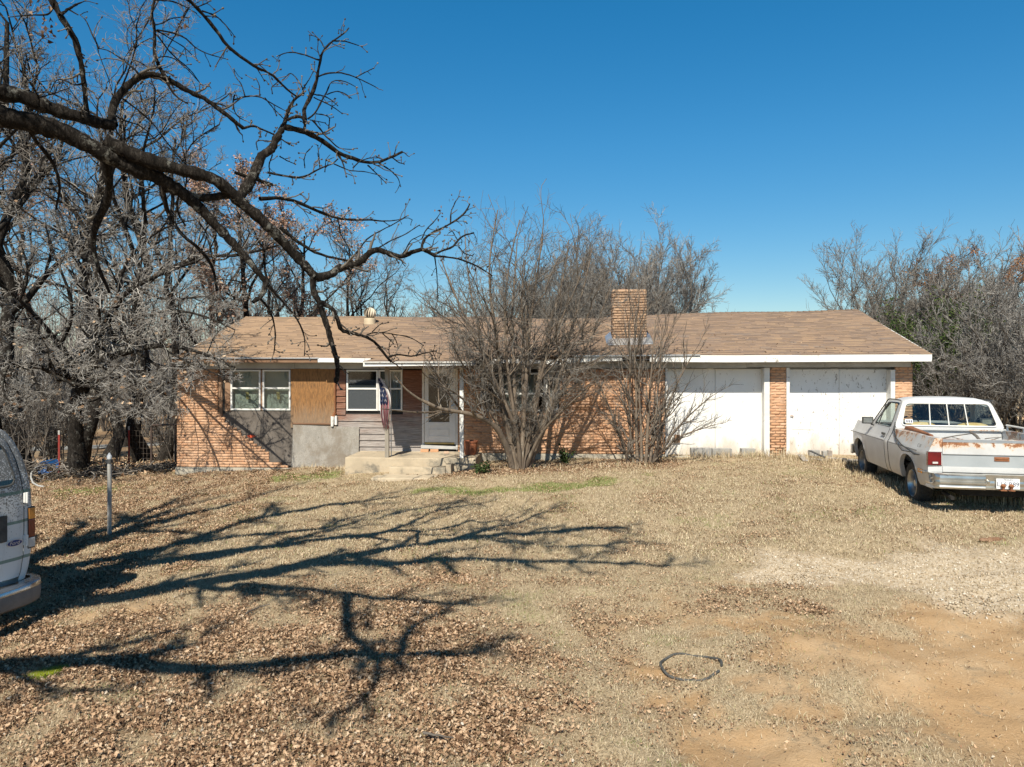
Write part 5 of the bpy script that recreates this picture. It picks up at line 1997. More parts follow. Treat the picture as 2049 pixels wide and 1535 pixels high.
def spawn(P, R, n, tr, ang, ln, K, gn, up, rr, rmin=.005, taper=.35, angs=.22, byt=.45, r_=None, curl=0.0):
    """side branches on every given branch; all arrays"""
    r_ = r_ or rng
    N, M = P.shape[:2]
    idx = np.repeat(np.arange(N), n)
    k = len(idx)
    t = (np.tile(np.linspace(tr[0], tr[1], n), N) + r_.normal(0, .5 * (tr[1] - tr[0]) / max(n, 1), k)).clip(tr[0], min(1, tr[1] + .02)) * (M - 1)
    i = np.minimum(t.astype(int), M - 2)
    w = (t - i)[:, None]
    base = P[idx, i] * (1 - w) + P[idx, i + 1] * w
    rad = R[idx, i] * (1 - w[:, 0]) + R[idx, i + 1] * w[:, 0]
    tan = nrm(P[idx, i + 1] - P[idx, i])
    rd = r_.normal(0, 1, (k, 3))
    perp = nrm(rd - (rd * tan).sum(-1, keepdims=True) * tan)
    a = r_.normal(ang, angs, k)[:, None]
    d = np.cos(a) * tan + np.sin(a) * perp
    d[:, 2] += up
    d = nrm(d)
    plen = np.linalg.norm(np.diff(P, axis=1), axis=-1).sum(1)
    L = (plen[idx] * ln * r_.uniform(.55, 1.25, k) * (1 - byt * t / (M - 1)))[:, None]
    pts = [base]
    bias = r_.normal(0, curl, (k, 3)) if curl else 0
    for q in range(K - 1):
        d = nrm(d + gn * r_.normal(0, 1, (k, 3)) * (.5 if q == 0 else 1) + np.array([0, 0, up * .35]) + bias)
        pts.append(pts[-1] + d * L / (K - 1))
    Pn = np.stack(pts, 1)
    r0 = np.maximum(np.minimum(rad * rr, rad * .95), rmin)
    Rn = np.maximum(r0[:, None] * np.linspace(1, taper, K)[None], rmin * .7)
    return Pn, Rn


def poly(pts, r0, r1, K):
    """resample a polyline with a smooth spline to K points"""
    p = np.array(pts, float)
    s = np.concatenate([[0], np.cumsum(np.linalg.norm(np.diff(p, axis=0), axis=1))])
    t = np.linspace(0, s[-1], K)
    q = np.stack([np.interp(t, s, p[:, k]) for k in range(3)], -1)
    for _ in range(2):
        q[1:-1] = (q[:-2] + 2 * q[1:-1] + q[2:]) / 4
    return q, np.linspace(r0, r1, K)


def leaf_quads(P, n_each, spread, s0, s1):
    tips = P[:, -1]
    idx = np.repeat(np.arange(len(tips)), n_each)
    c_ = tips[idx] + rng.normal(0, spread, (len(idx), 3))
    ux, uy, uz = rot_frames(len(idx), 1.2)
    s = rng.uniform(s0, s1, len(idx))[:, None]
    V = np.stack([c_ - ux * s * .5, c_ + uy * s * .33 + uz * s * .1, c_ + ux * s * .5, c_ - uy * s * .33 + uz * s * .1], 1)
    return V.reshape(-1, 3), np.arange(len(idx) * 4).reshape(-1, 4)


TRUNKS, CROWNS, EXTRA = {}, {}, {}


def oak(key, h, seed, nl=9, gn=.20, spread=1.0, lean=(0, 0), tm=None, bm=None, leaves=None, r0=None, dens=1.2, low=.38, up=.14):
    """gnarled bare oak: trunk and limbs as one part, twigs as the crown"""
    r_ = np.random.default_rng(seed)
    K = 12
    z = np.linspace(0, h * .82, K)
    wob = np.cumsum(r_.normal(0, h * .012, (K, 2)), axis=0)
    P = np.stack([wob[:, 0] + lean[0] * z, wob[:, 1] + lean[1] * z, z], -1)[None]
    P[0, 0, :2] = 0
    r0 = r0 or h * .017
    R = (r0 * (1 - .80 * (z / z[-1]) ** .9))[None]
    R[0, 0] *= 1.45
    R[0, 1] *= 1.08
    a = spawn(P, R, nl, (low, .98), .85, .52 * spread, 9, gn, up, .62, .03, .3, r_=r_)
    b = spawn(*a, int(7 * dens), (.22, 1), .75, .50, 7, gn * 1.15, up * .7, .60, .016, .4, r_=r_)
    c_ = spawn(*b, int(7 * dens), (.15, 1), .75, .55, 6, gn * 1.25, up * .55, .6, .009, .5, r_=r_)
    d = spawn(*c_, int(6 * dens), (.15, 1), .72, .58, 5, gn * 1.2, up * .5, .62, .0065, .6, r_=r_)
    tr = merge([tubes(P[:], R, 10), tubes(*a, 7), tubes(*b, 5)])
    cr = merge([tubes(*c_, 4), tubes(*d, 3)])
    TRUNKS[key] = npmesh('trunk', *tr, tm or m_bark, smooth=True)
    CROWNS[key] = npmesh('crown', *cr, bm or m_twig)
    if leaves:
        sel = r_.random(len(d[0])) < leaves[1]
        if len(leaves) > 2:
            cen = d[0][:, -1]
            sel &= (np.abs(cen[:, 2] - h * leaves[2]) < h * .16)
        EXTRA[key] = npmesh('dead_leaves', *leaf_quads(d[0][sel], 3, .09, .07, .13), leaves[0])
    return key


def rough(q, r, amt, seed=None):
    n = len(r)
    return q + rng.normal(0, 1, q.shape) * np.minimum(r, .02)[:, None] * amt, r * (1 + rng.normal(0, amt * .8, n))


def keep_in(PR, cen, rad, r_, soft=.22):
    """drop twigs whose tip leaves a rounded crown"""
    P_, R_ = PR
    q = (((P_[:, -1] - cen) / rad) ** 2).sum(-1)
    ok = q < 1 + r_.normal(0, soft, len(q))
    return P_[ok], R_[ok]


def vase(key, h, seed, nst=7, flare=.5, tm=None, bm=None, leaves=None, gn=.08, dens=1.0, r0=None, base=.05, fine=.006, up=.30, ang=.62, top=.74, blen=.34):
    """many stems rising from one foot into a rounded crown"""
    r_ = np.random.default_rng(seed)
    K = 10
    st, rs = [], []
    for k in range(nst):
        a = 2 * math.pi * (k * .618 + r_.uniform(-.1, .1))
        f = flare * math.sqrt((k + .5) / nst) * r_.uniform(.8, 1.1)
        t = np.linspace(0, 1, K)
        hh = h * top * r_.uniform(.85, 1.08) * (1 - .22 * (f / flare) ** 2)
        out = base + f * h * .5 * t ** 1.3
        w = np.cumsum(r_.normal(0, h * gn * .12, (K, 2)), axis=0)
        st.append(np.stack([math.cos(a) * out + w[:, 0] * t, math.sin(a) * out + w[:, 1] * t, hh * t], -1))
        rs.append((r0 or h * .010) * r_.uniform(.6, 1.15) * (1 - .80 * t))
    P, R = np.array(st), np.array(rs)
    cen = np.array([0, 0, h * .56])
    rad = np.array([flare * h * .5 + h * .17, flare * h * .5 + h * .17, h * .45])
    a = keep_in(spawn(P, R, int(8 * dens), (.25, 1), ang, blen, 7, gn, up, .58, fine * 1.9, .4, byt=.30, r_=r_), cen, rad, r_)
    b = keep_in(spawn(*a, int(7 * dens), (.15, 1), ang * 1.05, .50, 6, gn * 1.4, up * .7, .6, fine * 1.25, .5, byt=.3, r_=r_), cen, rad, r_)
    c_ = keep_in(spawn(*b, int(7 * dens), (.10, 1), ang * 1.05, .55, 5, gn * 1.6, up * .5, .65, fine, .6, byt=.3, r_=r_), cen, rad, r_)
    TRUNKS[key] = npmesh('trunk', *merge([tubes(P, R, 8), tubes(*a, 5)]), tm or m_bark2, smooth=True)
    CROWNS[key] = npmesh('crown', *merge([tubes(*b, 4), tubes(*c_, 3)]), bm or m_twigg)
    if leaves:
        sel = r_.random(len(c_[0])) < leaves[1]
        EXTRA[key] = npmesh('leaves', *leaf_quads(c_[0][sel], leaves[2], .10, .05, .10), leaves[0])
    return key


oak('oak_a', 15, 21, 10, .21)
oak('oak_b', 14, 22, 9, .24, 1.05, (.05, 0))
oak('oak_c', 12.5, 23, 8, .22, .95, (-.04, 0), leaves=(m_pinkl, .55))
oak('oak_d', 10, 24, 9, .26, 1.0, leaves=(m_orl, .5, .80))
oak('oak_e', 12, 27, 7, .17, .80, r0=.16, low=.5)
vase('tall_vase', 8, 31, 15, .80, gn=.11, dens=1.62, r0=.07, bm=m_twigg, fine=.0055, up=.13)
vase('upright', 8.2, 45, 13, .70, gn=.10, dens=1.5, r0=.075, bm=m_twig, fine=.0055, up=.14, ang=.62, top=.66, blen=.40)
vase('thicket_a', 5.5, 33, 12, .9, gn=.15, dens=1.1, r0=.035, bm=m_twigg, fine=.0065)
vase('thicket_b', 4.6, 34, 14, 1.15, gn=.17, dens=1.05, r0=.03, bm=m_twigg, fine=.0065, up=.14)
vase('thicket_c', 4.6, 35, 12, 1.0, gn=.17, dens=.9, r0=.03, bm=m_twigd, fine=.0065, leaves=(m_everg, .9, 4))
vase('sapling', 4.2, 36, 3, .5, gn=.12, dens=.8, r0=.026, bm=m_twigd, fine=.0065)
USED = set()


def plant(key, px, d, sc_, rz, name, label, group=None, dz=-.08, cat='tree', py=None):
    x = (px - CX) * d / F
    root = empty(name, (x, d, float(gz0(x, d)) + dz), rz, label, cat, group)
    root.scale = (sc_, sc_, sc_)
    for src in (TRUNKS, CROWNS, EXTRA):
        if key in src:
            if key in USED:
                o = src[key].copy()
                COL.objects.link(o)
            else:
                o = src[key]
            o.parent = root
    USED.add(key)
    return root


GL = 'bare oaks of the wood beyond the lawn'
plant('oak_a', 40, 23.5, 1.12, .3, 'oak_tree', 'tall bare oak rising directly behind the roof of the white van', GL)
plant('oak_b', 152, 22.5, 1.05, 1.9, 'oak_tree', 'thick dark oak trunk standing behind the blue tub', GL)
plant('oak_a', 292, 25, 1.0, 2.5, 'oak_tree', 'thick oak just inside the wire fence beside the house corner', GL)
plant('oak_e', 325, 24.5, 1.1, .7, 'oak_tree', 'slim straight oak touching the brick corner of the house', GL)
plant('oak_b', 218, 33, 1.1, 3.6, 'oak_tree', 'bare oak deep in the wood behind the capped pipe', GL)
plant('oak_a', 400, 36, .98, 4.4, 'oak_tree', 'bare oak whose top shows above the roof corner', GL)
plant('oak_c', 478, 31, 1.06, 1.0, 'oak_tree', 'oak above the boarded end of the roof still holding a few leaves', GL)
plant('oak_c', 590, 34, .98, 2.0, 'oak_tree', 'oak with pinkish dead leaves behind the roof, under the big limb', GL)
plant('oak_e', 566, 30, .95, 5.0, 'oak_tree', 'straight dark double trunk rising behind the roof ridge', GL)
plant('oak_e', 690, 35, .98, 3.0, 'oak_tree', 'slender oak right behind the hanging limb tip', GL)
plant('oak_b', 705, 38, .72, 5.6, 'oak_tree', 'crooked oak behind the roof between limb tip and ventilator', GL)
plant('oak_a', 790, 40, .68, .9, 'oak_tree', 'wide crooked oak behind the roof ventilator', GL)
plant('oak_b', 880, 44, .64, 2.2, 'oak_tree', 'distant grey oak between the ventilator and the stem clump', GL)
plant('oak_a', -70, 21, 1.12, 5.2, 'oak_tree', 'oak whose branches reach in from beyond the picture edge', GL)
plant('oak_b', 95, 37, 1.2, 4.1, 'oak_tree', 'tall faint oak filling the sky gap at the upper corner', GL)
plant('oak_c', 10, 29, 1.2, .2, 'oak_tree', 'oak with a few brown leaves high at the picture corner', GL)
plant('oak_e', 248, 42, 1.3, 1.2, 'oak_tree', 'thin far oak between the capped pipe and the house', GL)
GM = 'bare trees behind the middle of the roof'
plant('tall_vase', 1012, 38, 1.0, .4, 'bare_tree', 'hazy bare tree behind the big clump of stems', GM)
plant('tall_vase', 1105, 34, 1.2, 1.4, 'bare_tree', 'tall dense bare tree between the stems and the chimney', GM)
plant('tall_vase', 1215, 32, 1.08, 2.6, 'bare_tree', 'bare tree half covered by the brick chimney', GM)
plant('tall_vase', 1295, 28.5, 1.12, 3.9, 'bare_tree', 'round fan of fine twigs spreading behind the chimney', GM)
plant('tall_vase', 945, 46, .98, 5.0, 'bare_tree', 'lowest hazy tree above the porch roof', GM)
plant('tall_vase', 1160, 40, 1.2, 5.6, 'bare_tree', 'bare tree filling the gap behind the other two', GM)
plant('tall_vase', 1315, 34, .98, 1.9, 'bare_tree', 'lower bare tree between the chimney and the open sky', GM)
GR = 'bare trees and brush beyond the garage'
plant('upright', 1782, 30.5, 1.17, .5, 'bare_tree', 'upright airy tree rising behind the garage gable', GR)
plant('oak_d', 1892, 31, .72, 1.0, 'oak_tree', 'gnarled oak with rust orange leaves above the thicket', GR)
plant('oak_d', 1995, 32, .74, 2.8, 'oak_tree', 'gnarled oak above the pickup cab at the picture edge', GR)
plant('oak_b', 2080, 34, .56, 1.0, 'oak_tree', 'bare oak half out of the picture past the orange leaves', GR)
plant('tall_vase', 1842, 34, .85, 2.0, 'bare_tree', 'grey bare tree between the airy tree and the orange oak', GR)
plant('tall_vase', 1950, 29, .86, 1.0, 'bare_tree', 'dense grey tree below the orange leaves', GR)
for k, (key, px, d, s_, lab) in enumerate((
        ('thicket_c', 1875, 25.5, 1.05, 'leafy green briar bush at the garage corner'),
        ('thicket_c', 1925, 27.5, 1.1, 'taller green bush behind the pickup roof'),
        ('thicket_b', 1905, 23.5, .85, 'grey tangle of twigs just above the cab roof'),
        ('thicket_a', 1965, 24, 1.0, 'grey bush with a straight pale middle stem'),
        ('thicket_a', 2035, 22.5, 1.15, 'pale twiggy bush behind the bed rail at the picture edge'),
        ('thicket_b', 2000, 21.5, .75, 'low dark tangle behind the pickup bed rail'),
        ('thicket_a', 2010, 27, 1.25, 'tall grey thicket at the back of the brush'),
        ('thicket_b', 2090, 20.5, .95, 'brush reaching in from beyond the picture edge'),
        ('thicket_b', 1850, 28, 1.0, 'grey brush seen just past the eave end'),
        ('thicket_a', 1840, 31, .9, 'brush behind the gable end of the garage'))):
    plant(key, px, d, s_, k * 1.3, 'thicket_bush', lab, GR, cat='bush')
GU = 'saplings and brush along the wire fence'
for k, (key, px, d, s_, lab) in enumerate((
        ('sapling', 48, 20.5, .95, 'thin dark sapling rising beside the van roof'),
        ('sapling', 84, 22, 1.1, 'leaning sapling between the van and the first red fence post'),
        ('sapling', 128, 23.2, 1.0, 'dark sapling between the first red fence post and the oak trunk'),
        ('sapling', 180, 25, 1.0, 'sapling between the thick trunk and the capped pipe'),
        ('sapling', 236, 26, .9, 'slight sapling close by the second red fence post'),
        ('sapling', 348, 23.5, .85, 'sapling against the house corner by the pipe rail'),
        ('thicket_b', 20, 25, 1.0, 'brown brush behind the van window'),
        ('thicket_b', 105, 27, .95, 'brown brush behind the blue tub'),
        ('thicket_b', 330, 29, .85, 'brush between the two trunks at the house corner'),
        ('thicket_b', -40, 22, 1.0, 'brush hidden mostly by the van'),
        ('thicket_a', 60, 34, 1.0, 'tall brush far behind the saplings'),
        ('thicket_a', 210, 56, 1.3, 'far brush across the open field'),
        ('thicket_a', 290, 50, 1.3, 'far brush behind the thick oak'),
        ('thicket_a', 130, 48, 1.25, 'far brush behind the thick dark trunk'),
        ('thicket_a', 380, 45, 1.15, 'far brush hidden by the house corner'))):
    plant(key, px, d, s_, k * 1.7, 'sapling' if key == 'sapling' else 'thicket_bush', lab, GU, cat='sapling' if key == 'sapling' else 'bush')

# far wood that reads as one mass
r_ = np.random.default_rng(77)
st, rs = [], []
for k in range(1000):
    px = r_.uniform(-250, 1000) if k < 700 else r_.uniform(1750, 2300)
    d = r_.uniform(58, 95)
    x = (px - CX) * d / F
    h = r_.uniform(6, 13) if px < 620 else r_.uniform(5, 9.5)
    z0 = float(gz0(x, d)) - .2
    w = np.cumsum(r_.normal(0, .18, (7, 2)), axis=0)
    st.append(np.stack([x + w[:, 0], d + w[:, 1], z0 + np.linspace(0, h, 7)], -1))
    rs.append(r_.uniform(.04, .14) * np.linspace(1, .25, 7))
P, R = np.array(st), np.array(rs)
a = spawn(P, R, 9, (.15, 1), .7, .34, 5, .18, .15, .5, .03, .5)
b = spawn(*a, 6, (.2, 1), .7, .6, 4, .25, .08, .6, .022, .6)
o = npmesh('woods', *merge([tubes(P, R, 5), tubes(*a, 4), tubes(*b, 3)]), m_twig)
tag(o, 'far grey winter woods closing the view behind the nearer trees', 'woods', kind='stuff')


def limb(pxs, w0, w1, d0, d1, K=None):
    """a limb traced in the photograph, set at its own distance; w = width in photo pixels"""
    n = len(pxs)
    ds = np.linspace(d0, d1, n)
    pts = [at(a_, b_, d_) for (a_, b_), d_ in zip(pxs, ds)]
    q, r = poly(pts, w0 * d0 / F / 2, w1 * d1 / F / 2, (K * 2 if K else max(6, int(n * 2.2))))
    q2, r2 = rough(q, r, .13)
    q2[0], q2[-1] = q[0], q[-1]
    return q2, r2


def tube_set(lst, S):
    return merge([tubes(p[None], r[None], S) for p, r in lst])


def resample(lst, K):
    Ps, Rs = [], []
    for p, r in lst:
        t = np.linspace(0, len(p) - 1, K)
        Ps.append(np.stack([np.interp(t, np.arange(len(p)), p[:, k]) for k in range(3)], -1))
        Rs.append(np.interp(t, np.arange(len(p)), r))
    return np.array(Ps), np.array(Rs)


# ---- the near oak whose limb reaches over the lawn
big = []
big.append(limb([(-60, 218), (0, 232), (60, 246), (110, 258), (164, 283), (208, 307), (246, 329), (287, 343), (328, 362), (370, 390), (405, 420)], 46, 22, 6.0, 7.1, 24))
big.append(limb([(210, 285), (274, 313), (328, 331), (383, 345), (429, 357), (452, 377), (477, 400), (515, 432), (543, 460), (566, 483), (595, 515), (629, 552)], 30, 17, 6.55, 7.7, 26))
big.append(limb([(629, 552), (638, 556), (664, 549), (675, 538), (701, 532), (724, 523), (738, 506), (755, 498), (773, 506), (801, 515), (821, 506), (847, 498), (870, 512)], 17, 7, 7.7, 8.2, 26))
big.append(limb([(627, 548), (626, 581), (638, 604), (646, 627), (658, 664), (666, 695), (675, 724), (676, 748), (672, 766)], 14, 8, 7.7, 7.9, 18))
big.append(limb([(638, 604), (664, 615), (675, 638), (681, 661), (704, 667), (730, 673), (750, 684), (764, 701), (775, 716), (782, 724)], 10, 4.5, 7.75, 8.3, 18))
big.append(limb([(400, 415), (417, 435), (443, 463), (466, 486), (492, 515), (515, 544), (535, 567)], 20, 10, 7.05, 7.4, 14))
big.append(limb([(531, 560), (529, 584), (518, 596), (506, 605)], 11, 9, 7.4, 7.3, 6))
big.append(limb([(470, 398), (479, 394), (498, 369), (509, 345), (518, 328), (523, 312), (542, 301), (550, 285), (561, 263), (567, 254)], 24, 13, 7.15, 7.6, 20))
big.append(limb([(-60, 178), (0, 185), (41, 192), (82, 208), (118, 224), (164, 235), (197, 246), (229, 252)], 38, 20, 6.4, 7.0, 16))
big.append(limb([(227, 250), (223, 225), (233, 197), (257, 170), (285, 149), (306, 150), (328, 153), (356, 170), (383, 186), (410, 197), (443, 222), (471, 244), (487, 257)], 17, 7, 7.0, 7.9, 24))
big.append(limb([(330, 378), (365, 384), (400, 398), (440, 392), (474, 390)], 15, 13, 7.0, 7.15, 10))
med = []
for pxs, w0, w1, d0, d1 in (
        ([(567, 254), (586, 257), (608, 263), (633, 274), (657, 290), (682, 312), (706, 315), (728, 326), (758, 326), (783, 315), (805, 304)], 12, 4.5, 7.6, 8.6),
        ([(567, 252), (572, 238), (581, 213), (589, 197), (608, 186)], 8.5, 5, 7.6, 7.8),
        ([(572, 240), (592, 233), (607, 233), (612, 245), (608, 263)], 6.5, 6, 7.6, 7.7),
        ([(610, 240), (605, 219), (624, 192), (633, 164), (638, 137), (641, 115), (649, 96), (665, 82), (690, 68), (698, 56)], 9, 2.6, 7.7, 8.2),
        ([(372, -4), (394, 16), (427, 52), (451, 90), (490, 120), (520, 140), (534, 142), (559, 161), (570, 178), (592, 192)], 8.5, 3.4, 6.6, 7.6),
        ([(312, -10), (301, 27), (312, 63), (307, 90), (309, 115), (322, 140), (330, 153)], 5, 7.5, 7.2, 7.3),
        ([(98, -8), (109, 11), (129, 44), (151, 79), (161, 118), (167, 153), (170, 197), (175, 233)], 13, 9, 6.7, 6.9),
        ([(211, 320), (219, 356), (219, 383), (213, 405), (190, 451), (182, 488), (200, 546), (219, 586)], 22, 6, 6.75, 7.4),
        ([(55, 250), (60, 262), (74, 287), (104, 317), (123, 369), (112, 420)], 9, 4, 6.3, 6.8),
        ([(325, 362), (328, 400), (339, 440), (365, 473), (401, 498), (427, 531), (434, 582)], 9, 5, 7.0, 7.7),
        ([(844, 500), (844, 478), (870, 463), (901, 449), (933, 426), (940, 408)], 5.5, 3, 8.15, 8.7),
        ([(866, 510), (888, 500), (910, 494), (916, 478), (930, 470), (948, 466)], 5, 3, 8.2, 8.8),
        ([(868, 512), (892, 514), (910, 516), (934, 523), (959, 534), (985, 552)], 4.5, 2.4, 8.2, 8.9),
        ([(775, 716), (788, 710), (801, 709), (815, 713), (830, 713), (850, 706), (874, 702)], 4.2, 2, 8.3, 8.7),
        ([(520, 597), (535, 612), (546, 630), (552, 673), (548, 707)], 4.5, 2.2, 7.35, 7.7),
        ([(538, 572), (560, 598), (583, 621), (601, 650), (612, 678), (609, 712)], 5.5, 2, 7.4, 7.9),
        ([(470, 345), (485, 350), (520, 362), (546, 370)], 8, 6, 7.2, 7.4),
        ([(487, 257), (504, 249), (520, 257), (553, 271), (580, 290)], 5, 2.4, 7.9, 8.3),
        ([(520, 398), (560, 395), (590, 402), (630, 420), (668, 436), (700, 441), (740, 440)], 8, 4, 7.3, 8.4),
        ([(535, 345), (580, 355), (600, 358), (622, 348), (640, 336), (668, 328), (676, 318)], 5, 2.6, 7.4, 8.0),
        ([(560, 455), (590, 480), (620, 502), (650, 512), (682, 520), (708, 524)], 7, 4, 7.5, 7.9),
        ([(360, 385), (352, 410), (356, 430), (372, 452)], 5, 3, 7.0, 7.2)):
    med.append(limb(pxs, w0, w1, d0, d1))
sml = []
for pxs, w0, d0 in (
        ([(638, 120), (613, 111), (586, 104), (570, 106), (556, 112)], 3.6, 7.95), ([(638, 153), (652, 146), (685, 145), (715, 156), (740, 168), (753, 175)], 3.6, 7.9),
        ([(712, 155), (728, 146), (747, 137)], 2.6, 8.1), ([(665, 82), (690, 82), (708, 88), (723, 93)], 3.4, 8.1), ([(648, 94), (642, 82), (632, 73), (620, 70)], 2.6, 8.0),
        ([(627, 189), (646, 191), (660, 198), (674, 210)], 3.2, 7.8), ([(628, 195), (650, 205), (668, 215), (683, 226)], 2.6, 7.8), ([(616, 238), (633, 227), (641, 205), (654, 186), (659, 170), (663, 159), (690, 161), (712, 174)], 3.8, 7.7),
        ([(654, 189), (674, 182), (690, 187), (704, 197)], 2.8, 7.9), ([(633, 228), (650, 230), (660, 235), (658, 255)], 2.6, 7.8), ([(620, 240), (635, 243), (650, 246)], 2.4, 7.7),
        ([(625, 241), (643, 260), (650, 272), (663, 282), (676, 297), (704, 299)], 4, 7.7), ([(608, 186), (604, 172), (592, 155), (581, 144), (567, 159)], 2.8, 7.8), ([(605, 180), (618, 160), (626, 145)], 2.4, 7.8),
        ([(758, 326), (770, 334), (783, 342), (797, 356), (801, 371)], 3.4, 8.4), ([(736, 331), (746, 340), (756, 350), (771, 365)], 3, 8.3), ([(785, 315), (797, 325), (808, 328)], 2.6, 8.5), ([(775, 318), (765, 320), (752, 312)], 2.2, 8.4), ([(788, 312), (794, 292)], 2.2, 8.5),
        ([(405, 22), (422, 27), (438, 36), (455, 54), (468, 71)], 3.4, 6.8), ([(496, 124), (515, 138), (528, 160)], 2.8, 7.2), ([(394, 14), (410, 8), (421, 2)], 3, 6.6),
        ([(314, 60), (340, 64), (372, 74), (385, 92), (410, 107), (430, 112), (452, 118)], 3.6, 7.2), ([(311, 50), (328, 46), (338, 38), (352, 35), (375, 35)], 3.2, 7.2), ([(316, 72), (336, 100), (356, 120), (380, 138), (400, 166)], 3.2, 7.3), ([(312, 60), (345, 80), (370, 95), (392, 118)], 2.6, 7.2), ([(310, 0), (345, 2), (372, 14), (394, 27)], 3.2, 7.1),
        ([(318, 115), (330, 112), (352, 118), (372, 135), (400, 166)], 2.4, 7.3), ([(470, 190), (466, 200), (468, 222), (478, 236), (493, 242)], 3.4, 7.8), ([(468, 200), (488, 193), (520, 192), (545, 208), (575, 224)], 3.6, 7.9), ([(490, 192), (484, 170), (470, 152), (468, 139)], 2.6, 7.9), ([(520, 192), (519, 170), (512, 156)], 2.4, 7.9), ([(545, 188), (543, 175), (556, 164)], 2.4, 7.9), ([(530, 196), (548, 218), (570, 240)], 2.6, 7.8),
        ([(545, 310), (538, 330), (540, 350)], 3, 7.5), ([(560, 313), (575, 322), (590, 328)], 2.6, 7.6), ([(515, 300), (512, 284), (520, 280), (545, 284)], 2.4, 7.6),
        ([(668, 328), (700, 342), (728, 343), (758, 350)], 2.6, 8.0), ([(706, 336), (720, 322), (740, 316), (757, 316)], 2.8, 8.0), ([(610, 336), (608, 320), (612, 306), (620, 298)], 2.4, 7.9), ([(640, 336), (638, 310), (636, 292)], 2.4, 7.9), ([(650, 344), (652, 320)], 2.2, 7.9),
        ([(730, 673), (744, 664), (781, 667), (824, 676), (842, 688)], 3, 8.2), ([(766, 668), (780, 680), (788, 688)], 2.4, 8.2), ([(784, 668), (792, 680), (797, 696)], 2.4, 8.3), ([(745, 664), (757, 652), (766, 646)], 2.2, 8.2),
        ([(782, 716), (778, 704), (779, 690)], 2.2, 8.3), ([(830, 713), (838, 704), (842, 700)], 2.2, 8.5), ([(778, 720), (790, 728), (804, 738)], 2.2, 8.3), ([(866, 704), (872, 718)], 2, 8.7),
        ([(845, 476), (852, 460), (872, 440), (880, 428)], 3, 8.4), ([(901, 449), (902, 425), (912, 402), (918, 394)], 3.4, 8.6), ([(915, 480), (905, 462), (898, 466)], 2.6, 8.6), ([(918, 494), (930, 508), (945, 512)], 2.6, 8.5), ([(870, 515), (874, 545), (876, 590)], 2.6, 8.2), ([(860, 506), (866, 490), (868, 480)], 2.4, 8.2), ([(800, 515), (812, 500), (822, 480), (845, 470)], 3.2, 8.1), ([(755, 498), (780, 482), (810, 470), (832, 455), (840, 450)], 3.6, 8.0), ([(700, 520), (720, 500), (730, 480), (760, 462), (790, 448), (815, 430), (825, 440)], 3.8, 8.0),
        ([(740, 440), (770, 443), (800, 440), (815, 432)], 3.4, 8.4), ([(676, 438), (682, 470), (700, 500)], 3, 8.2), ([(629, 420), (655, 430), (668, 450)], 3, 8.0), ([(230, 254), (236, 268), (240, 272)], 4, 7.0), ([(219, 222), (232, 232), (243, 240), (280, 250), (300, 268), (320, 288)], 3.6, 7.1), ([(243, 196), (270, 215), (305, 245), (330, 280), (350, 305), (372, 330)], 4.5, 7.2), ([(280, 150), (260, 130), (232, 110), (215, 100), (198, 97)], 4.5, 7.2), ([(198, 97), (185, 70), (172, 40), (160, 30)], 3.6, 7.1), ([(170, 165), (150, 172), (130, 160), (112, 158), (100, 185)], 4, 6.8), ([(120, 30), (150, 10), (170, 2)], 7, 6.7), ([(108, 8), (100, 30), (60, 30), (20, 34)], 4.5, 6.6),
        ([(0, 208), (40, 203), (75, 196)], 3, 6.4), ([(60, 165), (80, 196), (76, 225), (62, 258)], 4, 6.2), ([(76, 196), (110, 187), (140, 175)], 3, 6.3), ([(40, 140), (60, 165)], 3, 6.1), ([(433, 470), (420, 500), (428, 530)], 3, 7.2), ([(339, 440), (320, 460), (318, 490)], 3.4, 7.2), ([(190, 451), (175, 470), (165, 500)], 3, 7.1)):
    sml.append(limb(pxs, w0, 1.6, d0, d0 + .35, 8))
# trunk and the overhead limbs that shade the lawn, all out of the frame to the left of and above the camera
TX, TY = -8.6, 2.6
tz = float(gz0(TX, TY)) - .1
trunk = poly([(TX, TY, tz), (TX + .05, TY + .1, tz + 1.2), (TX + .25, TY + .3, tz + 2.6), (TX + .5, TY + .7, tz + 4.0), (TX + .6, TY + .9, tz + 6.0), (TX + .4, TY + 1.3, tz + 8.5), (TX + .9, TY + 1.2, tz + 11)], .48, .10, 18)
roots = [poly([(TX + .45, TY + .6, tz + 3.6), (-7.0, 4.2, 4.5), (-5.6, 5.3, 4.9), big[0][0][0]], .30, big[0][1][0], 12),
         poly([(TX + .5, TY + .7, tz + 4.2), (-7.2, 4.6, 5.1), (-5.9, 5.8, 5.2), big[8][0][0]], .26, big[8][1][0], 12)]


def overhead(pxs, z, r0, r1):
    """the limb that throws a shadow seen on the lawn: back along the sun's rays to height z"""
    pts = []
    for k, (a_, b_) in enumerate(pxs):
        g_ = ground_at(a_, b_)
        zz = z[0] + (z[1] - z[0]) * k / max(1, len(pxs) - 1)
        pts.append(g_ + SDIR / SDIR[2] * (zz - g_[2]))
    return poly(pts, r0, r1, len(pts) * 2 + 2)


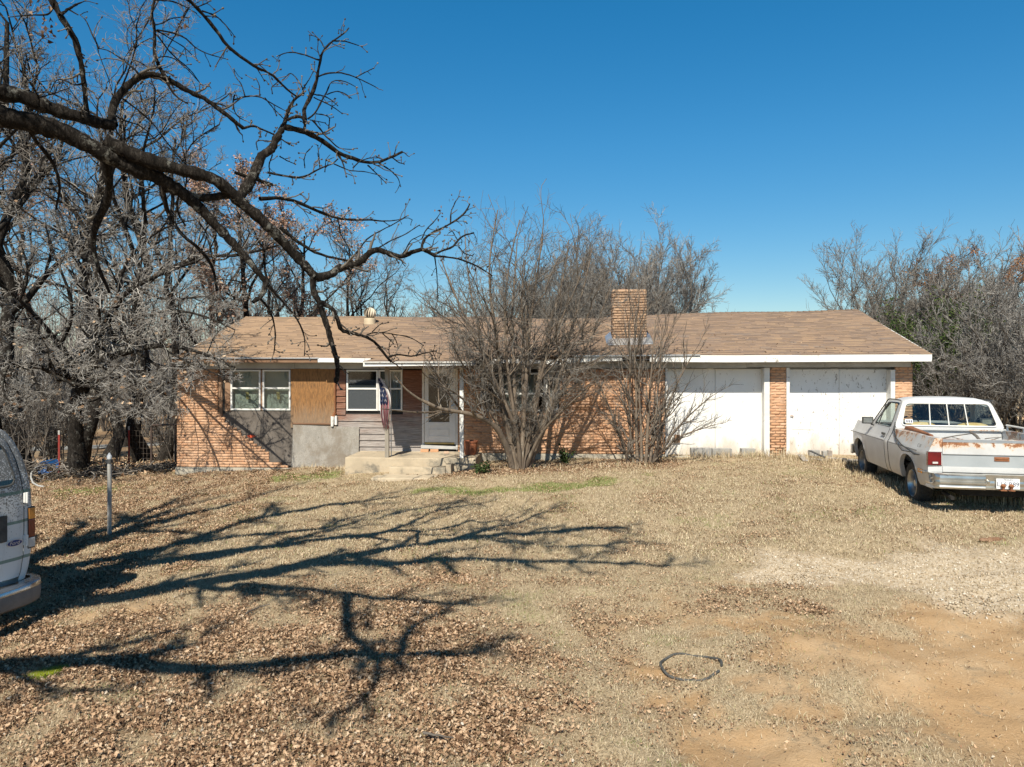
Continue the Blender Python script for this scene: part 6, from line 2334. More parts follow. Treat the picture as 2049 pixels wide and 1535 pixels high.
over = [overhead(q, z, r0, r1) for q, z, r0, r1 in (
    ([(-160, 1270), (0, 1235), (200, 1205), (400, 1172), (600, 1135), (750, 1108), (900, 1080), (1050, 1064), (1250, 1060)], (5.2, 6.4), .23, .045),
    ([(640, 1132), (800, 1128), (950, 1122), (1150, 1122), (1340, 1132)], (5.9, 6.6), .10, .03),
    ([(-160, 1345), (0, 1332), (150, 1325), (300, 1340), (450, 1347), (600, 1325), (750, 1308), (850, 1310), (930, 1322), (1000, 1298)], (4.9, 5.8), .155, .03),
    ([(470, 1172), (600, 1180), (700, 1190), (830, 1202), (960, 1215)], (5.6, 6.2), .07, .03),
    ([(697, 1190), (690, 1240), (700, 1282), (762, 1312), (764, 1365), (725, 1420), (655, 1462)], (6.0, 5.4), .07, .025),
    ([(800, 1310), (808, 1270), (830, 1255), (880, 1230), (905, 1212)], (5.7, 6.0), .05, .025),
    ([(-160, 1215), (40, 1178), (200, 1140), (300, 1108), (420, 1070), (550, 1030), (680, 1008), (800, 992)], (6.4, 7.6), .20, .04),
    ([(330, 1130), (450, 1110), (560, 1088), (700, 1050), (820, 1024), (930, 1006)], (6.6, 7.4), .09, .025),
    ([(900, 1080), (1000, 1050), (1080, 1030), (1120, 1012)], (6.4, 6.9), .06, .025),
    ([(870, 1122), (905, 1140), (915, 1152)], (6.2, 6.1), .05, .03),
    ([(930, 1078), (1050, 1090), (1200, 1095), (1290, 1085)], (6.3, 6.7), .05, .025),
    ([(0, 1330), (120, 1400), (250, 1390)], (5.2, 5.2), .04, .02))]
join = [poly([(TX + .45, TY + .6, tz + 3.9), over[0][0][0] * .45 + np.array([TX + .5, TY + .7, tz + 4.6]) * .55 + np.array([0, 0, .4]), over[0][0][0]], .26, over[0][1][0], 9),
        poly([(TX + .3, TY + .4, tz + 3.2), over[2][0][0] * .5 + np.array([TX + .4, TY + .5, tz + 3.9]) * .5 + np.array([0, 0, .3]), over[2][0][0]], .24, over[2][1][0], 9),
        poly([(TX + .55, TY + .8, tz + 5.0), over[6][0][0] * .5 + np.array([TX + .6, TY + .8, tz + 5.6]) * .5 + np.array([0, 0, .4]), over[6][0][0]], .24, over[6][1][0], 9)]
P, R = resample([o_ for o_ in over], 12)
ov2 = spawn(P, R, 12, (.2, 1), .65, .24, 7, .20, .02, .5, .014, .4)



def above_view(PR):
    P_, R_ = PR
    yy = np.maximum(P_[..., 1], .3)
    py_ = HY - (P_[..., 2] - EYE) * F / yy
    px_ = CX + P_[..., 0] * F / yy
    ok = ~((py_ > -25) & (px_ > -30) & (px_ < 2080) & (P_[..., 1] > .3)).any(1)
    return P_[ok], R_[ok]


ov2 = above_view(ov2)
ov3 = above_view(spawn(*ov2, 10, (.2, 1), .7, .55, 5, .2, .0, .6, .009, .5))
ov4 = above_view(spawn(*ov3, 4, (.25, 1), .7, .55, 4, .2, .0, .65, .006, .6))
tp = poly([(TX + .6, TY + .9, tz + 6), (TX, TY + 1.4, tz + 9), (TX - .6, TY + 1, tz + 12)], .2, .06, 8)
Pt, Rt = resample([trunk, tp], 12)
cr1 = spawn(Pt, Rt, 5, (.5, 1), .8, .42, 8, .2, .12, .6, .03, .35)
cr1 = above_view(cr1)
cr2 = above_view(spawn(*cr1, 6, (.2, 1), .75, .5, 6, .2, .05, .6, .014, .4))
# procedural twiglets on the traced branches
Pm, Rm = resample(med + big[2:5] + big[9:10], 14)
tw1 = spawn(Pm, Rm, 8, (.15, 1), .85, .17, 6, .20, .06, .5, .005, .6, byt=.2)
tw3 = spawn(*tw1, 2, (.3, .95), .8, .4, 4, .2, .03, .7, .004, .7, byt=.1)
Ps, Rs = resample(sml, 8)
tw2 = spawn(Ps, Rs, 3, (.3, 1), .75, .26, 4, .16, .04, .75, .0048, .7, byt=.1)
knob = []
for Pk, Rk in (tw1, tw2, tw3, (Ps, Rs)):
    tipd = nrm(Pk[:, -1] - Pk[:, -2])
    base = Pk[:, -1]
    sel = rng.random(len(base)) < .75
    b_, d_ = base[sel], tipd[sel]
    Kp = np.stack([b_, b_ + d_ * .012, b_ + d_ * .026], 1)
    knob.append(tubes(Kp, np.tile(np.array([[.004, .011, .004]]), (len(b_), 1)) * rng.uniform(.7, 1.2, (len(b_), 1)), 5))
NO = empty('oak_tree', (TX, TY, tz), 0, 'big near oak with dark bark whose long limb reaches in over the lawn', 'tree')


def rel(VQ):
    return VQ[0] - np.array([TX, TY, tz]), VQ[1]


npmesh('trunk', *rel(merge([tube_set([trunk, tp], 16), tube_set(roots + join, 12), tube_set(big, 14), tube_set(over, 9), tubes(*cr1, 7), tube_set(med, 9), tube_set(sml, 6), tubes(*ov2, 5), tubes(*cr2, 5)])), m_bark, NO, True)
npmesh('twigs', *rel(merge([tubes(*tw1, 5), tubes(*tw3, 4), tubes(*tw2, 4), tubes(*ov3, 4), tubes(*ov4, 3)] + knob)), twig_mat('oak_twigs', (.06, .05, .042), (.20, .18, .155)), NO)
dl = []
for px, py, d, n in ((70, 35, 6.5, 26), (880, 432, 8.5, 7), (946, 546, 8.9, 7), (905, 405, 8.7, 3), (92, 66, 6.7, 10), (300, 170, 7.3, 3), (357, 38, 7.2, 6)):
    p = at(px, py, d)
    for k in range(n):
        dl.append(p + rng.normal(0, 1, 3) * np.array([.05, .05, .06]) * (2 if n > 20 else .8))
dl = np.array(dl)
ux, uy, uz = rot_frames(len(dl), 1.2)
V, Fc = leaf_field(dl[:, 0], dl[:, 1], dl[:, 2], rng.uniform(.03, .065, len(dl)), LEAF2, LEAF2_F, 1.2, .5)
npmesh('dead_leaves', V - np.array([TX, TY, tz]), Fc, isl_mat('brown_hanging_leaves', [(0, (.06, .035, .022)), (.7, (.20, .12, .075)), (1, (.36, .26, .18))]), NO)

# ---- sprawling pale-twigged tree left of the house
G0 = ground_at(158, 930)
g0 = at(158, 930, 19.6)
g0[2] = gz0(g0[0], g0[1]) - .1
PTL = []
for pxs, w0, w1, d0, d1 in (
        ([(158, 935), (152, 880), (150, 830), (160, 780), (175, 745)], 34, 24, 19.6, 19.3),
        ([(170, 750), (182, 735), (215, 718), (262, 700), (318, 690), (372, 695), (420, 712), (470, 735)], 17, 3, 19.3, 15.8),
        ([(175, 745), (190, 690), (210, 650), (235, 600), (270, 570), (330, 545), (400, 520)], 18, 3.5, 19.3, 16.8),
        ([(172, 748), (185, 680), (180, 620), (165, 560), (172, 500), (200, 440), (215, 400)], 15, 3, 19.3, 19.6),
        ([(160, 772), (130, 752), (100, 742), (60, 728), (20, 722), (-40, 725)], 18, 6, 19.3, 16.5),
        ([(165, 762), (120, 690), (80, 640), (40, 600), (-10, 560)], 14, 4, 19.3, 17),
        ([(166, 758), (210, 762), (250, 757), (292, 768), (330, 790)], 15, 4, 19.3, 18),
        ([(212, 648), (270, 640), (320, 622), (372, 620), (430, 640), (470, 660)], 8, 2.5, 18.4, 15.8),
        ([(120, 690), (150, 640), (140, 580), (110, 520), (90, 450)], 8, 2.5, 18.4, 17.8),
        ([(60, 728), (70, 770), (95, 800), (140, 830), (160, 845)], 6, 2.5, 17.2, 16),
        ([(100, 742), (140, 770), (200, 775), (250, 800), (290, 830)], 6, 2.5, 18, 15.8),
        ([(40, 600), (60, 560), (50, 500), (20, 450)], 6, 2.5, 17.5, 17),
        ([(262, 700), (300, 720), (340, 752), (352, 790), (340, 820)], 6, 2.5, 18.4, 16.2),
        ([(20, 722), (0, 760), (10, 800), (30, 830)], 6, 2.5, 17, 16),
        ([(270, 570), (310, 600), (360, 600), (420, 590), (470, 600)], 6, 2.2, 17.8, 16.2),
        ([(235, 600), (240, 540), (280, 490), (330, 450), (390, 440)], 7, 2.2, 18.2, 17.5),
        ([(80, 640), (70, 690), (30, 680), (-20, 650)], 6, 2.2, 17.9, 16.8),
        ([(172, 500), (130, 470), (70, 440), (20, 400)], 6, 2.2, 19.5, 18.5),
        ([(318, 690), (360, 720), (420, 742), (455, 760)], 5, 2.0, 17.2, 15.6),
        ([(215, 718), (230, 760), (215, 800), (240, 830)], 5, 2.0, 18.8, 17)):
    PTL.append(limb(pxs, w0, w1, d0, d1))
Pp, Rp = resample(PTL[1:], 14)
q1 = spawn(Pp, Rp, 11, (.06, 1), .85, .38, 8, .17, .03, .55, .010, .45, byt=.62)
q2 = spawn(*q1, 10, (.12, 1), .85, .52, 6, .20, .02, .6, .0060, .5, byt=.4)
q3 = spawn(*q2, 8, (.10, 1), .78, .55, 4, .22, .0, .65, .0042, .65, byt=.3)
PT = empty('bare_tree', g0, 0, 'sprawling low tree with pale grey lichen covered twigs spreading across the house corner', 'tree')
npmesh('trunk', *(lambda VQ: (VQ[0] - g0, VQ[1]))(merge([tube_set(PTL, 9), tubes(*q1, 5)])), m_bark, PT, True)
npmesh('crown', *(lambda VQ: (VQ[0] - g0, VQ[1]))(merge([tubes(*q2, 4), tubes(*q3, 3)])), m_twigp, PT)
lv = leaf_quads(q3[0][rng.random(len(q3[0])) < .02], 1, .03, .08, .12)
npmesh('dead_leaves', lv[0] - g0, lv[1], m_leaf, PT)

# ---- the two clumps of stems in front of the house
c0 = at(1045, 942, 16.2)
c0[2] = float(gz0(c0[0], c0[1]))
CM = []
for pxs, w0, w1, dd in (
        ([(1026, 942), (1018, 900), (1002, 868), (985, 845), (955, 832), (925, 824), (890, 822), (850, 805), (815, 785), (790, 752)], 15, 2.5, -1.6),
        ([(1032, 940), (1022, 880), (1010, 830), (1002, 770), (998, 700), (985, 620), (976, 540), (988, 460), (996, 420)], 12, 2.0, -.3),
        ([(1038, 942), (1034, 870), (1028, 800), (1030, 720), (1022, 640), (1030, 560), (1035, 480)], 12, 2, .3),
        ([(1044, 942), (1046, 880), (1050, 800), (1056, 720), (1060, 640), (1072, 570), (1084, 490), (1088, 440)], 12, 2, 0),
        ([(1050, 940), (1062, 880), (1072, 830), (1078, 760), (1090, 690), (1110, 620), (1130, 550), (1138, 480)], 13, 2, .5),
        ([(1056, 940), (1075, 890), (1090, 840), (1112, 780), (1130, 720), (1160, 660), (1185, 615)], 11, 2, -.6),
        ([(1040, 942), (1040, 890), (1030, 850), (1008, 800), (985, 750), (960, 690), (930, 640), (900, 600)], 10, 2, -1.0),
        ([(1050, 942), (1066, 900), (1085, 862), (1115, 830), (1150, 800), (1180, 770)], 9, 2, -1.2),
        ([(1030, 940), (1014, 890), (1000, 855), (978, 815), (955, 790), (930, 740), (925, 700)], 9, 2, .4),
        ([(1046, 942), (1052, 860), (1044, 780), (1050, 690), (1040, 600), (1052, 520)], 10, 2, .6),
        ([(985, 845), (960, 800), (945, 760), (920, 720), (905, 690)], 6, 2, -1.2),
        ([(925, 824), (900, 790), (880, 760), (862, 730)], 5, 2, -1.5),
        ([(955, 832), (940, 810), (905, 780), (870, 770), (845, 745)], 5, 2, -1.9),
        ([(890, 822), (860, 826), (830, 826), (800, 822), (762, 818)], 4.5, 1.8, -2.2),
        ([(1058, 940), (1080, 880), (1104, 820), (1150, 740), (1196, 650), (1222, 570)], 9, 2, .2),
        ([(1036, 942), (1022, 850), (986, 750), (938, 650), (900, 570), (880, 510)], 9, 2, .1),
        ([(1052, 940), (1074, 850), (1108, 750), (1148, 650), (1176, 550), (1186, 490)], 9, 2, .8),
        ([(1034, 940), (1010, 840), (978, 730), (948, 620), (932, 530), (930, 460)], 8, 2, .7),
        ([(1044, 940), (1030, 830), (1012, 720), (1008, 600), (1022, 500), (1040, 440)], 8, 2, -.5),
        ([(1050, 940), (1064, 830), (1090, 720), (1120, 640), (1160, 570), (1170, 520)], 8, 2, -.8)):
    CM.append(limb(pxs, w0, w1, 16.2, 16.2 + dd))
Pp, Rp = resample(CM, 14)
r_ = np.random.default_rng(5)
ex_p, ex_r = [], []
for k in range(6):
    b0 = c0 + np.array([r_.normal(0, .13), r_.normal(0, .10), 0])
    lean = np.array([r_.normal(0, .22), r_.normal(0, .2), 0])
    hh = r_.uniform(1.0, 2.6)
    t = np.linspace(0, 1, 14)
    wob = np.cumsum(r_.normal(0, .022, (14, 3)) * np.array([1, 1, .2]), axis=0)
    ex_p.append(b0 + t[:, None] * hh * np.array([0, 0, 1]) + (t ** 1.3)[:, None] * hh * lean + wob)
    ex_r.append(r_.uniform(.014, .034) * (1 - .75 * t))
Pp, Rp = np.concatenate([Pp, np.array(ex_p)]), np.concatenate([Rp, np.array(ex_r)])
CM += list(zip(ex_p, ex_r))
cen, rad = c0 + np.array([.30, -.2, 3.1]), np.array([2.95, 2.3, 3.2])
q1 = keep_in(spawn(Pp, Rp, 13, (.38, 1), .68, .30, 8, .14, .10, .5, .0085, .45, byt=.12, r_=r_), cen, rad, r_)
q2 = keep_in(spawn(*q1, 7, (.12, 1), .70, .50, 6, .17, .07, .55, .0045, .5, byt=.25, r_=r_), cen, rad, r_)
q3 = keep_in(spawn(*q2, 7, (.10, 1), .70, .54, 4, .17, .05, .65, .0034, .65, byt=.25, r_=r_), cen, rad, r_)
CMo = empty('multi_stem_tree', c0, 0, 'large leafless clump of many tan stems in front of the house windows', 'tree')
npmesh('stems', *(lambda VQ: (VQ[0] - c0, VQ[1]))(merge([tube_set(CM, 9), tubes(*q1, 5)])), m_tanbark, CMo, True)
npmesh('crown', *(lambda VQ: (VQ[0] - c0, VQ[1]))(merge([tubes(*q2, 4), tubes(*q3, 3)])), m_twigt, CMo)
c1 = at(1292, 931, 16.6)
c1[2] = float(gz0(c1[0], c1[1]))
CN = []
for k, (pxs, w0, dd) in enumerate((
        ([(1268, 932), (1262, 880), (1258, 820), (1262, 750), (1258, 680), (1262, 610)], 6, 0),
        ([(1276, 932), (1272, 860), (1274, 790), (1268, 720), (1272, 650), (1280, 590)], 7, .2),
        ([(1284, 932), (1284, 850), (1276, 780), (1284, 700), (1280, 630)], 6, .3),
        ([(1292, 932), (1296, 860), (1300, 790), (1306, 710), (1312, 640)], 7, -.1),
        ([(1300, 932), (1310, 860), (1316, 790), (1320, 720), (1326, 650)], 6, .2),
        ([(1306, 930), (1324, 860), (1340, 800), (1362, 750), (1392, 700)], 6, -.4),
        ([(1310, 930), (1336, 880), (1360, 850), (1390, 820), (1428, 790)], 5, -.6),
        ([(1262, 932), (1240, 880), (1226, 830), (1210, 790), (1180, 740)], 5, -.3),
        ([(1300, 932), (1330, 900), (1360, 870), (1400, 860), (1430, 850)], 5, -.7),
        ([(1256, 934), (1252, 900), (1240, 860), (1216, 835)], 5, -.5))):
    CN.append(limb(pxs, w0, 1.6, 16.6, 16.6 + dd))
Pp, Rp = resample(CN, 12)
q1 = spawn(Pp, Rp, 14, (.12, 1), .55, .32, 7, .13, .12, .6, .006, .5, byt=.15, r_=r_)
q2 = spawn(*q1, 9, (.15, 1), .55, .48, 5, .13, .08, .65, .0048, .6, byt=.2, r_=r_)
CNo = empty('multi_stem_bush', c1, 0, 'slim leafless clump of upright stems below the chimney beside the garage door', 'bush')
npmesh('stems', *(lambda VQ: (VQ[0] - c1, VQ[1]))(merge([tube_set(CN, 8), tubes(*q1, 5)])), m_tanbark, CNo, True)
npmesh('crown', *(lambda VQ: (VQ[0] - c1, VQ[1]))(tubes(*q2, 3)), m_twigt, CNo)
# small green plants by the foundation
for px, py, d, n, hh, lab in ((1135, 928, 16.9, 70, .38, 'small green leafy weed against the foundation'), (962, 942, 16.0, 60, .2, 'low green weed tuft at the porch slab corner')):
    p = at(px, py, d)
    p[2] = float(gz0(p[0], p[1]))
    st_, rs_, lc = [], [], []
    for k in range(9):
        a_ = rng.uniform(0, 6.28)
        hgt = hh * rng.uniform(.5, 1)
        e_ = p + np.array([math.cos(a_) * .16, math.sin(a_) * .1, hgt])
        st_.append(np.linspace(p, e_, 5) + rng.normal(0, .006, (5, 3)))
        rs_.append(np.linspace(.005, .002, 5))
    Pw, Rw = np.array(st_), np.array(rs_)
    pts = np.concatenate([Pw[:, k] for k in range(1, 5)])
    lq = leaf_quads(pts[:, None, :].repeat(2, 1), 5, .05, .04, .09)
    root = empty('weed_plant', p, 0, lab, 'weed')
    npmesh('stem', tubes(Pw, Rw, 4)[0] - p, tubes(Pw, Rw, 4)[1], m_green, root)
    npmesh('foliage', lq[0] - p, lq[1], isl_mat('weed_leaf', [(0, (.02, .035, .012)), (1, (.06, .09, .03))]), root)
# ================================================================= FENCE, YARD THINGS
m_board_ = weathered('chalky_grey_pipe', (.46, .45, .43), (.36, .35, .33), 8, .7)
m_redpost = weathered('red_steel_post', (.30, .035, .03), (.22, .04, .03), 6, .7, [((.12, .06, .04), 9, .6, .7)], bmp=None)
m_wire = weathered('rusted_wire', (.12, .10, .085), (.18, .15, .13), 9, .8, bmp=None)
FP = [(-120, 20.5), (118, 21.8), (258, 24.0), (377, 24.8)]
fpos = [np.array([(px - CX) * d / F, d]) for px, d in FP]
f0 = np.array([*fpos[1], float(gz0(*fpos[1]))])
FE = empty('wire_fence', f0, 0, 'sagging wire fence on red steel posts along the edge of the wood', 'fence')
tops = []
for q, hh in zip(fpos, (1.3, 1.28, 1.25, 1.3)):
    zz = float(gz0(*q))
    m = MB()
    m.cur = 0
    b = np.array([q[0], q[1], zz]) - f0
    m.box(b[0] - .028, b[0] + .028, b[1] - .006, b[1] + .006, b[2] - .1, b[2] + hh * .9)
    m.box(b[0] - .006, b[0] + .006, b[1] + .006, b[1] + .04, b[2] - .1, b[2] + hh * .9)
    m.cur = 1
    m.box(b[0] - .028, b[0] + .028, b[1] - .006, b[1] + .006, b[2] + hh * .9, b[2] + hh)
    m.box(b[0] - .006, b[0] + .006, b[1] + .006, b[1] + .04, b[2] + hh * .9, b[2] + hh)
    m.build('post', [m_redpost, m_board_], FE)
m = MB()
for q0, q1 in zip(fpos[:-1], fpos[1:]):
    for hh in (.05, .2, .36, .54, .74, .95, 1.12):
        pts = []
        for t in np.linspace(0, 1, 8):
            q = q0 * (1 - t) + q1 * t
            pts.append(np.array([q[0], q[1], float(gz0(*q)) + hh - .08 * math.sin(t * math.pi)]) - f0)
        m.tube(pts, .0035, 3, False)
    for t in np.linspace(0, 1, 18)[1:-1]:
        q = q0 * (1 - t) + q1 * t
        z0 = float(gz0(*q)) - .08 * math.sin(t * math.pi)
        m.tube([np.array([q[0], q[1], z0 + .05]) - f0, np.array([q[0], q[1], z0 + 1.12]) - f0], .003, 3, False)
m.build('wire', m_wire, FE)
m = MB()
a, b = at(303, 851, 22.8), at(372, 849, 21.5)
m.tube([a, b], .028, 8)
m.tube([a, np.array([a[0], a[1], float(gz0(a[0], a[1])) - .1])], .035, 8)
m.tube([at(350, 850, 21.9), at(352, 930, 21.9)], .03, 8)
tag(m.build('pipe_gate_rail', weathered('dark_pipe', (.05, .04, .035), (.09, .06, .05), 6, .8), None, True), 'dark pipe rail running into the brick house corner', 'rail')

# capped standpipe
p = at(219, 1068, 11.5)
p[2] = float(gz(p[0], p[1]))
top = EYE + (HY - 917) * 11.5 / F
SP = empty('standpipe', p, 0, 'upright galvanised pipe with a white cap on the lawn', 'pipe')
m_galv = weathered('mottled_galvanised_pipe', (.44, .425, .39), (.33, .315, .29), 9, .6, [((.62, .60, .56), 14, .56, .64), ((.24, .13, .08), 5, .64, .72)], metal=.0, bmp=(40, .3, .003))
MB().tube([(0, 0, -.1), (.002, 0, (top - p[2]) * .5), (-.002, 0, top - p[2])], .032, 14).build('pole', m_galv, SP, True)
MB().lathe([(.036, -.01), (.038, .03), (.034, .04), (.02, .065), (.012, .085), (0, .088)], (0, 0, 1), (-.002, 0, top - p[2]), 14).build('cap', m_plate, SP, True)
m = MB()
m.tube([(-.03, -.01, top - p[2] - .035), (-.085, -.03, top - p[2] - .03)], .014, 8)
m.tube([(-.08, -.03, top - p[2] - .06), (-.085, -.03, top - p[2] + .0)], .018, 8)
m.box(-.045, .04, -.04, .03, top - p[2] - .075, top - p[2] - .02)
m.build('clamp', m_trimk, SP, True)

# brush pile, blue tub, pale hose
bp = ground_at(100, 962)
r_ = np.random.default_rng(9)
n = 420
t = r_.random(n)
x = bp[0] - 1.4 + 4.2 * t
y = bp[1] + r_.normal(0, .5, n) + .9 * t
hgt = .42 * np.exp(-((t - .22) / .3) ** 2) + .12
L = r_.uniform(.3, 1.1, n)
yaw = r_.uniform(0, 6.28, n)
pit = r_.normal(0, .28, n)
d = np.stack([np.cos(yaw) * np.cos(pit), np.sin(yaw) * np.cos(pit), np.sin(pit)], -1)
c_ = np.stack([x, y, gz0(x, y) + r_.random(n) * hgt], -1)
K = 5
P = c_[:, None] + d[:, None] * (np.linspace(-.5, .5, K)[None, :, None] * L[:, None, None]) + r_.normal(0, .025, (n, K, 3))
R = r_.uniform(.006, .022, n)[:, None] * np.linspace(1, .5, K)[None]
o = npmesh('brush_pile', *tubes(P, R, 5), twig_mat('pile_twigs', (.05, .042, .036), (.26, .23, .20)))
tag(o, 'low pile of cut grey branches behind the white van', 'brush pile')
m_blue = weathered('blue_plastic', (.012, .07, .22), (.02, .12, .32), 4, .35, [((.20, .32, .45), 6, .62, .72)], bmp=None)
tb = at(103, 944, 20.6)
m = MB()
G = []
for s_, rx, ry in ((0, .20, .13), (.05, .30, .20), (.2, .36, .26), (.24, .40, .30), (.245, .40, .30), (.20, .34, .24), (.06, .28, .18), (.02, .18, .11)):
    a_ = np.linspace(0, 2 * math.pi, 24, endpoint=False)
    sq = lambda c: np.sign(c) * np.abs(c) ** .6
    G.append(np.stack([rx * sq(np.cos(a_)), ry * sq(np.sin(a_)), np.full(24, s_)], -1))
m.grid(np.array(G), True)
from mathutils import Euler
o = m.build('plastic_tub', m_blue, None, True)
o.location = (tb[0], tb[1], float(gz0(tb[0], tb[1])) + .22)
o.rotation_euler = (math.radians(62), math.radians(-14), math.radians(8))
o.scale = (.72, .72, .72)
tag(o, 'bright blue plastic tub tipped on the brush pile', 'tub')
m = MB()
pts = [at(a, b, d) for a, b, d in ((88, 930, 20.2), (72, 936, 19.8), (63, 946, 19.2), (62, 956, 18.6), (66, 966, 18.1), (76, 972, 17.8), (88, 975, 17.6))]
for q in pts:
    q[2] = max(q[2], float(gz0(q[0], q[1])) + .03)
m.tube(pts, .022, 8)
tag(m.build('white_hose', m_board_, None, True), 'pale curved pipe at the edge of the brush pile by the van', 'hose')

# black rubber ring
m = MB()
cx_, cy_ = ground_at(1381, 1338)[:2]
e0, e1 = ground_at(1321, 1338), ground_at(1440, 1338)
f_, b_ = ground_at(1381, 1363), ground_at(1381, 1313)
rx, ry = (e1[0] - e0[0]) / 2, (b_[1] - f_[1]) / 2
pts, rad = [], []
for a_ in np.linspace(.2, 2 * math.pi - .12, 60):
    x, y = cx_ + rx * math.cos(a_ - .5) * (1 + .03 * math.sin(3 * a_)), cy_ + ry * math.sin(a_ - .5)
    pts.append((x, y, float(gz(x, y)) + .012 + .012 * math.sin(a_ * 2 + 1)))
    rad.append(.011)
m.tube(pts, rad, 8)
tag(m.build('rubber_ring', weathered('cracked_black_rubber', (.055, .055, .053), (.10, .10, .095), 30, .8, bmp=(90, .4, .002)), None, True), 'black rubber loop lying flat on the bare ground', 'rubber loop')

# concrete blocks and boards at the garage
def blk(name, px0, px1, pyt, pyb, v, rz, label, mat_=None, dep=.19, grp='concrete blocks at the garage doors'):
    u0, u1 = U(px0, v), U(px1, v)
    zt, zb = Z((px0 + px1) / 2, pyt, v), Z((px0 + px1) / 2, pyb, v)
    w, h = u1 - u0, zt - zb
    c_ = h2w((u0 + u1) / 2, v + dep / 2, zb)
    m = MB()
    m.box(-w / 2, w / 2, -dep / 2, dep / 2, 0, h)
    o = m.build(name, mat_ or m_block, None, bevel=.008)
    o.location = tuple(c_)
    o.rotation_euler = (0, 0, -TH + rz)
    return tag(o, label, 'block', grp)


blk('concrete_block', 1383, 1424, 897, 915, -.02, .02, 'gray concrete block nearest the stem clump at the garage door')
blk('concrete_block', 1426, 1465, 898, 914, -.03, -.03, 'gray concrete block in the middle of the garage door foot')
blk('concrete_block', 1484, 1512, 898, 912, -.02, .05, 'short gray concrete block closest to the brick column')
blk('concrete_block', 1619, 1641, 901, 915, .0, .15, 'gray block leaning at the second garage door', dep=.1)
blk('concrete_block', 1647, 1656, 903, 914, .0, .05, 'narrow gray block half of a split pair', dep=.12)
blk('concrete_block', 1657.5, 1666, 902, 914, .0, -.08, 'brownish gray block half beside its twin', weathered('brown_block', (.27, .23, .20), (.33, .29, .26), 9, .95), .12)
blk('red_brick', 1349, 1361, 870, 886, .18, 0, 'red brown brick fragment stuck at the foot of the garage door', m_brownboard, .05, None)['category'] = 'brick'
m_board = weathered('gray_weathered_board', (.40, .36, .32), (.28, .25, .22), 5, .9, stretch=(.3, 3, 3), bmp=(40, .4, .004))
for nm, q0, q1, w, mat_, lab in (('fallen_board', (1655, 917), (1718, 924), .07, m_board, 'long gray board lying along the second garage door'),
                                 ('fallen_board', (1601, 911), (1612, 923), .06, m_board, 'short tilted board end sticking out of the grass'),
                                 ('fallen_board', (1608, 919), (1650, 921), .05, m_board, 'gray board lying flat below the leaning block'),
                                 ('metal_bar', (1621, 903), (1650, 916), .035, m_trimk, 'black metal bar leaning from the block to the ground')):
    a, b = at(*q0, 16.85), at(*q1, 16.45)
    for q in (a, b):
        q[2] = max(q[2], float(gz0(q[0], q[1])) + .02)
    dr = nrm(b - a)
    sd_ = nrm(np.cross(dr, np.array([0, 0, 1.0]))) * w
    up_ = np.array([0, 0, .022])
    o = MB().hexa([a - sd_, b - sd_, b + sd_, a + sd_, a - sd_ + up_, b - sd_ + up_, b + sd_ + up_, a + sd_ + up_]).build(nm, mat_, None, bevel=.004)
    tag(o, lab, 'board' if nm == 'fallen_board' else 'metal bar', 'boards dropped at the garage' if nm == 'fallen_board' else None)
m = MB()
a = at(1692, 915, 16.3)
a[2] = float(gz0(a[0], a[1]))
m.lathe([(.03, 0), (.085, .0), (.10, .03), (.085, .06), (.03, .06)], (.2, -.3, 1), a + np.array([0, 0, .02]), 14)
m.box(a[0] + .06, a[0] + .2, a[1] - .03, a[1] + .03, a[2] + .01, a[2] + .05)
tag(m.build('iron_part', m_trimk, None, True), 'black iron scrap lying by the front of the pickup', 'scrap')
# clod on the drive
q = ground_at(1985, 1086)
m = MB()
for k in range(7):
    p = q + np.array([(k - 3) * .045, rng.normal(0, .02), .015])
    m.lathe([(0, -.03), (.03, -.015), (.042, .005), (.03, .03), (0, .04)], (rng.normal(0, .3), rng.normal(0, .3), 1), p, 9)
tag(m.build('bark_chunk', m_brownboard, None, True), 'rotten brown wood chunk lying on the gravel drive', 'wood chunk')
# sticks on the lawn
for k, (a, b, lab) in enumerate((((845, 1478), (905, 1495), 'thin gray stick on the leaves in the bottom middle'), ((490, 1235), (540, 1215), 'thin stick on the bare patch near the moss'), ((640, 1455), (700, 1440), 'short stick among the leaves below the branching shadow'))):
    p0, p1 = ground_at(*a), ground_at(*b)
    pts = [p0 + (p1 - p0) * t + np.array([rng.normal(0, .012), rng.normal(0, .02), .03]) for t in np.linspace(0, 1, 6)]
    tag(MB().tube(pts, [.010, .009, .008, .007, .006, .004], 6).build('fallen_stick', m_bark2, None, True), lab, 'stick', 'sticks on the lawn')
# moss covered stone slab
q = MOSS.mean(0)
# road across the far field
xs = np.linspace(-60, 6, 40)
G = []
for x in xs:
    y = 43 + .10 * (x + 25) + .004 * (x + 25) ** 2
    G.append([(x, y - 1.6, float(gz0(x, y - 1.6)) + .03), (x, y, float(gz0(x, y)) + .04), (x, y + 1.6, float(gz0(x, y + 1.6)) + .03)])
o = MB().grid(np.array(G)).build('road', weathered('grey_lane', (.20, .20, .195), (.27, .265, .25), .6, .9), None)
tag(o, 'gray lane crossing the field beyond the fence', 'road', kind='structure')

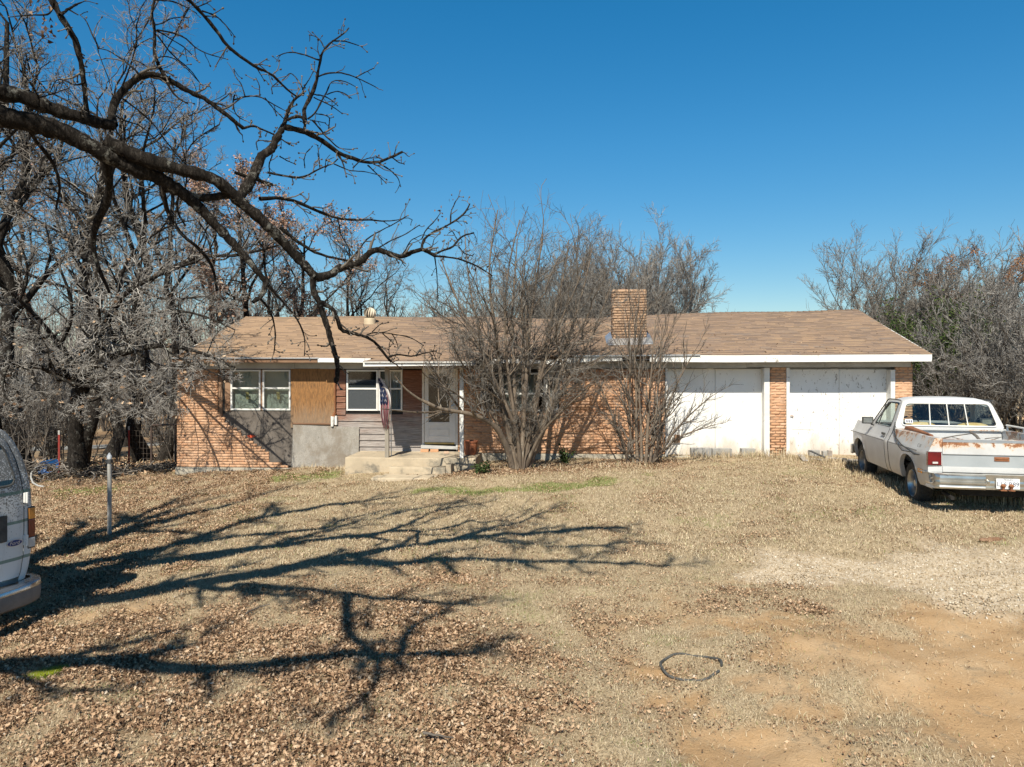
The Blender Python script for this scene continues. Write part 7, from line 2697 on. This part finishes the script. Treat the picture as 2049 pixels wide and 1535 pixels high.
# ================================================================= LIGHT AND CAMERA
w = bpy.data.worlds.new('World')
sc.world = w
w.use_nodes = True
nt = w.node_tree
nt.nodes.clear()
out = nt.nodes.new('ShaderNodeOutputWorld')
bg = nt.nodes.new('ShaderNodeBackground')
sky = nt.nodes.new('ShaderNodeTexSky')
sky.sky_type = 'NISHITA'
sky.sun_disc = False
sky.sun_elevation = SUN_EL
sky.sun_rotation = math.pi + SUN_AZ
sky.altitude = 300
sky.air_density = 1.0
sky.dust_density = .25
sky.ozone_density = 2.2
hs = nt.nodes.new('ShaderNodeHueSaturation')
hs.inputs['Hue'].default_value = .491
hs.inputs['Saturation'].default_value = 1.42
hs.inputs['Value'].default_value = 1.02
nt.links.new(sky.outputs[0], hs.inputs['Color'])
# deep winter sky: darker overhead and around the sun's height than near the horizon
tc = nt.nodes.new('ShaderNodeTexCoord')
sz = nt.nodes.new('ShaderNodeSeparateXYZ')
nt.links.new(tc.outputs['Generated'], sz.inputs[0])
dimc = ramp(nt, sz.outputs[2], [(0, (.68,) * 3), (.12, (.76,) * 3), (.29, (.92,) * 3), (.45, (1,) * 3), (.60, (.62,) * 3), (.80, (.22,) * 3)])
mm_ = nt.nodes.new('ShaderNodeVectorMath')
mm_.operation = 'MULTIPLY'
nt.links.new(hs.outputs[0], mm_.inputs[0])
nt.links.new(dimc, mm_.inputs[1])
nt.links.new(mm_.outputs[0], bg.inputs[0])
bg.inputs[1].default_value = .10
nt.links.new(bg.outputs[0], out.inputs[0])
sl = bpy.data.lights.new('sun', 'SUN')
sl.energy = 5.0
sl.angle = math.radians(.53)
sl.color = (1.0, .935, .80)
so = bpy.data.objects.new('sun', sl)
COL.objects.link(so)
from mathutils import Vector
so.rotation_euler = Vector(tuple(SDIR)).to_track_quat('-Z', 'Y').to_euler()
so.location = (-10, -20, 30)
cam = bpy.data.cameras.new('camera')
cam.sensor_width = 36
cam.lens = 36 * F / 2049
cam.shift_y = (HY - 767.5) / 2049
cam.clip_end = 3000
co = bpy.data.objects.new('camera', cam)
COL.objects.link(co)
co.location = (0, 0, EYE)
co.rotation_euler = (math.pi / 2, 0, 0)
sc.camera = co
vs = sc.view_settings
sc.display_settings.display_device = 'sRGB'
vs.view_transform = 'Standard'
vs.look = 'None'
vs.gamma = 1
vs.exposure = 0.42
sc.cycles.max_bounces = 6
sc.cycles.transparent_max_bounces = 12
sc.cycles.use_denoising = True
